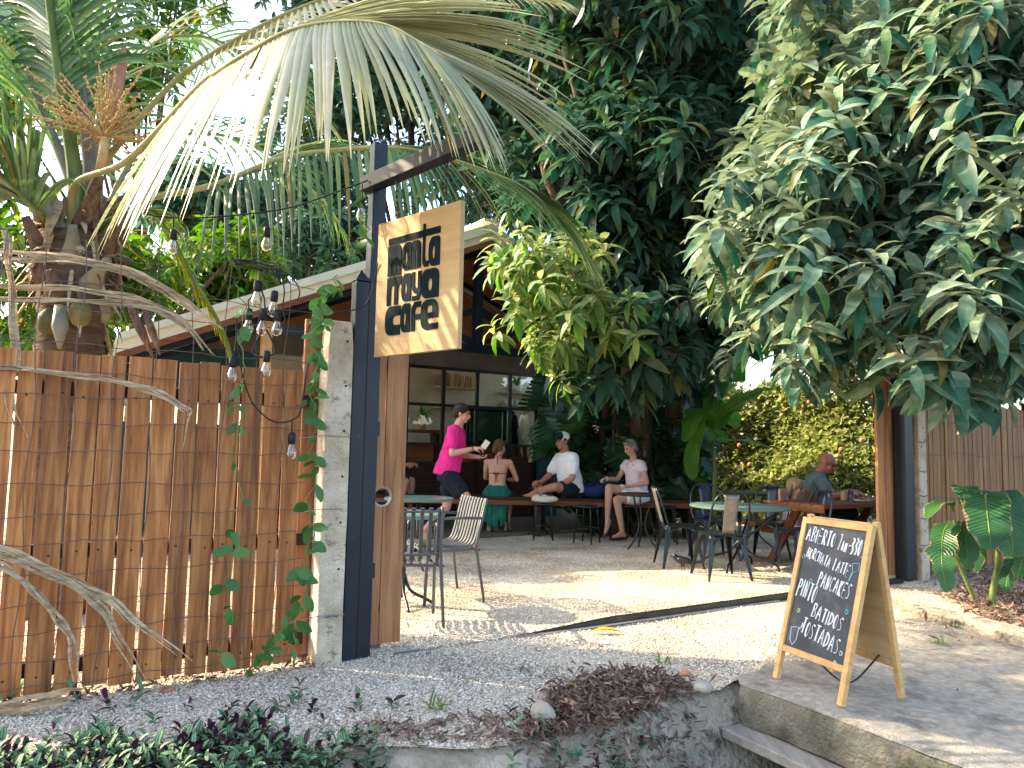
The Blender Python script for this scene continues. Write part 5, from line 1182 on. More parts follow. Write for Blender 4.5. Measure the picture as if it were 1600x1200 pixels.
P_, M_ = head(b, hd, (1, 0, 0), (0, 0, 1), 1.); b.fused('body', 'skin_tan', t); face(t, P_, M_); hair(t, P_, M_, 'hair_dark', 1.)
c = Fig(); c.sweep([V(-.02, 0, .66), V(0, 0, .8), V(.02, 0, 1.05), V(.04, 0, 1.25)], [.19, .19, .19, .1], [.15, .15, .14, .08], (0, 1, 0))
for sy in (-1, 1): c.limb([V(.03, 0, 1.17), V(.03, sy*.19, 1.18), V(.07, sy*.23, 1.04)], [.1, .075, .078])
c.fused('t_shirt', 'rust_cloth', t, .012, 2)
c = Fig()
for sy in (-1, 1): c.limb([V(0, sy*.1, .74), V(.3, sy*.13, .74)], [.115, .1])
c.fused('shorts', 'navy_cloth', t, .012, 2)
for a_, in ((V(.38, .14, .3),), (V(.3, -.14, .3),)): Fig().limb([a_+V(-.04, 0, -.05), a_+V(.1, 0, -.055), a_+V(.19, 0, -.06)], [.047, .045, .032]).fused('shoe', 'grey_paint', t, .01, 2)
bs = thing('bar_stool', 'dark tall wooden stool under the half hidden customer', 'stool', (p.x-.12, 10.9, 0), 0)
MB().lathe([(0, .6), (.17, .6), (.175, .625), (.16, .65), (0, .65)], 20, cap=False).build('seat', MATS['table_wood'], bs, smooth=True)
for k in range(4): a = R(45+90*k); MB().beam((math.cos(a)*.12, math.sin(a)*.12, .61), (math.cos(a)*.18, math.sin(a)*.18, 0), .035).build('leg', MATS['table_wood'], bs)
MB().tube([(.165*math.cos(R(q)), .165*math.sin(R(q)), .2) for q in range(0, 361, 20)], .01, 6, cap=False).build('foot_ring', MATS['table_wood'], bs)
# blue bag on the bench between the two bench sitters
o = Fig().ell((0, 0, .09), (.2, .13, .1), 14, 9).ell((.08, 0, .12), (.11, .12, .09), 12, 8).ell((-.1, .02, .1), (.1, .12, .08), 12, 8).limb([(-.1, 0, .18), (0, 0, .24), (.1, 0, .19)], [.012, .012, .012]).fused('blue_bag', 'blue_cloth', None, .012, 3)
p = at(928, 775, 10.8); o.location = (p.x, 10.8, .556); tag(o, 'slouched blue fabric bag on the bench between the two seated people', 'bag')
# ---------- bird
pb = gnd(1066, 893)
bd_ = thing('bird', 'small black bird walking on the gravel under the metal chairs', 'bird', (pb.x, pb.y, 0), R(168))
b = Fig(); b.ell((0, 0, .115), (.085, .042, .045), 12, 8, Matrix.Rotation(-.25, 3, 'Y')); b.ell((.075, 0, .155), (.03, .026, .028)); b.limb([(.05, 0, .135), (.075, 0, .15)], [.032, .026]); b.limb([(-.06, 0, .1), (-.13, 0, .1), (-.2, 0, .115)], [.03, .018, .02])
b.limb([(-.15, 0, .105), (-.21, 0, .12)], [.016, .022]); b.limb([(.0, .012, .09), (.01, .018, .05)], [.016, .009]); b.limb([(.0, -.012, .09), (-.02, -.018, .05)], [.016, .009]); b.fused('body', 'feather_black', bd_, .005, 3)
MB().tube([(.098, 0, .157), (.118, 0, .152), (.138, 0, .147)], [.009, .006, .0015], 7).build('beak', MATS['black_steel'], bd_, smooth=True)
for sy, x in ((1, .01), (-1, -.02)):
    m_ = MB(); m_.tube([(x, sy*.018, .055), (x-.008, sy*.018, .03), (x, sy*.018, .004)], .0035, 5)
    for dx, dy in ((.03, 0), (.024, .012), (.024, -.012), (-.018, 0)): m_.tube([(x, sy*.018, .005), (x+dx, sy*.018+dy, .003)], .0028, 5)
    m_.build('leg', MATS['black_steel'], bd_)
for sy in (-1, 1): MB().ell((-.02, sy*.036, .118), (.075, .012, .032), 10, 7, Matrix.Rotation(-.2, 3, 'Y')).build('wing', MATS['feather_black'], bd_, smooth=True)
# ================================================================== VEGETATION
NR = np.random.default_rng(11)
def np_mesh(name, v, tris=None, quads=None, smooth=False):
    me = bpy.data.meshes.new(name); v = np.asarray(v, dtype=np.float32).reshape(-1, 3); me.vertices.add(len(v)); me.vertices.foreach_set('co', v.reshape(-1))
    fl = []; ls = []; lt = []; k = 0
    for a, n in ((tris, 3), (quads, 4)):
        if a is not None and len(a):
            a = np.asarray(a, dtype=np.int32).reshape(-1, n); fl.append(a.reshape(-1)); ls.append(k+np.arange(len(a), dtype=np.int32)*n); lt.append(np.full(len(a), n, np.int32)); k += a.size
    fl = np.concatenate(fl); ls = np.concatenate(ls); lt = np.concatenate(lt)
    me.loops.add(len(fl)); me.loops.foreach_set('vertex_index', fl); me.polygons.add(len(ls)); me.polygons.foreach_set('loop_start', ls); me.polygons.foreach_set('loop_total', lt)
    if smooth: me.polygons.foreach_set('use_smooth', np.ones(len(ls), bool))
    me.update(calc_edges=True); return me
def blade(L, W, dirv, up, droop, seg=4, fold=.25, shape=None, twist=0.):
    """one leaf as rows of three points (edge, midrib, edge); returns verts, quads"""
    d = np.array(dirv, float); d /= np.linalg.norm(d); p = np.zeros(3); V_ = []; g = np.array([0, 0, -1.])
    for i in range(seg+1):
        q = i/seg; w = W*(shape(q) if shape else max(.04, math.sin(math.pi*min(1, (q*.92+.06)))**.85*(1-.25*q)))
        s_ = np.cross(d, np.array(up, float)); ns = np.linalg.norm(s_); s_ = s_/ns if ns > 1e-6 else np.array([1., 0, 0]); n_ = np.cross(s_, d)
        if twist: c, s2 = math.cos(twist*q), math.sin(twist*q); s_, n_ = s_*c+n_*s2, n_*c-s_*s2
        V_ += [p-s_*w+n_*w*fold, p.copy(), p+s_*w+n_*w*fold]
        p = p+d*L/seg; d = d+g*droop/seg; d /= np.linalg.norm(d)
    Q = []
    for i in range(seg):
        a = 3*i; Q += [(a, a+1, a+4, a+3), (a+1, a+2, a+5, a+4)]
    return np.array(V_), np.array(Q)
def rosette(seed, n=12, L=.2, W=.026, seg=4, e0=48, e1=-60):
    q = random.Random(seed); V_ = []; Q = []; k = 0
    for i in range(n):
        az = i*2.39996+q.uniform(-.25, .25); el = R(e0+(e1-e0)*(i/(n-1))**.8+q.uniform(-12, 12)); l = L*q.uniform(.75, 1.15)*(.7 if i < 2 else 1)
        d = (math.cos(az)*math.cos(el), math.sin(az)*math.cos(el), math.sin(el)); v, f = blade(l, W*q.uniform(.85, 1.15), d, (0, 0, 1), q.uniform(.7, 1.5), seg)
        v = v+np.array([0, 0, -.012*i+.04]); V_.append(v); Q.append(f+k); k += len(v)
    return np.concatenate(V_), np.concatenate(Q)
def rot_batch(n, rng, tilt=.5):
    a = rng.uniform(0, 6.283, n); b = rng.normal(0, tilt, n); c = rng.uniform(0, 6.283, n)
    def Rz(t): z = np.zeros((len(t), 3, 3)); z[:, 0, 0] = np.cos(t); z[:, 0, 1] = -np.sin(t); z[:, 1, 0] = np.sin(t); z[:, 1, 1] = np.cos(t); z[:, 2, 2] = 1; return z
    X = np.zeros((n, 3, 3)); X[:, 0, 0] = 1; X[:, 1, 1] = np.cos(b); X[:, 1, 2] = -np.sin(b); X[:, 2, 1] = np.sin(b); X[:, 2, 2] = np.cos(b)
    return Rz(c) @ X @ Rz(a)
def scatter_mesh(name, temps, pos, scales, rng, tilt=.5, smooth=True):
    pos = np.asarray(pos); n = len(pos); which = rng.integers(0, len(temps), n); RB = rot_batch(n, rng, tilt); VV = []; QQ = []; k = 0
    for ti, (tv, tq) in enumerate(temps):
        idx = np.where(which == ti)[0]
        if not len(idx): continue
        v = np.einsum('nij,vj->nvi', RB[idx], tv)*scales[idx][:, None, None]+pos[idx][:, None, :]; q = tq[None]+(np.arange(len(idx))*len(tv))[:, None, None]+k
        VV.append(v.reshape(-1, 3)); QQ.append(q.reshape(-1, 4)); k += len(idx)*len(tv)
    return np_mesh(name, np.concatenate(VV), None, np.concatenate(QQ), smooth)
def in_poly(x, y, P_):
    c = False; j = len(P_)-1
    for i in range(len(P_)):
        if ((P_[i][1] > y) != (P_[j][1] > y)) and x < (P_[j][0]-P_[i][0])*(y-P_[i][1])/(P_[j][1]-P_[i][1])+P_[i][0]: c = not c
        j = i
    return c
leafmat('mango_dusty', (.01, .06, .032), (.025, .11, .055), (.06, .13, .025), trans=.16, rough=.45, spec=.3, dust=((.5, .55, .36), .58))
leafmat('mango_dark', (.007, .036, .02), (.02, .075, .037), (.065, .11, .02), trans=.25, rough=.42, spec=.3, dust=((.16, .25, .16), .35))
leafmat('mango_sunlit', (.04, .12, .012), (.09, .2, .025), (.26, .32, .07), trans=.38, rough=.4, dust=((.5, .48, .28), .5))  # lit copy of the dark mango leaf, sunlight put into its colour
leafmat('back_green', (.035, .09, .01), (.08, .15, .025), (.2, .24, .04), trans=.42, rough=.5)
leafmat('back_teal', (.012, .065, .036), (.03, .11, .055), (.06, .13, .04), trans=.3, rough=.5, dust=((.2, .3, .2), .4))
leafmat('hedge_leaf', (.13, .19, .05), (.33, .35, .14), (.5, .48, .26), trans=.42, rough=.5)
leafmat('monstera_leaf', (.008, .04, .013), (.02, .08, .022), (.045, .09, .016), trans=.2, rough=.35, spec=.4)
leafmat('palm_sunlit', (.3, .31, .17), (.44, .43, .26), (.52, .47, .32), trans=.3, rough=.38, spec=.4)  # lit copy of the green palm leaf, paleness stands for sunlight
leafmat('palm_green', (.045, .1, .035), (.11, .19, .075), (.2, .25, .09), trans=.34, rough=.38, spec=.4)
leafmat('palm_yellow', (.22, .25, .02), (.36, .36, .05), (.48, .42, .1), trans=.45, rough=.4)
def paddlemat(name, c1, c2, edge, trans, amt):
    m, nt, B, N, L = newmat(name)
    a1 = N('ShaderNodeAttribute'); a1.attribute_name = 'across'; a2 = N('ShaderNodeAttribute'); a2.attribute_name = 'along'; tc = N('ShaderNodeTexCoord'); oi = N('ShaderNodeObjectInfo')
    nz = N('ShaderNodeTexNoise'); nz.inputs['Scale'].default_value = 9; nz.inputs['Detail'].default_value = 6; L(tc.outputs['Object'], nz.inputs['Vector'])
    n3 = N('ShaderNodeTexNoise'); n3.inputs['Scale'].default_value = 3; L(tc.outputs['Object'], n3.inputs['Vector'])
    rp = ramp(N, [(.3, c1), (.7, c2)]); L(n3.outputs[0], rp.inputs[0])
    sn = N('ShaderNodeMath'); sn.operation = 'SINE'; ml = N('ShaderNodeMath'); ml.operation = 'MULTIPLY_ADD'; ml.inputs[1].default_value = 210; ac = N('ShaderNodeMath'); ac.operation = 'MULTIPLY'; ac.inputs[1].default_value = -18; L(a1.outputs['Fac'], ac.inputs[0]); L(a2.outputs['Fac'], ml.inputs[0]); L(ac.outputs[0], ml.inputs[2]); L(ml.outputs[0], sn.inputs[0])
    hs = N('ShaderNodeHueSaturation'); mr = N('ShaderNodeMapRange'); mr.inputs[1].default_value = -1; mr.inputs[3].default_value = .95; mr.inputs[4].default_value = 1.04; L(sn.outputs[0], mr.inputs[0]); L(mr.outputs[0], hs.inputs['Value']); L(rp.outputs[0], hs.inputs['Color'])
    ad = N('ShaderNodeMath'); ad.operation = 'MULTIPLY_ADD'; ad.inputs[1].default_value = .9; L(nz.outputs[0], ad.inputs[0]); L(a1.outputs['Fac'], ad.inputs[2])
    r2 = ramp(N, [(amt, (0, 0, 0)), (min(1, amt+.03), (1, 1, 1))]); dv = N('ShaderNodeMath'); dv.operation = 'DIVIDE'; dv.inputs[1].default_value = 1.9; L(ad.outputs[0], dv.inputs[0]); L(dv.outputs[0], r2.inputs[0])
    mx = N('ShaderNodeMix'); mx.data_type = 'RGBA'; L(r2.outputs[0], mx.inputs[0]); L(hs.outputs[0], mx.inputs[6]); mx.inputs[7].default_value = (*edge, 1)
    L(mx.outputs[2], B.inputs['Base Color']); B.inputs['Roughness'].default_value = .36; B.inputs['Specular IOR Level'].default_value = .4
    bp = N('ShaderNodeBump'); bp.inputs['Strength'].default_value = .5; bp.inputs['Distance'].default_value = .006; L(sn.outputs[0], bp.inputs['Height']); L(bp.outputs[0], B.inputs['Normal'])
    tr = N('ShaderNodeBsdfTranslucent'); ms = N('ShaderNodeMixShader'); ms.inputs[0].default_value = trans; h2 = N('ShaderNodeHueSaturation'); h2.inputs['Value'].default_value = 1.6; L(mx.outputs[2], h2.inputs['Color']); L(h2.outputs[0], tr.inputs[0])
    L(B.outputs[0], ms.inputs[1]); L(tr.outputs[0], ms.inputs[2]); L(ms.outputs[0], nt.nodes['Material Output'].inputs[0]); MATS[name] = m
paddlemat('banana_leaf', (.05, .17, .02), (.12, .3, .03), (.3, .25, .06), .5, .86)
paddlemat('heliconia_leaf', (.022, .085, .03), (.05, .15, .045), (.32, .2, .09), .2, .72)
leafmat('vine_leaf', (.035, .11, .025), (.07, .18, .04), trans=.25, rough=.4)
leafmat('grass_leaf', (.06, .14, .02), (.15, .24, .05), (.35, .33, .12), trans=.35)
leafmat('litter_leaf', (.1, .06, .042), (.24, .15, .11), (.38, .27, .2), trans=.05, rough=.85, spec=.15)

ROS = [rosette(s_, 12, .2, .033) for s_ in range(7)]
ROSM = []
for k, (v, q) in enumerate(ROS):
    me = np_mesh('leaf_cluster', v, None, q, True); ROSM.append(me)
def mango_tree(name, label, base, limbs, poly, depth, n_obj, n_stuff, mat, scale, seed, n_try=60000, extra=None, stuffmat=None, thick=2.2, tilt=.45):
    t = thing(name, label, 'tree', base)
    def rel(p): return Vector(p)-Vector(base)
    mb = MB(); tp = limbs[0]; mb.tube(catmull([rel(p) for p in tp[0]], 6), [tp[1]+(tp[2]-tp[1])*i/((len(tp[0])-1)*6) for i in range((len(tp[0])-1)*6+1)], 12); mb.build('trunk', MATS['bark'], t, smooth=True)
    for pts, r0, r1 in limbs[1:]:
        m_ = (len(pts)-1)*6; MB().tube(catmull([rel(p) for p in pts], 6), [r0+(r1-r0)*i/m_ for i in range(m_+1)], 9).build('limb', MATS['bark'], t, smooth=True)
    q = random.Random(seed); rng = np.random.default_rng(seed); pts = []
    xs_ = [p[0] for p in poly]; ys_ = [p[1] for p in poly]
    # clumps: leaf clusters gather round twig ends
    cl = []
    while len(cl) < (n_obj+n_stuff)//4:
        px, py = q.uniform(min(xs_), max(xs_)), q.uniform(min(ys_), max(ys_))
        if in_poly(px, py, poly): cl.append(at(px, py, depth(px, py)+thick*q.random()**1.5))
    while len(pts) < n_obj+n_stuff:
        c = q.choice(cl); pts.append((c.x+q.gauss(0, .2), c.y+q.gauss(0, .2), c.z+q.gauss(0, .22)))
    pts.sort(key=lambda p: (Vector(p)-CAMP).length)
    front = pts[:n_obj]; rest = pts[n_obj:]
    for i, p in enumerate(front):
        me = ROSM[i % len(ROSM)]
        o = bpy.data.objects.new('leaf_cluster', me); COL.objects.link(o); o.parent = t; o.location = rel(p); s_ = scale*q.uniform(.75, 1.3); o.scale = (s_, s_, s_)
        o.rotation_mode = 'ZYX'; o.rotation_euler = (q.gauss(0, tilt*.8)+.5, q.gauss(0, tilt*.8)-.12, q.uniform(0, 6.28))
        o.data.materials.clear() if False else None
        if len(me.materials) == 0: me.materials.append(None)
        o.material_slots[0].link = 'OBJECT'; o.material_slots[0].material = MATS[mat]
    if rest:
        R_ = np.array([list(rel(p)) for p in rest]); me = scatter_mesh('foliage', ROS, R_, rng.uniform(.75, 1.3, len(R_))*scale, rng, tilt); o = link('foliage', me, t, MATS[stuffmat or mat]); tag(o, kind='stuff')
    return t
# --- mango A: big dark tree in the middle of the yard
bA = Vector((1.95, 11.2, 0))
limA = [([bA, bA+V(.05, 0, .8), at(1000, 620, 11.1), at(1005, 540, 10.9), at(1010, 420, 9.9), at(1020, 250, 8.9), at(1045, 120, 8.8)], .2, .08),
        ([at(1004, 640, 10.9), at(1000, 620, 10.3), at(980, 580, 9.4), at(950, 530, 8.9), at(905, 450, 8.7), at(880, 330, 8.8), at(865, 240, 8.7)], .13, .06),
        ([at(880, 330, 8.8), at(858, 285, 8.7), at(848, 255, 8.7)], .07, .045), ([at(880, 330, 8.8), at(890, 260, 8.7), at(905, 170, 8.7), at(870, 60, 8.7)], .06, .03),
        ([at(1050, 650, 11.2), at(1070, 590, 10.9), at(1095, 548, 10.2), at(1180, 470, 9.8), at(1260, 330, 9.6)], .13, .05),
        ([at(1018, 280, 9.0), at(985, 200, 8.8), at(940, 175, 8.6), at(1000, 125, 8.6), at(1060, 40, 8.5)], .05, .03), ([at(1010, 430, 9.9), at(1060, 300, 9.4), at(1130, 180, 9.2)], .06, .03)]
polyA = [(690, -60), (1290, -60), (1260, 350), (1200, 510), (1090, 555), (1040, 590), (960, 590), (890, 580), (860, 470), (915, 400), (820, 330), (760, 230), (715, 120)]
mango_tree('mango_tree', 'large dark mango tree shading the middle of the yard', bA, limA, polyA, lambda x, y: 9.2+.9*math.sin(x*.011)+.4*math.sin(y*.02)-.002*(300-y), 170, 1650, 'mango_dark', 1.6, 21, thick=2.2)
# --- mango B: dusty tree reaching in from the right
bB = Vector((7.1, 7.6, 0))
limB = [([bB, bB+V(-.1, .1, 1.2), bB+V(-.35, 0, 2.4), bB+V(-.7, -.3, 3.6), bB+V(-1.1, -.5, 4.8)], .24, .1),
        ([bB+V(-.3, 0, 2.2), at(1560, 430, 6.9), at(1420, 430, 6.9), at(1280, 440, 6.9), at(1150, 460, 7.0)], .1, .03), ([bB+V(-.5, -.1, 3.), at(1500, 260, 6.7), at(1350, 280, 6.8), at(1200, 330, 6.9)], .09, .03),
        ([bB+V(-.8, -.3, 3.9), at(1480, 60, 6.6), at(1350, 120, 6.7), at(1260, 160, 6.7)], .08, .03), ([bB+V(-.3, 0, 2.2), at(1580, 520, 6.6), at(1480, 560, 6.4)], .07, .03)]
polyB = [(1260, -60), (1660, -60), (1660, 560), (1560, 555), (1470, 560), (1420, 545), (1320, 550), (1210, 510), (1090, 440), (1075, 400), (1110, 330), (1150, 260), (1200, 190), (1235, 80)]
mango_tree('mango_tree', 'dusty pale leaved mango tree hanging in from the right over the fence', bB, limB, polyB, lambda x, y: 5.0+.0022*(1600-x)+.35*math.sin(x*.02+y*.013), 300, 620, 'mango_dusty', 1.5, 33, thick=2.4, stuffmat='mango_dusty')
# --- limb of the middle mango by the gable with sunlight in its leaf colour
bC = Vector((1.45, 11.7, 0))
limC = [([bC, bC+V(-.05, -.2, 1.3), at(955, 560, 10.4), at(930, 540, 9.6), at(880, 500, 8.8), at(850, 440, 8.5), at(830, 400, 8.4)], .07, .02), ([at(880, 500, 8.8), at(840, 500, 8.4), at(815, 520, 8.3)], .025, .012)]
polyC = [(800, 388), (870, 398), (960, 430), (965, 505), (900, 530), (855, 545), (832, 540), (822, 470)]
mango_tree('mango_branch', 'branch of the middle mango with leaves coloured as sunlit before the gable end', bC, limC, polyC, lambda x, y: 7.9, 60, 25, 'mango_sunlit', 1.3, 44, thick=.9)
# --- background trees
def back_tree(label, base, trunk_top, centre, rad, n, mat, scale, seed, name='background_tree', sag=0.):
    base = Vector(base); t = thing(name, label, 'tree', base, group='trees behind the cafe'); q = random.Random(seed); rng = np.random.default_rng(seed)
    top = Vector(trunk_top)-base; MB().tube(catmull([(0, 0, 0), top*.4+V(.1, 0, 0), top*.75+V(-.1, .1, 0), top], 4), [.22-.14*i/12 for i in range(13)], 8).build('trunk', MATS['bark'], t, smooth=True)
    c = np.array(Vector(centre)-base); P_ = []
    lobes = [(c+np.array([q.uniform(-.7, .7)*rad[0], q.uniform(-.7, .7)*rad[1], q.uniform(-.7, .7)*rad[2]]), q.uniform(.3, .5)) for _ in range(16)]
    for lc, lr in lobes:
        MB().tube([tuple(top*.7), tuple((Vector(lc)+top*.7)/2+V(0, 0, .15)), tuple(lc)], [.07, .05, .02], 6).build('limb', MATS['bark'], t, smooth=True)
    for i in range(n):
        lc, lr = q.choice(lobes); d = np.array([q.gauss(0, 1) for _ in range(3)]); d /= np.linalg.norm(d); r_ = lr*q.random()**.4
        P_.append(lc+d*np.array(rad)*r_)
    me = scatter_mesh('crown', ROS, np.array(P_), rng.uniform(.7, 1.3, n)*scale, rng, .6); tag(link('crown', me, t, MATS[mat]), kind='stuff'); return t
back_tree('blue green mango crown rising above the cafe roof', (-5.9, 18.6, 0), (-5.9, 18.6, 3), at(430, 370, 18.6), (3.5, 1.3, 2.2), 1100, 'back_teal', 1.7, 1)
back_tree('yellow green tree left of the cafe roof, behind the palm', (-7.5, 13.5, 0), (-7.5, 13.5, 2.4), at(300, 440, 13.5), (1.7, 1.2, 1.5), 420, 'back_green', 1.3, 2)
back_tree('yellow green tree behind the plank fence at the far left', (-8.2, 9.5, 0), (-8.2, 9.5, 1.4), at(40, 460, 9.5), (2.2, 1.4, 1.3), 520, 'back_green', 1.0, 3)
back_tree('tall dark tree behind the gable ridge', (-2.5, 20, 0), (-2.5, 20, 5), at(640, 130, 20), (4, 2.2, 4.2), 1100, 'mango_dark', 1.9, 4)
back_tree('tall dark tree far behind the middle mango', (2.8, 19, 0), (2.8, 19, 5), at(950, 180, 19), (5, 2.2, 5.), 1500, 'mango_dark', 1.9, 5)
back_tree('tall dark tree far behind the right mango', (9.5, 17, 0), (9.5, 17, 5), at(1400, 230, 17), (5.5, 2.2, 4.6), 1300, 'mango_dark', 1.8, 6)
back_tree('bright green tree high behind the palm crown', (-11.4, 22, 0), (-11.4, 22, 7), at(160, 60, 22), (4.5, 2.2, 3.2), 800, 'back_green', 2.0, 7)
back_tree('unseen tree added beyond the left end of the fence to cast shade', (-7.6, 3.7, 0), (-7.6, 3.7, 2), (-7.6, 3.7, 3.1), (1.9, 1.5, 1.9), 420, 'back_green', 1.1, 9)  # out of view, added only to shade the lower left ground
# --- hedge
def hedge():
    t = thing('hedge', 'sunlit variegated yellow green hedge along the back of the yard', 'hedge', F(9.2, -.8, 0), FANG+math.pi/2); rng = np.random.default_rng(8); n = 30000
    lv = []
    for s_ in range(4):
        q = random.Random(s_); V_ = []; Q = []; k = 0
        for i in range(5):
            az = i*2.4+q.uniform(-.4, .4); el = R(q.uniform(-20, 60)); v, f = blade(q.uniform(.07, .1), .03, (math.cos(az)*math.cos(el), math.sin(az)*math.cos(el), math.sin(el)), (0, 0, 1), .6, 2); V_.append(v); Q.append(f+k); k += len(v)
        lv.append((np.concatenate(V_), np.concatenate(Q)))
    x = rng.uniform(0, 15, n); top = 2.6+.3*np.sin(x*1.3)+.2*np.sin(x*3.7+1); z = rng.random(n)**.85*top; fr_ = rng.random(n)**2.2
    y = -(.18*np.sin(x*2.1)+.16*np.sin(z*3.1+x)+fr_*1.3)
    me = scatter_mesh('foliage', lv, np.stack([x, y, z], 1), rng.uniform(.8, 1.5, n), rng, .8); tag(link('foliage', me, t, MATS['hedge_leaf']), kind='stuff')
    for k in range(15): xx = .4+k*1.0; MB().tube([(xx, -.6, 0), (xx+.1, -.5, .8), (xx-.1, -.6, 2.2)], [.04, .03, .012], 6).build('stem', MATS['bark'], t)
    for k in range(40):
        xx = rng.uniform(1, 12); zz = rng.uniform(.8, 2.4); MB().ell((xx, .08-.18*math.sin(xx*2.1), zz), (.045, .035, .04), 7, 5).build('flower', MATS['terracotta'], t, smooth=True)
hedge()
# --- paddle leaves: banana and heliconia
def paddle(L, W, path, seed, tear=.3, nseg=14, fold=.12):
    """big leaf along a 3-D path with torn, wavy margin"""
    q = random.Random(seed); P_ = [np.array(p) for p in catmull(path, max(2, nseg//(len(path)-1)))]; m = len(P_); mb = MB()
    for i, p in enumerate(P_):
        d = P_[min(i+1, m-1)]-P_[max(i-1, 0)]; d = d/np.linalg.norm(d); u_ = np.array([0, 0, 1.]) if abs(d[2]) < .93 else np.array([0, -1., .2]); s_ = np.cross(d, u_); s_ /= np.linalg.norm(s_); n_ = np.cross(s_, d)
        k = i/(m-1); w = W*max(.05, math.sin(math.pi*min(1, .08+k*.9))**.6); a = w*(1-tear*q.random()**2); b = w*(1-tear*q.random()**2); wv_ = .1*w*math.sin(i*1.9+seed)
        mb.v += [tuple(p-s_*a+n_*(a*fold+wv_)), tuple(p-s_*a*.5+n_*a*fold*.7), tuple(p), tuple(p+s_*b*.5+n_*b*fold*.7), tuple(p+s_*b+n_*(b*fold-wv_))]
    for i in range(m-1):
        for j in range(4): a = i*5+j; mb.f.append((a, a+1, a+6, a+5))
    mb.att = [(1, i/(m-1)) if j in (0, 4) else (.5, i/(m-1)) if j in (1, 3) else (0, i/(m-1)) for i in range(m) for j in range(5)]
    return mb, P_
def big_plant(name, label, base, stems, mat, ribmat, cat='plant', group=None):
    t = thing(name, label, cat, base, group=group); b = Vector(base)
    for i, (stem, path, L, W, tear) in enumerate(stems):
        if stem: MB().tube(catmull([Vector(p)-b for p in stem], 5), [.032*W/.2-(.032*W/.2-.01)*k/((len(stem)-1)*5) for k in range((len(stem)-1)*5+1)], 8).build('stem', MATS[ribmat], t, smooth=True)
        mb, P_ = paddle(L, W, [Vector(p)-b for p in path], i*7+3, tear); o = mb.build('leaf', MATS[mat], t, smooth=True)
        for nm_, ix in (('across', 0), ('along', 1)): o.data.attributes.new(nm_, 'FLOAT', 'POINT').data.foreach_set('value', [x[ix] for x in mb.att])
        MB().tube([tuple(p) for p in P_], [.007*W/.15*(1-.8*k/len(P_))+.0015 for k in range(len(P_))], 6).build('midrib', MATS[ribmat], o, smooth=True)
    return t
YB_ = 10.7; bb = Vector((gnd(1113, 820).x*1.02, YB_, 0)); bb = Vector((at(1115, 760, YB_).x, YB_, 0)); ct = at(1112, 668, YB_)
bst = [([bb, at(1116, 720, YB_), ct], [ct, at(1125, 630, YB_), at(1142, 590, YB_-.1), at(1148, 545, YB_-.2)], 1.2, .26, .15),
       (None, [ct, at(1140, 640, YB_-.2), at(1175, 618, YB_-.5), at(1205, 606, YB_-.7)], 1, .27, .25), (None, [ct, at(1128, 690, YB_-.2), at(1155, 688, YB_-.6), at(1205, 700, YB_-.8)], 1, .24, .2),
       (None, [ct, at(1100, 640, YB_-.2), at(1085, 650, YB_-.5), at(1070, 690, YB_-.7)], 1, .2, .3), (None, [ct, at(1118, 640, YB_+.3), at(1135, 650, YB_+.5), at(1150, 668, YB_+.6)], 1, .28, .2), (None, [ct, at(1095, 660, YB_), at(1080, 720, YB_-.2), at(1083, 750, YB_-.2)], 1, .14, .4)]
big_plant('banana_plant', 'young banana plant with bright paddle leaves beside the hedge', bb, bst, 'banana_leaf', 'petiole_green')
YH = 6.35
hb_ = Vector((at(1545, 900, YH).x, YH, 0))
def A_(x, y, d=0): return at(x, y, YH+d)
hst = [([hb_, A_(1560, 860), A_(1545, 770)], [A_(1545, 770), A_(1562, 775, -.25), A_(1580, 840, -.4), A_(1582, 870, -.42)], 1, .2, .1),
       (None, [A_(1545, 775), A_(1540, 775, -.3), A_(1546, 830, -.5), A_(1548, 858, -.5)], 1, .17, .1), (None, [A_(1515, 800), A_(1508, 760, -.1), A_(1518, 790, -.3), A_(1516, 815, -.3)], 1, .11, .3),
       ([hb_+V(-.1, 0, 0), A_(1495, 870), A_(1490, 815)], [A_(1490, 815), A_(1475, 830, -.15), A_(1472, 880, -.35), A_(1480, 925, -.4)], 1, .13, .45), (None, [A_(1500, 815), A_(1505, 820, -.1), A_(1512, 870, -.2), A_(1510, 890, -.2)], 1, .1, .35),
       (None, [A_(1490, 800), A_(1480, 785), A_(1460, 790, -.1), A_(1448, 810, -.2)], 1, .08, .3), (None, [A_(1590, 800), A_(1600, 790), A_(1605, 840, -.2), A_(1590, 905, -.3)], 1, .13, .3),
       (None, [A_(1535, 840), A_(1525, 830), A_(1522, 870, -.1), A_(1524, 895, -.15)], 1, .09, .3), (None, [A_(1600, 860), A_(1590, 870), A_(1575, 900, -.2), A_(1572, 925, -.25)], 1, .09, .35)]
big_plant('heliconia_plant', 'broad leaved heliconia with torn drooping leaves before the right slat fence', hb_, hst, 'heliconia_leaf', 'petiole_green')
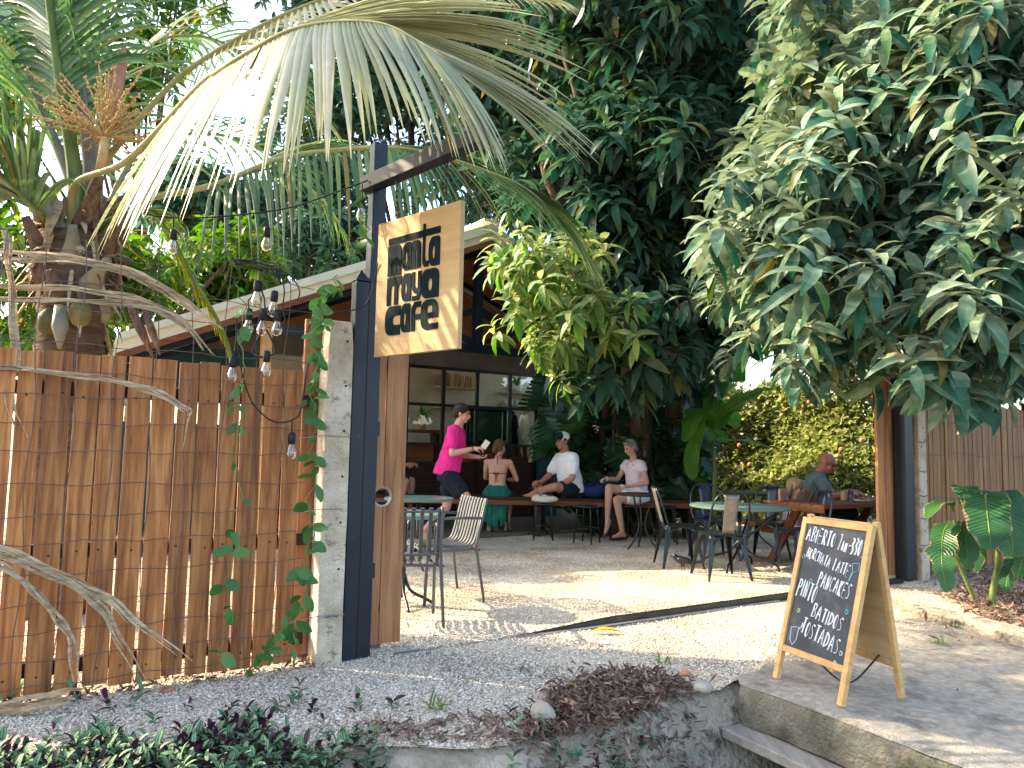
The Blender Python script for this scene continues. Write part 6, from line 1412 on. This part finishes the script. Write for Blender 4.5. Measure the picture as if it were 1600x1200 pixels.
# --- split leaf climber on the mango trunk
def split_leaf(seed):
    q = random.Random(seed); mb = MB(); L, W = .55, .25; n = 8
    def rib(y): return (0, y*L, .05*math.sin(y*3)-.12*y*y)
    mid = [rib(k/n) for k in range(n+1)]
    for sx in (-1, 1):
        for k in range(n):
            y0, y1 = k/n, (k+1)/n; w = W*math.sin(math.pi*(.12+.8*(y0+.06)))**.7*q.uniform(.85, 1.1); p0, p1 = mid[k], mid[k+1]; up = .1+.12*(1-y0)
            m0 = (sx*w*.45, (y0+.015+up*.35)*L, p0[2]-.0); m1 = (sx*w*.45, (y1+up*.32)*L, p1[2]-.0); e0 = (sx*w*.98, (y0+.03+up*.8)*L, p0[2]-.06); e1 = (sx*w*.92, (y1-.015+up*.7)*L, p1[2]-.06)
            i = len(mb.v); mb.v += [p0, m0, e0, e1, m1, p1]; mb.f += [(i, i+1, i+4, i+5), (i+1, i+2, i+3, i+4)] if sx > 0 else [(i+5, i+4, i+1, i), (i+4, i+3, i+2, i+1)]
    return mb.mesh('leaf', True)
SPL = [split_leaf(k) for k in range(4)]
for me in SPL: me.materials.append(MATS['monstera_leaf'])
mo = thing('split_leaf_climber', 'dark split leaf climber wrapping the mango trunk behind the seated people', 'climber', bA+V(-.1, -.4, 0))
q = random.Random(4)
for k in range(4):
    MB().tube(catmull([V(q.uniform(-.3, .3), q.uniform(-.1, .1), 0), V(q.uniform(-.4, .3), .2, .8), V(q.uniform(-.4, .3), .25, 1.7), V(q.uniform(-.4, .4), .3, 2.6)], 5), .013, 7).build('stem', MATS['bark'], mo, smooth=True)
mpoly = [(850, 580), (900, 520), (1000, 560), (1090, 560), (1110, 640), (1095, 770), (1040, 780), (920, 770), (870, 700), (830, 640)]
nn = 0
while nn < 230:
    px, py = q.uniform(830, 1110), q.uniform(520, 790)
    if not in_poly(px, py, mpoly): continue
    p = at(px, py, q.uniform(11.0, 12.3))-mo.location; o = link('leaf', SPL[nn % 4], mo); o.location = p; s_ = q.uniform(.75, 1.25); o.scale = (s_, s_, s_)
    # hang: tip downwards, face to the open side
    o.rotation_euler = (R(q.uniform(-125, -80)), R(q.uniform(-25, 25)), R(q.uniform(-50, 50))); nn += 1
# ================================================================== COCONUT PALM
def pat(x, y, Y): return at(x, y, Y*1.12)
PB = Vector((pat(112, 500, 4.85).x, 4.85*1.12, 0)); CR = pat(125, 320, 4.85)
palm = thing('coconut_palm', 'short coconut palm with long drooping fronds behind the plank fence', 'palm tree', PB)
q = random.Random(31)
prof = []
H_ = CR.z-.25
for k in range(40):
    z = H_*k/39; r_ = .22+.03*math.exp(-z*2)-.0*z+(.012 if k % 2 else -.006)+.03*max(0, (z-H_+.6)/.6); prof.append((r_, z))
tr_ = MB().lathe(prof, 18).build('trunk', MATS['palm_bark'], palm, smooth=True)
LEAFLET_BUDGET = [300]
def leaflet_verts(base, d, up, L, W, droop, q, seg=8):
    p = Vector(base); d = d.normalized(); V_ = []
    for i in range(seg+1):
        k = i/seg; w = W*(1-k**2.2)*(.55+.45*min(1, k*6))+.0012; s_ = d.cross(up)
        s_ = s_.normalized() if s_.length > 1e-4 else Vector((1, 0, 0)); n_ = s_.cross(d)
        V_ += [p-s_*w-n_*w*.45, p.copy(), p+s_*w-n_*w*.45]
        p = p+d*(L/seg); d = (d+Vector((0, 0, -1))*droop/seg*(.4+1.6*k)).normalized()
    return V_
LQ = [(3*i, 3*i+1, 3*i+4, 3*i+3) for i in range(8)]+[(3*i+1, 3*i+2, 3*i+5, 3*i+4) for i in range(8)]
def frond(path, n, L, W, mat, seed, droop=1.5, single=False, start=.22, lat=1.0, fwd=.55, upk=.25, rr=(.035, .004), ribmat='rachis', name='frond', hang=0., near=None):
    q = random.Random(seed); d0 = Vector(path[0])-PB; P_ = catmull([Vector((d0.x*.35, d0.y*.35, H_-.12))]+[Vector(p)-PB for p in path], 12); m = len(P_)
    fo = MB().tube(P_, [rr[0]+(rr[1]-rr[0])*(i/(m-1))**.7 for i in range(m)], 8, flat=.7).build(name, MATS[ribmat], palm, smooth=True)
    allm = MB()
    for i in range(n):
        k = start+(1-start)*i/(n-1); x = k*(m-1); i0 = min(int(x), m-2); fr_ = x-i0; b = P_[i0].lerp(P_[i0+1], fr_); t = (P_[i0+1]-P_[max(i0-1, 0)]).normalized()
        ll = L*(.55+.45*math.sin(math.pi*min(1, .18+k*.72)))*q.uniform(.88, 1.08)*(1 if k < .93 else .8)
        sd = t.cross(Vector((0, 0, 1))).normalized(); up = sd.cross(t)
        for sg in (-1, 1):
            if near is not None and sg > 0:
                kk = max(0, (k-.5)/.5); d = sd*.5+Vector((0, 0, -1))*near*(1-kk*.8)+t*(.1+1.35*kk)+Vector((q.uniform(-.05, .05), 0, 0))
            elif near is not None: d = -sd*.45+t*(.8+.9*k)+up*.3-Vector((0, 0, hang))
            else: d = sd*sg*lat*(1-.35*k)+t*(fwd+.75*k*k)+up*(upk+q.uniform(-.08, .08))-Vector((0, 0, hang))
            v = leaflet_verts(b, d, up, ll, W*q.uniform(.8, 1.15), droop*q.uniform(.8, 1.25), q)
            if single and LEAFLET_BUDGET[0] > 0:
                LEAFLET_BUDGET[0] -= 1; o = MB().add(v, LQ).build('leaflet', MATS[mat], fo, smooth=True)
            else: allm.add(v, LQ)
    if allm.v: tag(allm.build('leaflets', MATS[mat], fo, smooth=True), kind='stuff')
    return fo
# main frond, its sunlight put into the leaflet colour
frond([CR+V(.1, -.25, .05), at(200, 250, 4.75), at(311, 135, 4.2), at(340, 113, 4.03), at(375, 90, 3.88), at(450, 49, 3.74), at(525, 34, 3.62), at(600, 38, 3.52), at(656, 66, 3.45), at(690, 88, 3.4), at(712, 108, 3.37)], 94, 1.15, .026, 'palm_sunlit', 1, droop=.5, single=True, start=.23, near=.95)
# second frond behind the sign arm
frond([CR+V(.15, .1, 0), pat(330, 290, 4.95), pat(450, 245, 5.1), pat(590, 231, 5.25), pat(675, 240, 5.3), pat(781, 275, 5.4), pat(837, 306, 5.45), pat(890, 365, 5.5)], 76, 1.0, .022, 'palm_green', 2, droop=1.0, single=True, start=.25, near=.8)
# upper frond crossing the top edge
frond([CR+V(.1, 0, .2), pat(250, 150, 4.8), pat(330, 85, 4.7), pat(450, 20, 4.6), pat(560, -15, 4.5), pat(700, -25, 4.4), pat(850, -5, 4.3)], 48, .6, .018, 'palm_sunlit', 3, droop=1.0, start=.4, near=1.0)
frond([CR+V(-.05, 0, .2), pat(95, 130, 4.7), pat(80, 20, 4.6), pat(60, -120, 4.4), pat(20, -230, 4.1), pat(-80, -280, 3.8)], 60, 1.0, .02, 'palm_green', 4, droop=1.5, start=.3, rr=(.075, .006), ribmat='petiole_green')
frond([CR+V(-.1, .1, .1), pat(60, 160, 5.0), pat(20, 60, 5.1), pat(-60, -20, 5.2), pat(-180, -20, 5.3)], 55, 1.0, .02, 'palm_green', 5, droop=1.7, start=.3, rr=(.07, .006), ribmat='petiole_grey')
frond([CR+V(-.15, -.1, 0), pat(40, 270, 4.6), pat(-40, 190, 4.4), pat(-160, 150, 4.2), pat(-300, 180, 4.0)], 55, 1.0, .02, 'palm_green', 6, droop=1.7, start=.35, rr=(.065, .006), ribmat='petiole_green')
frond([CR+V(-.2, -.05, -.15), pat(60, 330, 4.5), pat(-20, 260, 4.3), pat(-120, 240, 4.1), pat(-240, 300, 3.9)], 50, 1.0, .02, 'palm_green', 7, droop=1.7, start=.4, rr=(.04, .006), ribmat='petiole_green')
frond([CR+V(.05, .1, .2), pat(130, 120, 5.1), pat(170, 20, 5.3), pat(260, -60, 5.5), pat(400, -100, 5.7), pat(560, -60, 5.9)], 36, 1.0, .018, 'palm_green', 8, droop=1.7, start=.3, rr=(.07, .006), ribmat='petiole_grey')
frond([CR+V(.0, .2, .15), pat(160, 160, 5.4), pat(230, 70, 5.8), pat(330, 60, 6.1), pat(430, 120, 6.3), pat(500, 190, 6.4)], 40, 1.05, .018, 'palm_green', 9, droop=1.9, start=.25, rr=(.04, .005))
frond([CR+V(.1, .2, .05), pat(210, 250, 5.3), pat(290, 210, 5.6), pat(380, 220, 5.8), pat(460, 270, 5.9), pat(510, 330, 5.9)], 28, 1.0, .018, 'palm_green', 10, droop=2.0, start=.25, rr=(.035, .005))
frond([CR+V(.0, .1, .25), pat(115, 60, 4.9), pat(110, -60, 4.9), pat(140, -200, 4.8), pat(230, -300, 4.6)], 55, 1.0, .02, 'palm_green', 14, droop=1.4, start=.3, rr=(.07, .006), ribmat='petiole_grey')
# folded old frond hanging down
frond([CR+V(.2, 0, -.15), pat(230, 330, 4.75), pat(265, 370, 4.7), pat(300, 430, 4.68), pat(335, 490, 4.66), pat(362, 555, 4.64)], 60, .42, .012, 'palm_yellow', 11, droop=1.2, start=.1, lat=.14, fwd=1.3, upk=.05, rr=(.045, .01), ribmat='petiole_green', name='hanging_frond')
# old leaf boots and fibre round the crown base
for k in range(22):
    a = k*2.4; z = H_-.55+.75*(k/21); r0 = .2+.02*(k % 3); d = Vector((math.cos(a), math.sin(a), 0)); b = Vector((0, 0, z))+d*r0*.85
    e = b+d*q.uniform(.12, .3)+Vector((0, 0, q.uniform(.12, .35))); mb = MB(); s_ = d.cross(Vector((0, 0, 1)))
    mb.tube([b-Vector((0, 0, .06)), b+d*.04, (b+e)/2, e], [.1, .085, .05, .03], 8, flat=.4); mb.build('leaf_base', MATS['palm_fibre' if k % 5 else 'petiole_grey'], palm, smooth=True)
for k in range(70):
    a = q.uniform(0, 6.28); d = Vector((math.cos(a), math.sin(a), 0)); b = Vector((0, 0, H_-.55+q.uniform(0, .8)))+d*q.uniform(.2, .27); tip = b+d*q.uniform(.05, .22)+Vector((0, 0, q.uniform(-.45, .1)))
    o = MB().add(leaflet_verts(b, tip-b, Vector((0, 0, 1)), (tip-b).length, q.uniform(.008, .05), .8, q), LQ).build('fibre_flap', MATS['palm_fibre' if k % 2 else 'dry_leaf'], palm, smooth=True)
# flower stalk with spathe
fb = pat(165, 215, 4.6)-PB
for k in range(60):
    a = q.uniform(0, 6.28); el = q.uniform(.1, 1.45); d = Vector((math.cos(a)*math.cos(el), math.sin(a)*math.cos(el)*.7, math.sin(el))); L_ = q.uniform(.3, .72); pts = [fb+d*L_*i/9+Vector((q.uniform(-.008, .008), q.uniform(-.008, .008), -.08*(i/9)**2)) for i in range(10)]
    mb = MB(); mb.tube(pts, .0055, 5)
    for p_ in pts[3:]:
        for j in range(2): mb.ell(p_+Vector((q.uniform(-.012, .012), q.uniform(-.012, .012), q.uniform(-.012, .012))), (.009, .009, .011), 5, 4)
    mb.build('flower_branch', MATS['flower_stalk'], palm)
MB().tube([fb-Vector((.02, 0, .25)), fb], [.035, .03], 8).build('flower_stem', MATS['flower_stalk'], palm, smooth=True)
sp0 = pat(183, 110, 4.7)-PB; MB().tube([fb, sp0-Vector((.0, 0, .1)), sp0+Vector((.02, 0, .05)), sp0+Vector((.05, 0, .22))], [.03, .055, .05, .004], 10, flat=.4).build('spathe', MATS['terracotta'], palm, smooth=True)
for px, py, yy in ((28, 272, 4.62), (2, 292, 4.6), (52, 292, 4.62), (75, 505, 4.6), (125, 490, 4.62)):
    o = Fig().ell((0, 0, 0), (.075, .075, .1), 14, 10).cap((0, 0, .06), (0, 0, .1), .035, .02).fused('coconut', 'coconut_husk', palm, .012, 3); o.location = pat(px, py, yy)-PB; o.rotation_euler = (q.uniform(-.4, .4), q.uniform(-.4, .4), 0)
for px, py, x2, y2, r_ in ((95, 478, 93, 545, .055), (200, 470, 240, 560, .035), (225, 480, 250, 555, .03)):
    MB().tube([pat(px, py, 4.55)-PB, pat((px+x2)/2, (py+y2)/2, 4.5)-PB, pat(x2, y2, 4.5)-PB], [r_*.7, r_, r_*.2], 8, flat=.45).build('dead_petiole', MATS['petiole_grey' if px < 100 else 'palm_fibre'], palm, smooth=True)
# --- dead frond strips caught on the wire mesh
def dead_strip(pts, w, label):
    w = w*.8; P_ = catmull([at(*p) for p in pts], 7); mb = MB(); m = len(P_); qq = random.Random(int(pts[0][1]*7+pts[0][0]))
    for r_ in range(4):   # several withered leaflets lying along each other, splitting towards the tip
        ph = qq.uniform(0, 6); off = (r_-1.5)*w*.5; en = qq.uniform(.72, 1.) if r_ else 1.; k0 = len(mb.v); mm = max(3, int(m*en))
        for i in range(mm):
            p = P_[i]; t = (P_[min(i+1, m-1)]-P_[max(i-1, 0)]).normalized(); s_ = t.cross(Vector((.3, -1, .2))).normalized(); n_ = s_.cross(t); k = i/(mm-1)
            ww = w*.5*(.45+.55*math.sin(math.pi*(.1+.8*k)))*(1-.85*max(0, (k-.8)/.2))*qq.uniform(.8, 1.15); c = p+s_*(off*(1+.8*k*k)+.004*math.sin(i*.7+ph))+n_*(.006*math.sin(i*.5+ph*2)+.004*r_)
            tw = .8*math.sin(i*.25+ph); a_, b_ = s_*math.cos(tw)+n_*math.sin(tw), n_*math.cos(tw)-s_*math.sin(tw)
            mb.v += [tuple(c-a_*ww+b_*ww*.6), tuple(c-b_*ww*.3), tuple(c+a_*ww+b_*ww*.6)]
        for i in range(mm-1): a = k0+3*i; mb.f += [(a, a+1, a+4, a+3), (a+1, a+2, a+5, a+4)]
    return mb
dl = [([(-20, 392, 3.75), (60, 398, 3.75), (150, 412, 3.78), (220, 432, 3.82), (290, 475, 3.85), (345, 520, 3.85)], .02, 'uppermost dry tan frond strip arching over the fence top'),
      ([(-20, 404, 3.72), (80, 408, 3.74), (160, 416, 3.76), (235, 445, 3.8), (300, 490, 3.82)], .016, 'second dry frond strip from the top arching over the fence'),
      ([(-20, 447, 3.72), (70, 450, 3.74), (150, 456, 3.76), (230, 474, 3.8), (285, 505, 3.82), (330, 560, 3.8)], .018, 'dry tan frond strip drooping past the hanging bulbs, middle of the pile'),
      ([(-20, 466, 3.7), (90, 470, 3.72), (180, 474, 3.74), (250, 486, 3.78), (300, 520, 3.8), (325, 556, 3.8)], .016, 'lowest dry frond strip above the fence top'),
      ([(8, 360, 3.6), (14, 400, 3.6), (20, 470, 3.58), (26, 560, 3.56), (12, 590, 3.55), (20, 640, 3.55), (36, 688, 3.55)], .016, 'upright dry frond strip hanging down at the far left'),
      ([(-20, 572, 3.52), (60, 580, 3.55), (160, 592, 3.6), (230, 608, 3.65), (285, 636, 3.68), (292, 650, 3.68), (278, 700, 3.68)], .015, 'dry frond strip bent sharply downwards across the upper planks'),
      ([(-20, 848, 3.42), (40, 872, 3.45), (110, 905, 3.5), (165, 932, 3.55), (215, 975, 3.58), (296, 1038, 3.62)], .016, 'longest low dry frond strip slanting across the planks'),
      ([(-20, 862, 3.4), (60, 890, 3.43), (130, 925, 3.47), (165, 960, 3.5), (195, 1015, 3.5), (228, 1072, 3.5)], .015, 'middle low dry frond strip slanting to the gravel'),
      ([(-20, 872, 3.36), (20, 895, 3.38), (60, 930, 3.4), (90, 965, 3.42), (112, 1000, 3.42), (118, 1050, 3.42), (128, 1090, 3.42)], .013, 'lowest dry frond strip curling down to the fence foot'),
      ([(-10, 1108, 3.42), (50, 1098, 3.45), (100, 1088, 3.47), (130, 1086, 3.46)], .03, 'short dry frond scrap lying on the ground at the fence foot')]
for pts, w, lb in dl:
    mb = dead_strip(pts, w, lb); o = mb.build('dry_frond_strip', MATS['dry_leaf'], None, smooth=True); o.modifiers.new('thick', 'SOLIDIFY').thickness = .002; tag(o, lb, 'dry leaf', 'dry frond strips caught on the fence')
# ================================================================== SMALL PLANTS
def leaf_mesh(L, W, seed, bend=.5):
    v, f = blade(L, W, (1, 0, .15), (0, 0, 1), bend, 5, .2, shape=lambda k: max(.03, math.sin(math.pi*min(1, .05+k*.93))**.75)); return np_mesh('leaf', v, None, f, True)
VL = [leaf_mesh(.075, .022, k) for k in range(3)]
for me in VL: me.materials.append(MATS['vine_leaf'])
def vine(label, pts, npair, yoff, seed):
    base = pts[0]; t = thing('climbing_vine', label, 'vine', base, group='vines on the wire mesh'); q = random.Random(seed); P_ = catmull([Vector(p)-Vector(base) for p in pts], 8); P_ = [p_+Vector((.022*math.sin(i_*.75+seed)+.012*math.sin(i_*1.9), -.008*math.cos(i_*.9), 0)) if 0 < i_ else p_ for i_, p_ in enumerate(P_)]
    MB().tube(P_, .003, 5).build('stem', MATS['petiole_green'], t, smooth=True)
    for i in range(npair):
        k = (i+.6)/npair; p = P_[int(k*(len(P_)-1))]
        for sg in (-1, 1):
            if q.random() < .15: continue
            o = link('leaf', VL[q.randrange(3)], t); o.location = p+Vector((q.gauss(0, .012), q.gauss(0, .008), q.gauss(0, .015))); s_ = q.choice((.55, .8, 1., 1.15, 1.35)); o.scale = (s_, s_*q.uniform(.8, 1.2), s_); o.rotation_euler = (R(q.uniform(20, 110)), R(q.uniform(-10, 80)), math.pi*(sg < 0)+q.uniform(-.7, .3))
    return t
vine('leafy green vine climbing beside the concrete post', [at(455, 1010, 3.95)-V(0, 0, 0), at(470, 940, 4.0), at(482, 850, 4.02), at(488, 760, 4.04), at(492, 680, 4.05), at(490, 600, 4.07), at(497, 520, 4.09), at(503, 470, 4.1), at(530, 430, 4.12)], 44, 0, 1)
vine('sparse green vine hanging on the wire over the plank fence', [at(345, 1040, 3.8), at(357, 960, 3.82), at(360, 870, 3.83), at(370, 780, 3.85), at(372, 660, 3.87), at(378, 590, 3.88), at(378, 500, 3.9), at(375, 440, 3.92)], 15, 0, 2)
vine('short green vine wound round the tall navy post', [at(562, 380, 4.22), at(572, 355, 4.2), at(560, 330, 4.2), at(575, 300, 4.22)], 3, 0, 3)
vine('low green vine sprouting at the foot of the concrete post', [gnd(400, 1050), at(405, 1030, 3.95), at(430, 1000, 3.95), at(445, 960, 3.98)], 5, 0, 4)
# --- striped purple-green ground cover along the ditch
def covermat():
    m, nt, B, N, L = newmat('tradescantia')
    at_ = N('ShaderNodeAttribute'); at_.attribute_name = 'across'; ge = N('ShaderNodeNewGeometry')
    rp = ramp(N, [(0, (.06, .13, .05)), (.18, (.05, .12, .045)), (.36, (.18, .28, .16)), (.6, (.16, .25, .13)), (.78, (.06, .14, .05)), (1, (.07, .11, .06))]); L(at_.outputs['Fac'], rp.inputs[0])
    r2 = ramp(N, [(0, (.2, .05, .12)), (.13, (.25, .08, .16)), (.15, (1, 1, 1)), (1, (1, 1, 1))]); L(ge.outputs['Random Per Island'], r2.inputs[0])
    mx = N('ShaderNodeMix'); mx.data_type = 'RGBA'; mx.blend_type = 'MULTIPLY'; mx.inputs[0].default_value = .9; L(rp.outputs[0], mx.inputs[6]); L(r2.outputs[0], mx.inputs[7])
    m2 = N('ShaderNodeMix'); m2.data_type = 'RGBA'; L(ge.outputs['Backfacing'], m2.inputs[0]); L(mx.outputs[2], m2.inputs[6]); m2.inputs[7].default_value = (.09, .015, .055, 1)
    L(m2.outputs[2], B.inputs['Base Color']); B.inputs['Roughness'].default_value = .6; B.inputs['Specular IOR Level'].default_value = .2; MATS['tradescantia'] = m
covermat()
def shoot(seed):
    q = random.Random(seed); V_ = []; Q = []; k = 0; h = q.uniform(.05, .12); ax = q.uniform(0, 6.28); n = q.randrange(5, 8)
    for i in range(n):
        az = ax+math.pi*(i % 2)+q.uniform(-.5, .5)+i*.25; el = R(q.uniform(10, 35)+35*(i/(n-1))); v, f = blade(q.uniform(.05, .075), .0135, (math.cos(az)*math.cos(el), math.sin(az)*math.cos(el), math.sin(el)), (0, 0, 1), .9, 4, .35, shape=lambda x: max(.04, math.sin(math.pi*min(1, .12+x*.85))**.7))
        V_.append(v+np.array([0, 0, h*i/n])); Q.append(f+k); k += len(v)
    return np.concatenate(V_), np.concatenate(Q)
SH = [shoot(k) for k in range(8)]
q = random.Random(77); pts = []; sc_ = []
while len(pts) < 1600:
    px, py = q.uniform(-40, 1150), q.uniform(1085, 1290); 
    s, t = fst(gnd(px, py)); e = ditch_edge(s)
    lim = 1172 if px < 380 else 1158 if px < 560 else 1164
    den = 1.0 if px < 620 else .0
    if 620 < px < 720: den = .5*(py > 1145)
    if py < lim+18*math.sin(px*.03)+14*math.sin(px*.011+1): den *= .03
    if 780 < px < 1030 and 1110 < py < 1210: den = .1
    if 930 < px < 1010 and 1120 < py < 1170: den = .6
    if q.random() > den: continue
    dz = 0
    if t > e: dz = -.82*min(1, (t-e)/.34)**1.15
    p = F(s, t, ground_z(s, min(t, e))+dz); pts.append(tuple(p)); sc_.append(q.uniform(.55, .95))
me = scatter_mesh('ground_cover', SH, np.array(pts), np.array(sc_), np.random.default_rng(3), .35)
nv = len(me.vertices); a_ = me.attributes.new('across', 'FLOAT', 'POINT'); pat = np.tile(np.array([1., 0., 1.]), nv//3); a_.data.foreach_set('value', pat.astype(np.float32))
tag(link('ground_cover', me, None, MATS['tradescantia']), 'purple and silver striped creeping ground cover along the ditch edge', 'ground cover', kind='stuff')
# --- dry leaf litter
def litter(name, label, sampler, n, seed, size=1.):
    q = random.Random(seed); tv = []
    for k in range(5): v, f = blade(.05*size, .0075*size, (1, 0, .1), (0, 0, 1), q.uniform(-.8, 1.2), 3, q.uniform(.2, .9), twist=q.uniform(-1.5, 1.5)); tv.append((v, f))
    pts = []
    while len(pts) < n:
        p = sampler(q)
        if p is not None: pts.append(tuple(p))
    me = scatter_mesh(name, tv, np.array(pts), np.random.default_rng(seed).uniform(.6, 1.5, n), np.random.default_rng(seed+1), .6); return tag(link(name, me, None, MATS['litter_leaf']), label, 'leaf litter', kind='stuff')
lp1 = [(820, 1130), (860, 1085), (930, 1055), (1000, 1048), (1080, 1062), (1105, 1085), (1090, 1130), (1120, 1200), (1130, 1280), (1080, 1280), (1060, 1180), (1010, 1130), (960, 1140), (930, 1220), (880, 1260), (855, 1180), (840, 1150)]
def samp1(q):
    px, py = q.uniform(820, 1140), q.uniform(1045, 1290)
    if not in_poly(px, py, lp1) and q.random() > .03: return None
    s, t = fst(gnd(px, py)); e = ditch_edge(s); dz = -.82*min(1, max(0, t-e)/.34)**1.15
    if s > 1.64 and t > 1.3: return None
    if t > e+.03 and q.random() > .4: return None
    b = .028*max(0, 1-abs(px-970)/120)*max(0, 1-abs(py-1085)/60)
    return F(s, t, ground_z(s, min(t, e))+dz+q.uniform(.005, .035)+b*q.random()+(.0 if t < e else .02))
litter('leaf_litter', 'brown dry leaf litter spilling over the ditch wall beside the slab', samp1, 4200, 5)
def samp1b(q):
    px, py = q.uniform(560, 880), q.uniform(1095, 1150); 
    if py < 1140-.07*(px-560)-10: return None if q.random() > .05 else gnd(px, py, .01)
    s, t = fst(gnd(px, py)); return F(s, min(t, ditch_edge(s)-.01), ground_z(s, t)+.012)
litter('leaf_litter', 'thin brown litter along the gravel edge left of the ditch wall', samp1b, 500, 6, .8)
lp2 = [(1480, 925), (1520, 890), (1640, 870), (1640, 985), (1560, 975), (1500, 950)]
def samp2(q):
    px, py = q.uniform(1440, 1640), q.uniform(870, 1000)
    if not in_poly(px, py, lp2) and q.random() > .05: return None
    return gnd(px, py, q.uniform(.005, .06))
litter('leaf_litter', 'dark dry leaf litter under the heliconia by the right fence', samp2, 1500, 7, 1.3)
def samp3(q):
    s = q.uniform(-2.2, -.2); return F(s, q.gauss(.06, .05), .012+q.random()*.01)
litter('leaf_litter', 'scattered dry scraps along the foot of the plank fence', samp3, 260, 8, .9)
def samp4(q): p = gnd(q.uniform(560, 1500), q.uniform(880, 1080), .008); return p
litter('leaf_litter', 'few small dry leaves scattered over the sunny gravel', samp4, 45, 9, .8)
for k, (px, py, n, lb) in enumerate(((1465, 1010, 26, 'small grass tuft at the edge of the slab by the kerb'), (1555, 955, 24, 'grass tuft in front of the heliconia litter'), (1500, 985, 14, 'thin grass sprig on the kerb by the slab'), (30, 1085, 30, 'green weedy tuft at the far left foot of the fence'), (90, 1080, 16, 'low weed at the fence foot beside the dry frond'), (1330, 1010, 5, 'tiny sprig growing in the driveway gravel behind the chalkboard'), (1040, 1040, 8, 'tiny green sprig in the gravel above the litter heap'), (680, 1110, 10, 'tiny green weed on the gravel near the ditch plants'), (905, 1085, 9, 'dark stemmed seedling at the top of the litter heap'))):
    b = gnd(px, py); t = thing('grass_tuft', lb, 'grass', b, group='grass tufts and weeds'); q = random.Random(k); V_ = []; Q = []; kk = 0
    for i in range(n):
        az = q.uniform(0, 6.28); el = R(q.uniform(35, 80)); v, f = blade(q.uniform(.05, .12), .003 if k < 3 else .006, (math.cos(az)*math.cos(el), math.sin(az)*math.cos(el), math.sin(el)), (0, 0, 1), 1.2, 4); V_.append(v+np.array([q.gauss(0, .03), q.gauss(0, .02), 0])); Q.append(f+kk); kk += len(v)
    link('blades', np_mesh('blades', np.concatenate(V_), None, np.concatenate(Q)), t, MATS['grass_leaf'])
# --- stones, brick pieces, fallen yellow leaf
def rock(name, px, py, r_, mat, label, z=0., cat='stone', flat=.6):
    mb = MB(); mb.ell((0, 0, 0), (r_, r_*.8, r_*flat), 10, 7); mb.v = [tuple(Vector(v)*(1+.25*noise.noise(Vector(v)*9/r_*.1+Vector((px, py, 0))))) for v in mb.v]
    o = mb.build(name, MATS[mat], None); o.location = gnd(px, py, z)+V(0, 0, r_*flat*.4); o.rotation_euler = (0, 0, px); tag(o, label, cat)
rock('stone', 1100, 1078, .055, 'stone', 'rounded tan stone at the right end of the leaf litter'); rock('stone', 848, 1120, .06, 'stone', 'grey stone block on the ditch edge left of the litter', flat=.9); rock('stone', 752, 1176, .08, 'stone', 'flat stone on top of the ditch wall near the purple plants', -.1)
rock('brick_piece', 888, 1100, .045, 'terracotta', 'broken red brick piece among the leaf litter', 0, 'brick', .4); rock('brick_piece', 1073, 1052, .035, 'terracotta', 'small red brick chip behind the leaf litter', 0, 'brick', .3); rock('brick_piece', 263, 1078, .05, 'terracotta', 'flat red tile piece at the fence foot', 0, 'brick', .2)
yl = thing('fallen_leaf', 'curled yellow leaf lying on the sunny gravel before the gate track', 'leaf', gnd(950, 990)); v, f = blade(.2, .035, (1, .1, .2), (0, 0, 1), .55, 8, .5); v = v+np.array([-.1, 0, .012]); o = link('leaf_blade', np_mesh('leaf_blade', v, None, f, True), yl, MATS['yellow_leaf'])
MB().tube([tuple(v[3*i+1]+np.array([0, 0, .002])) for i in range(9)], .0025, 5).build('midrib', MATS['yellow_leaf'], yl)
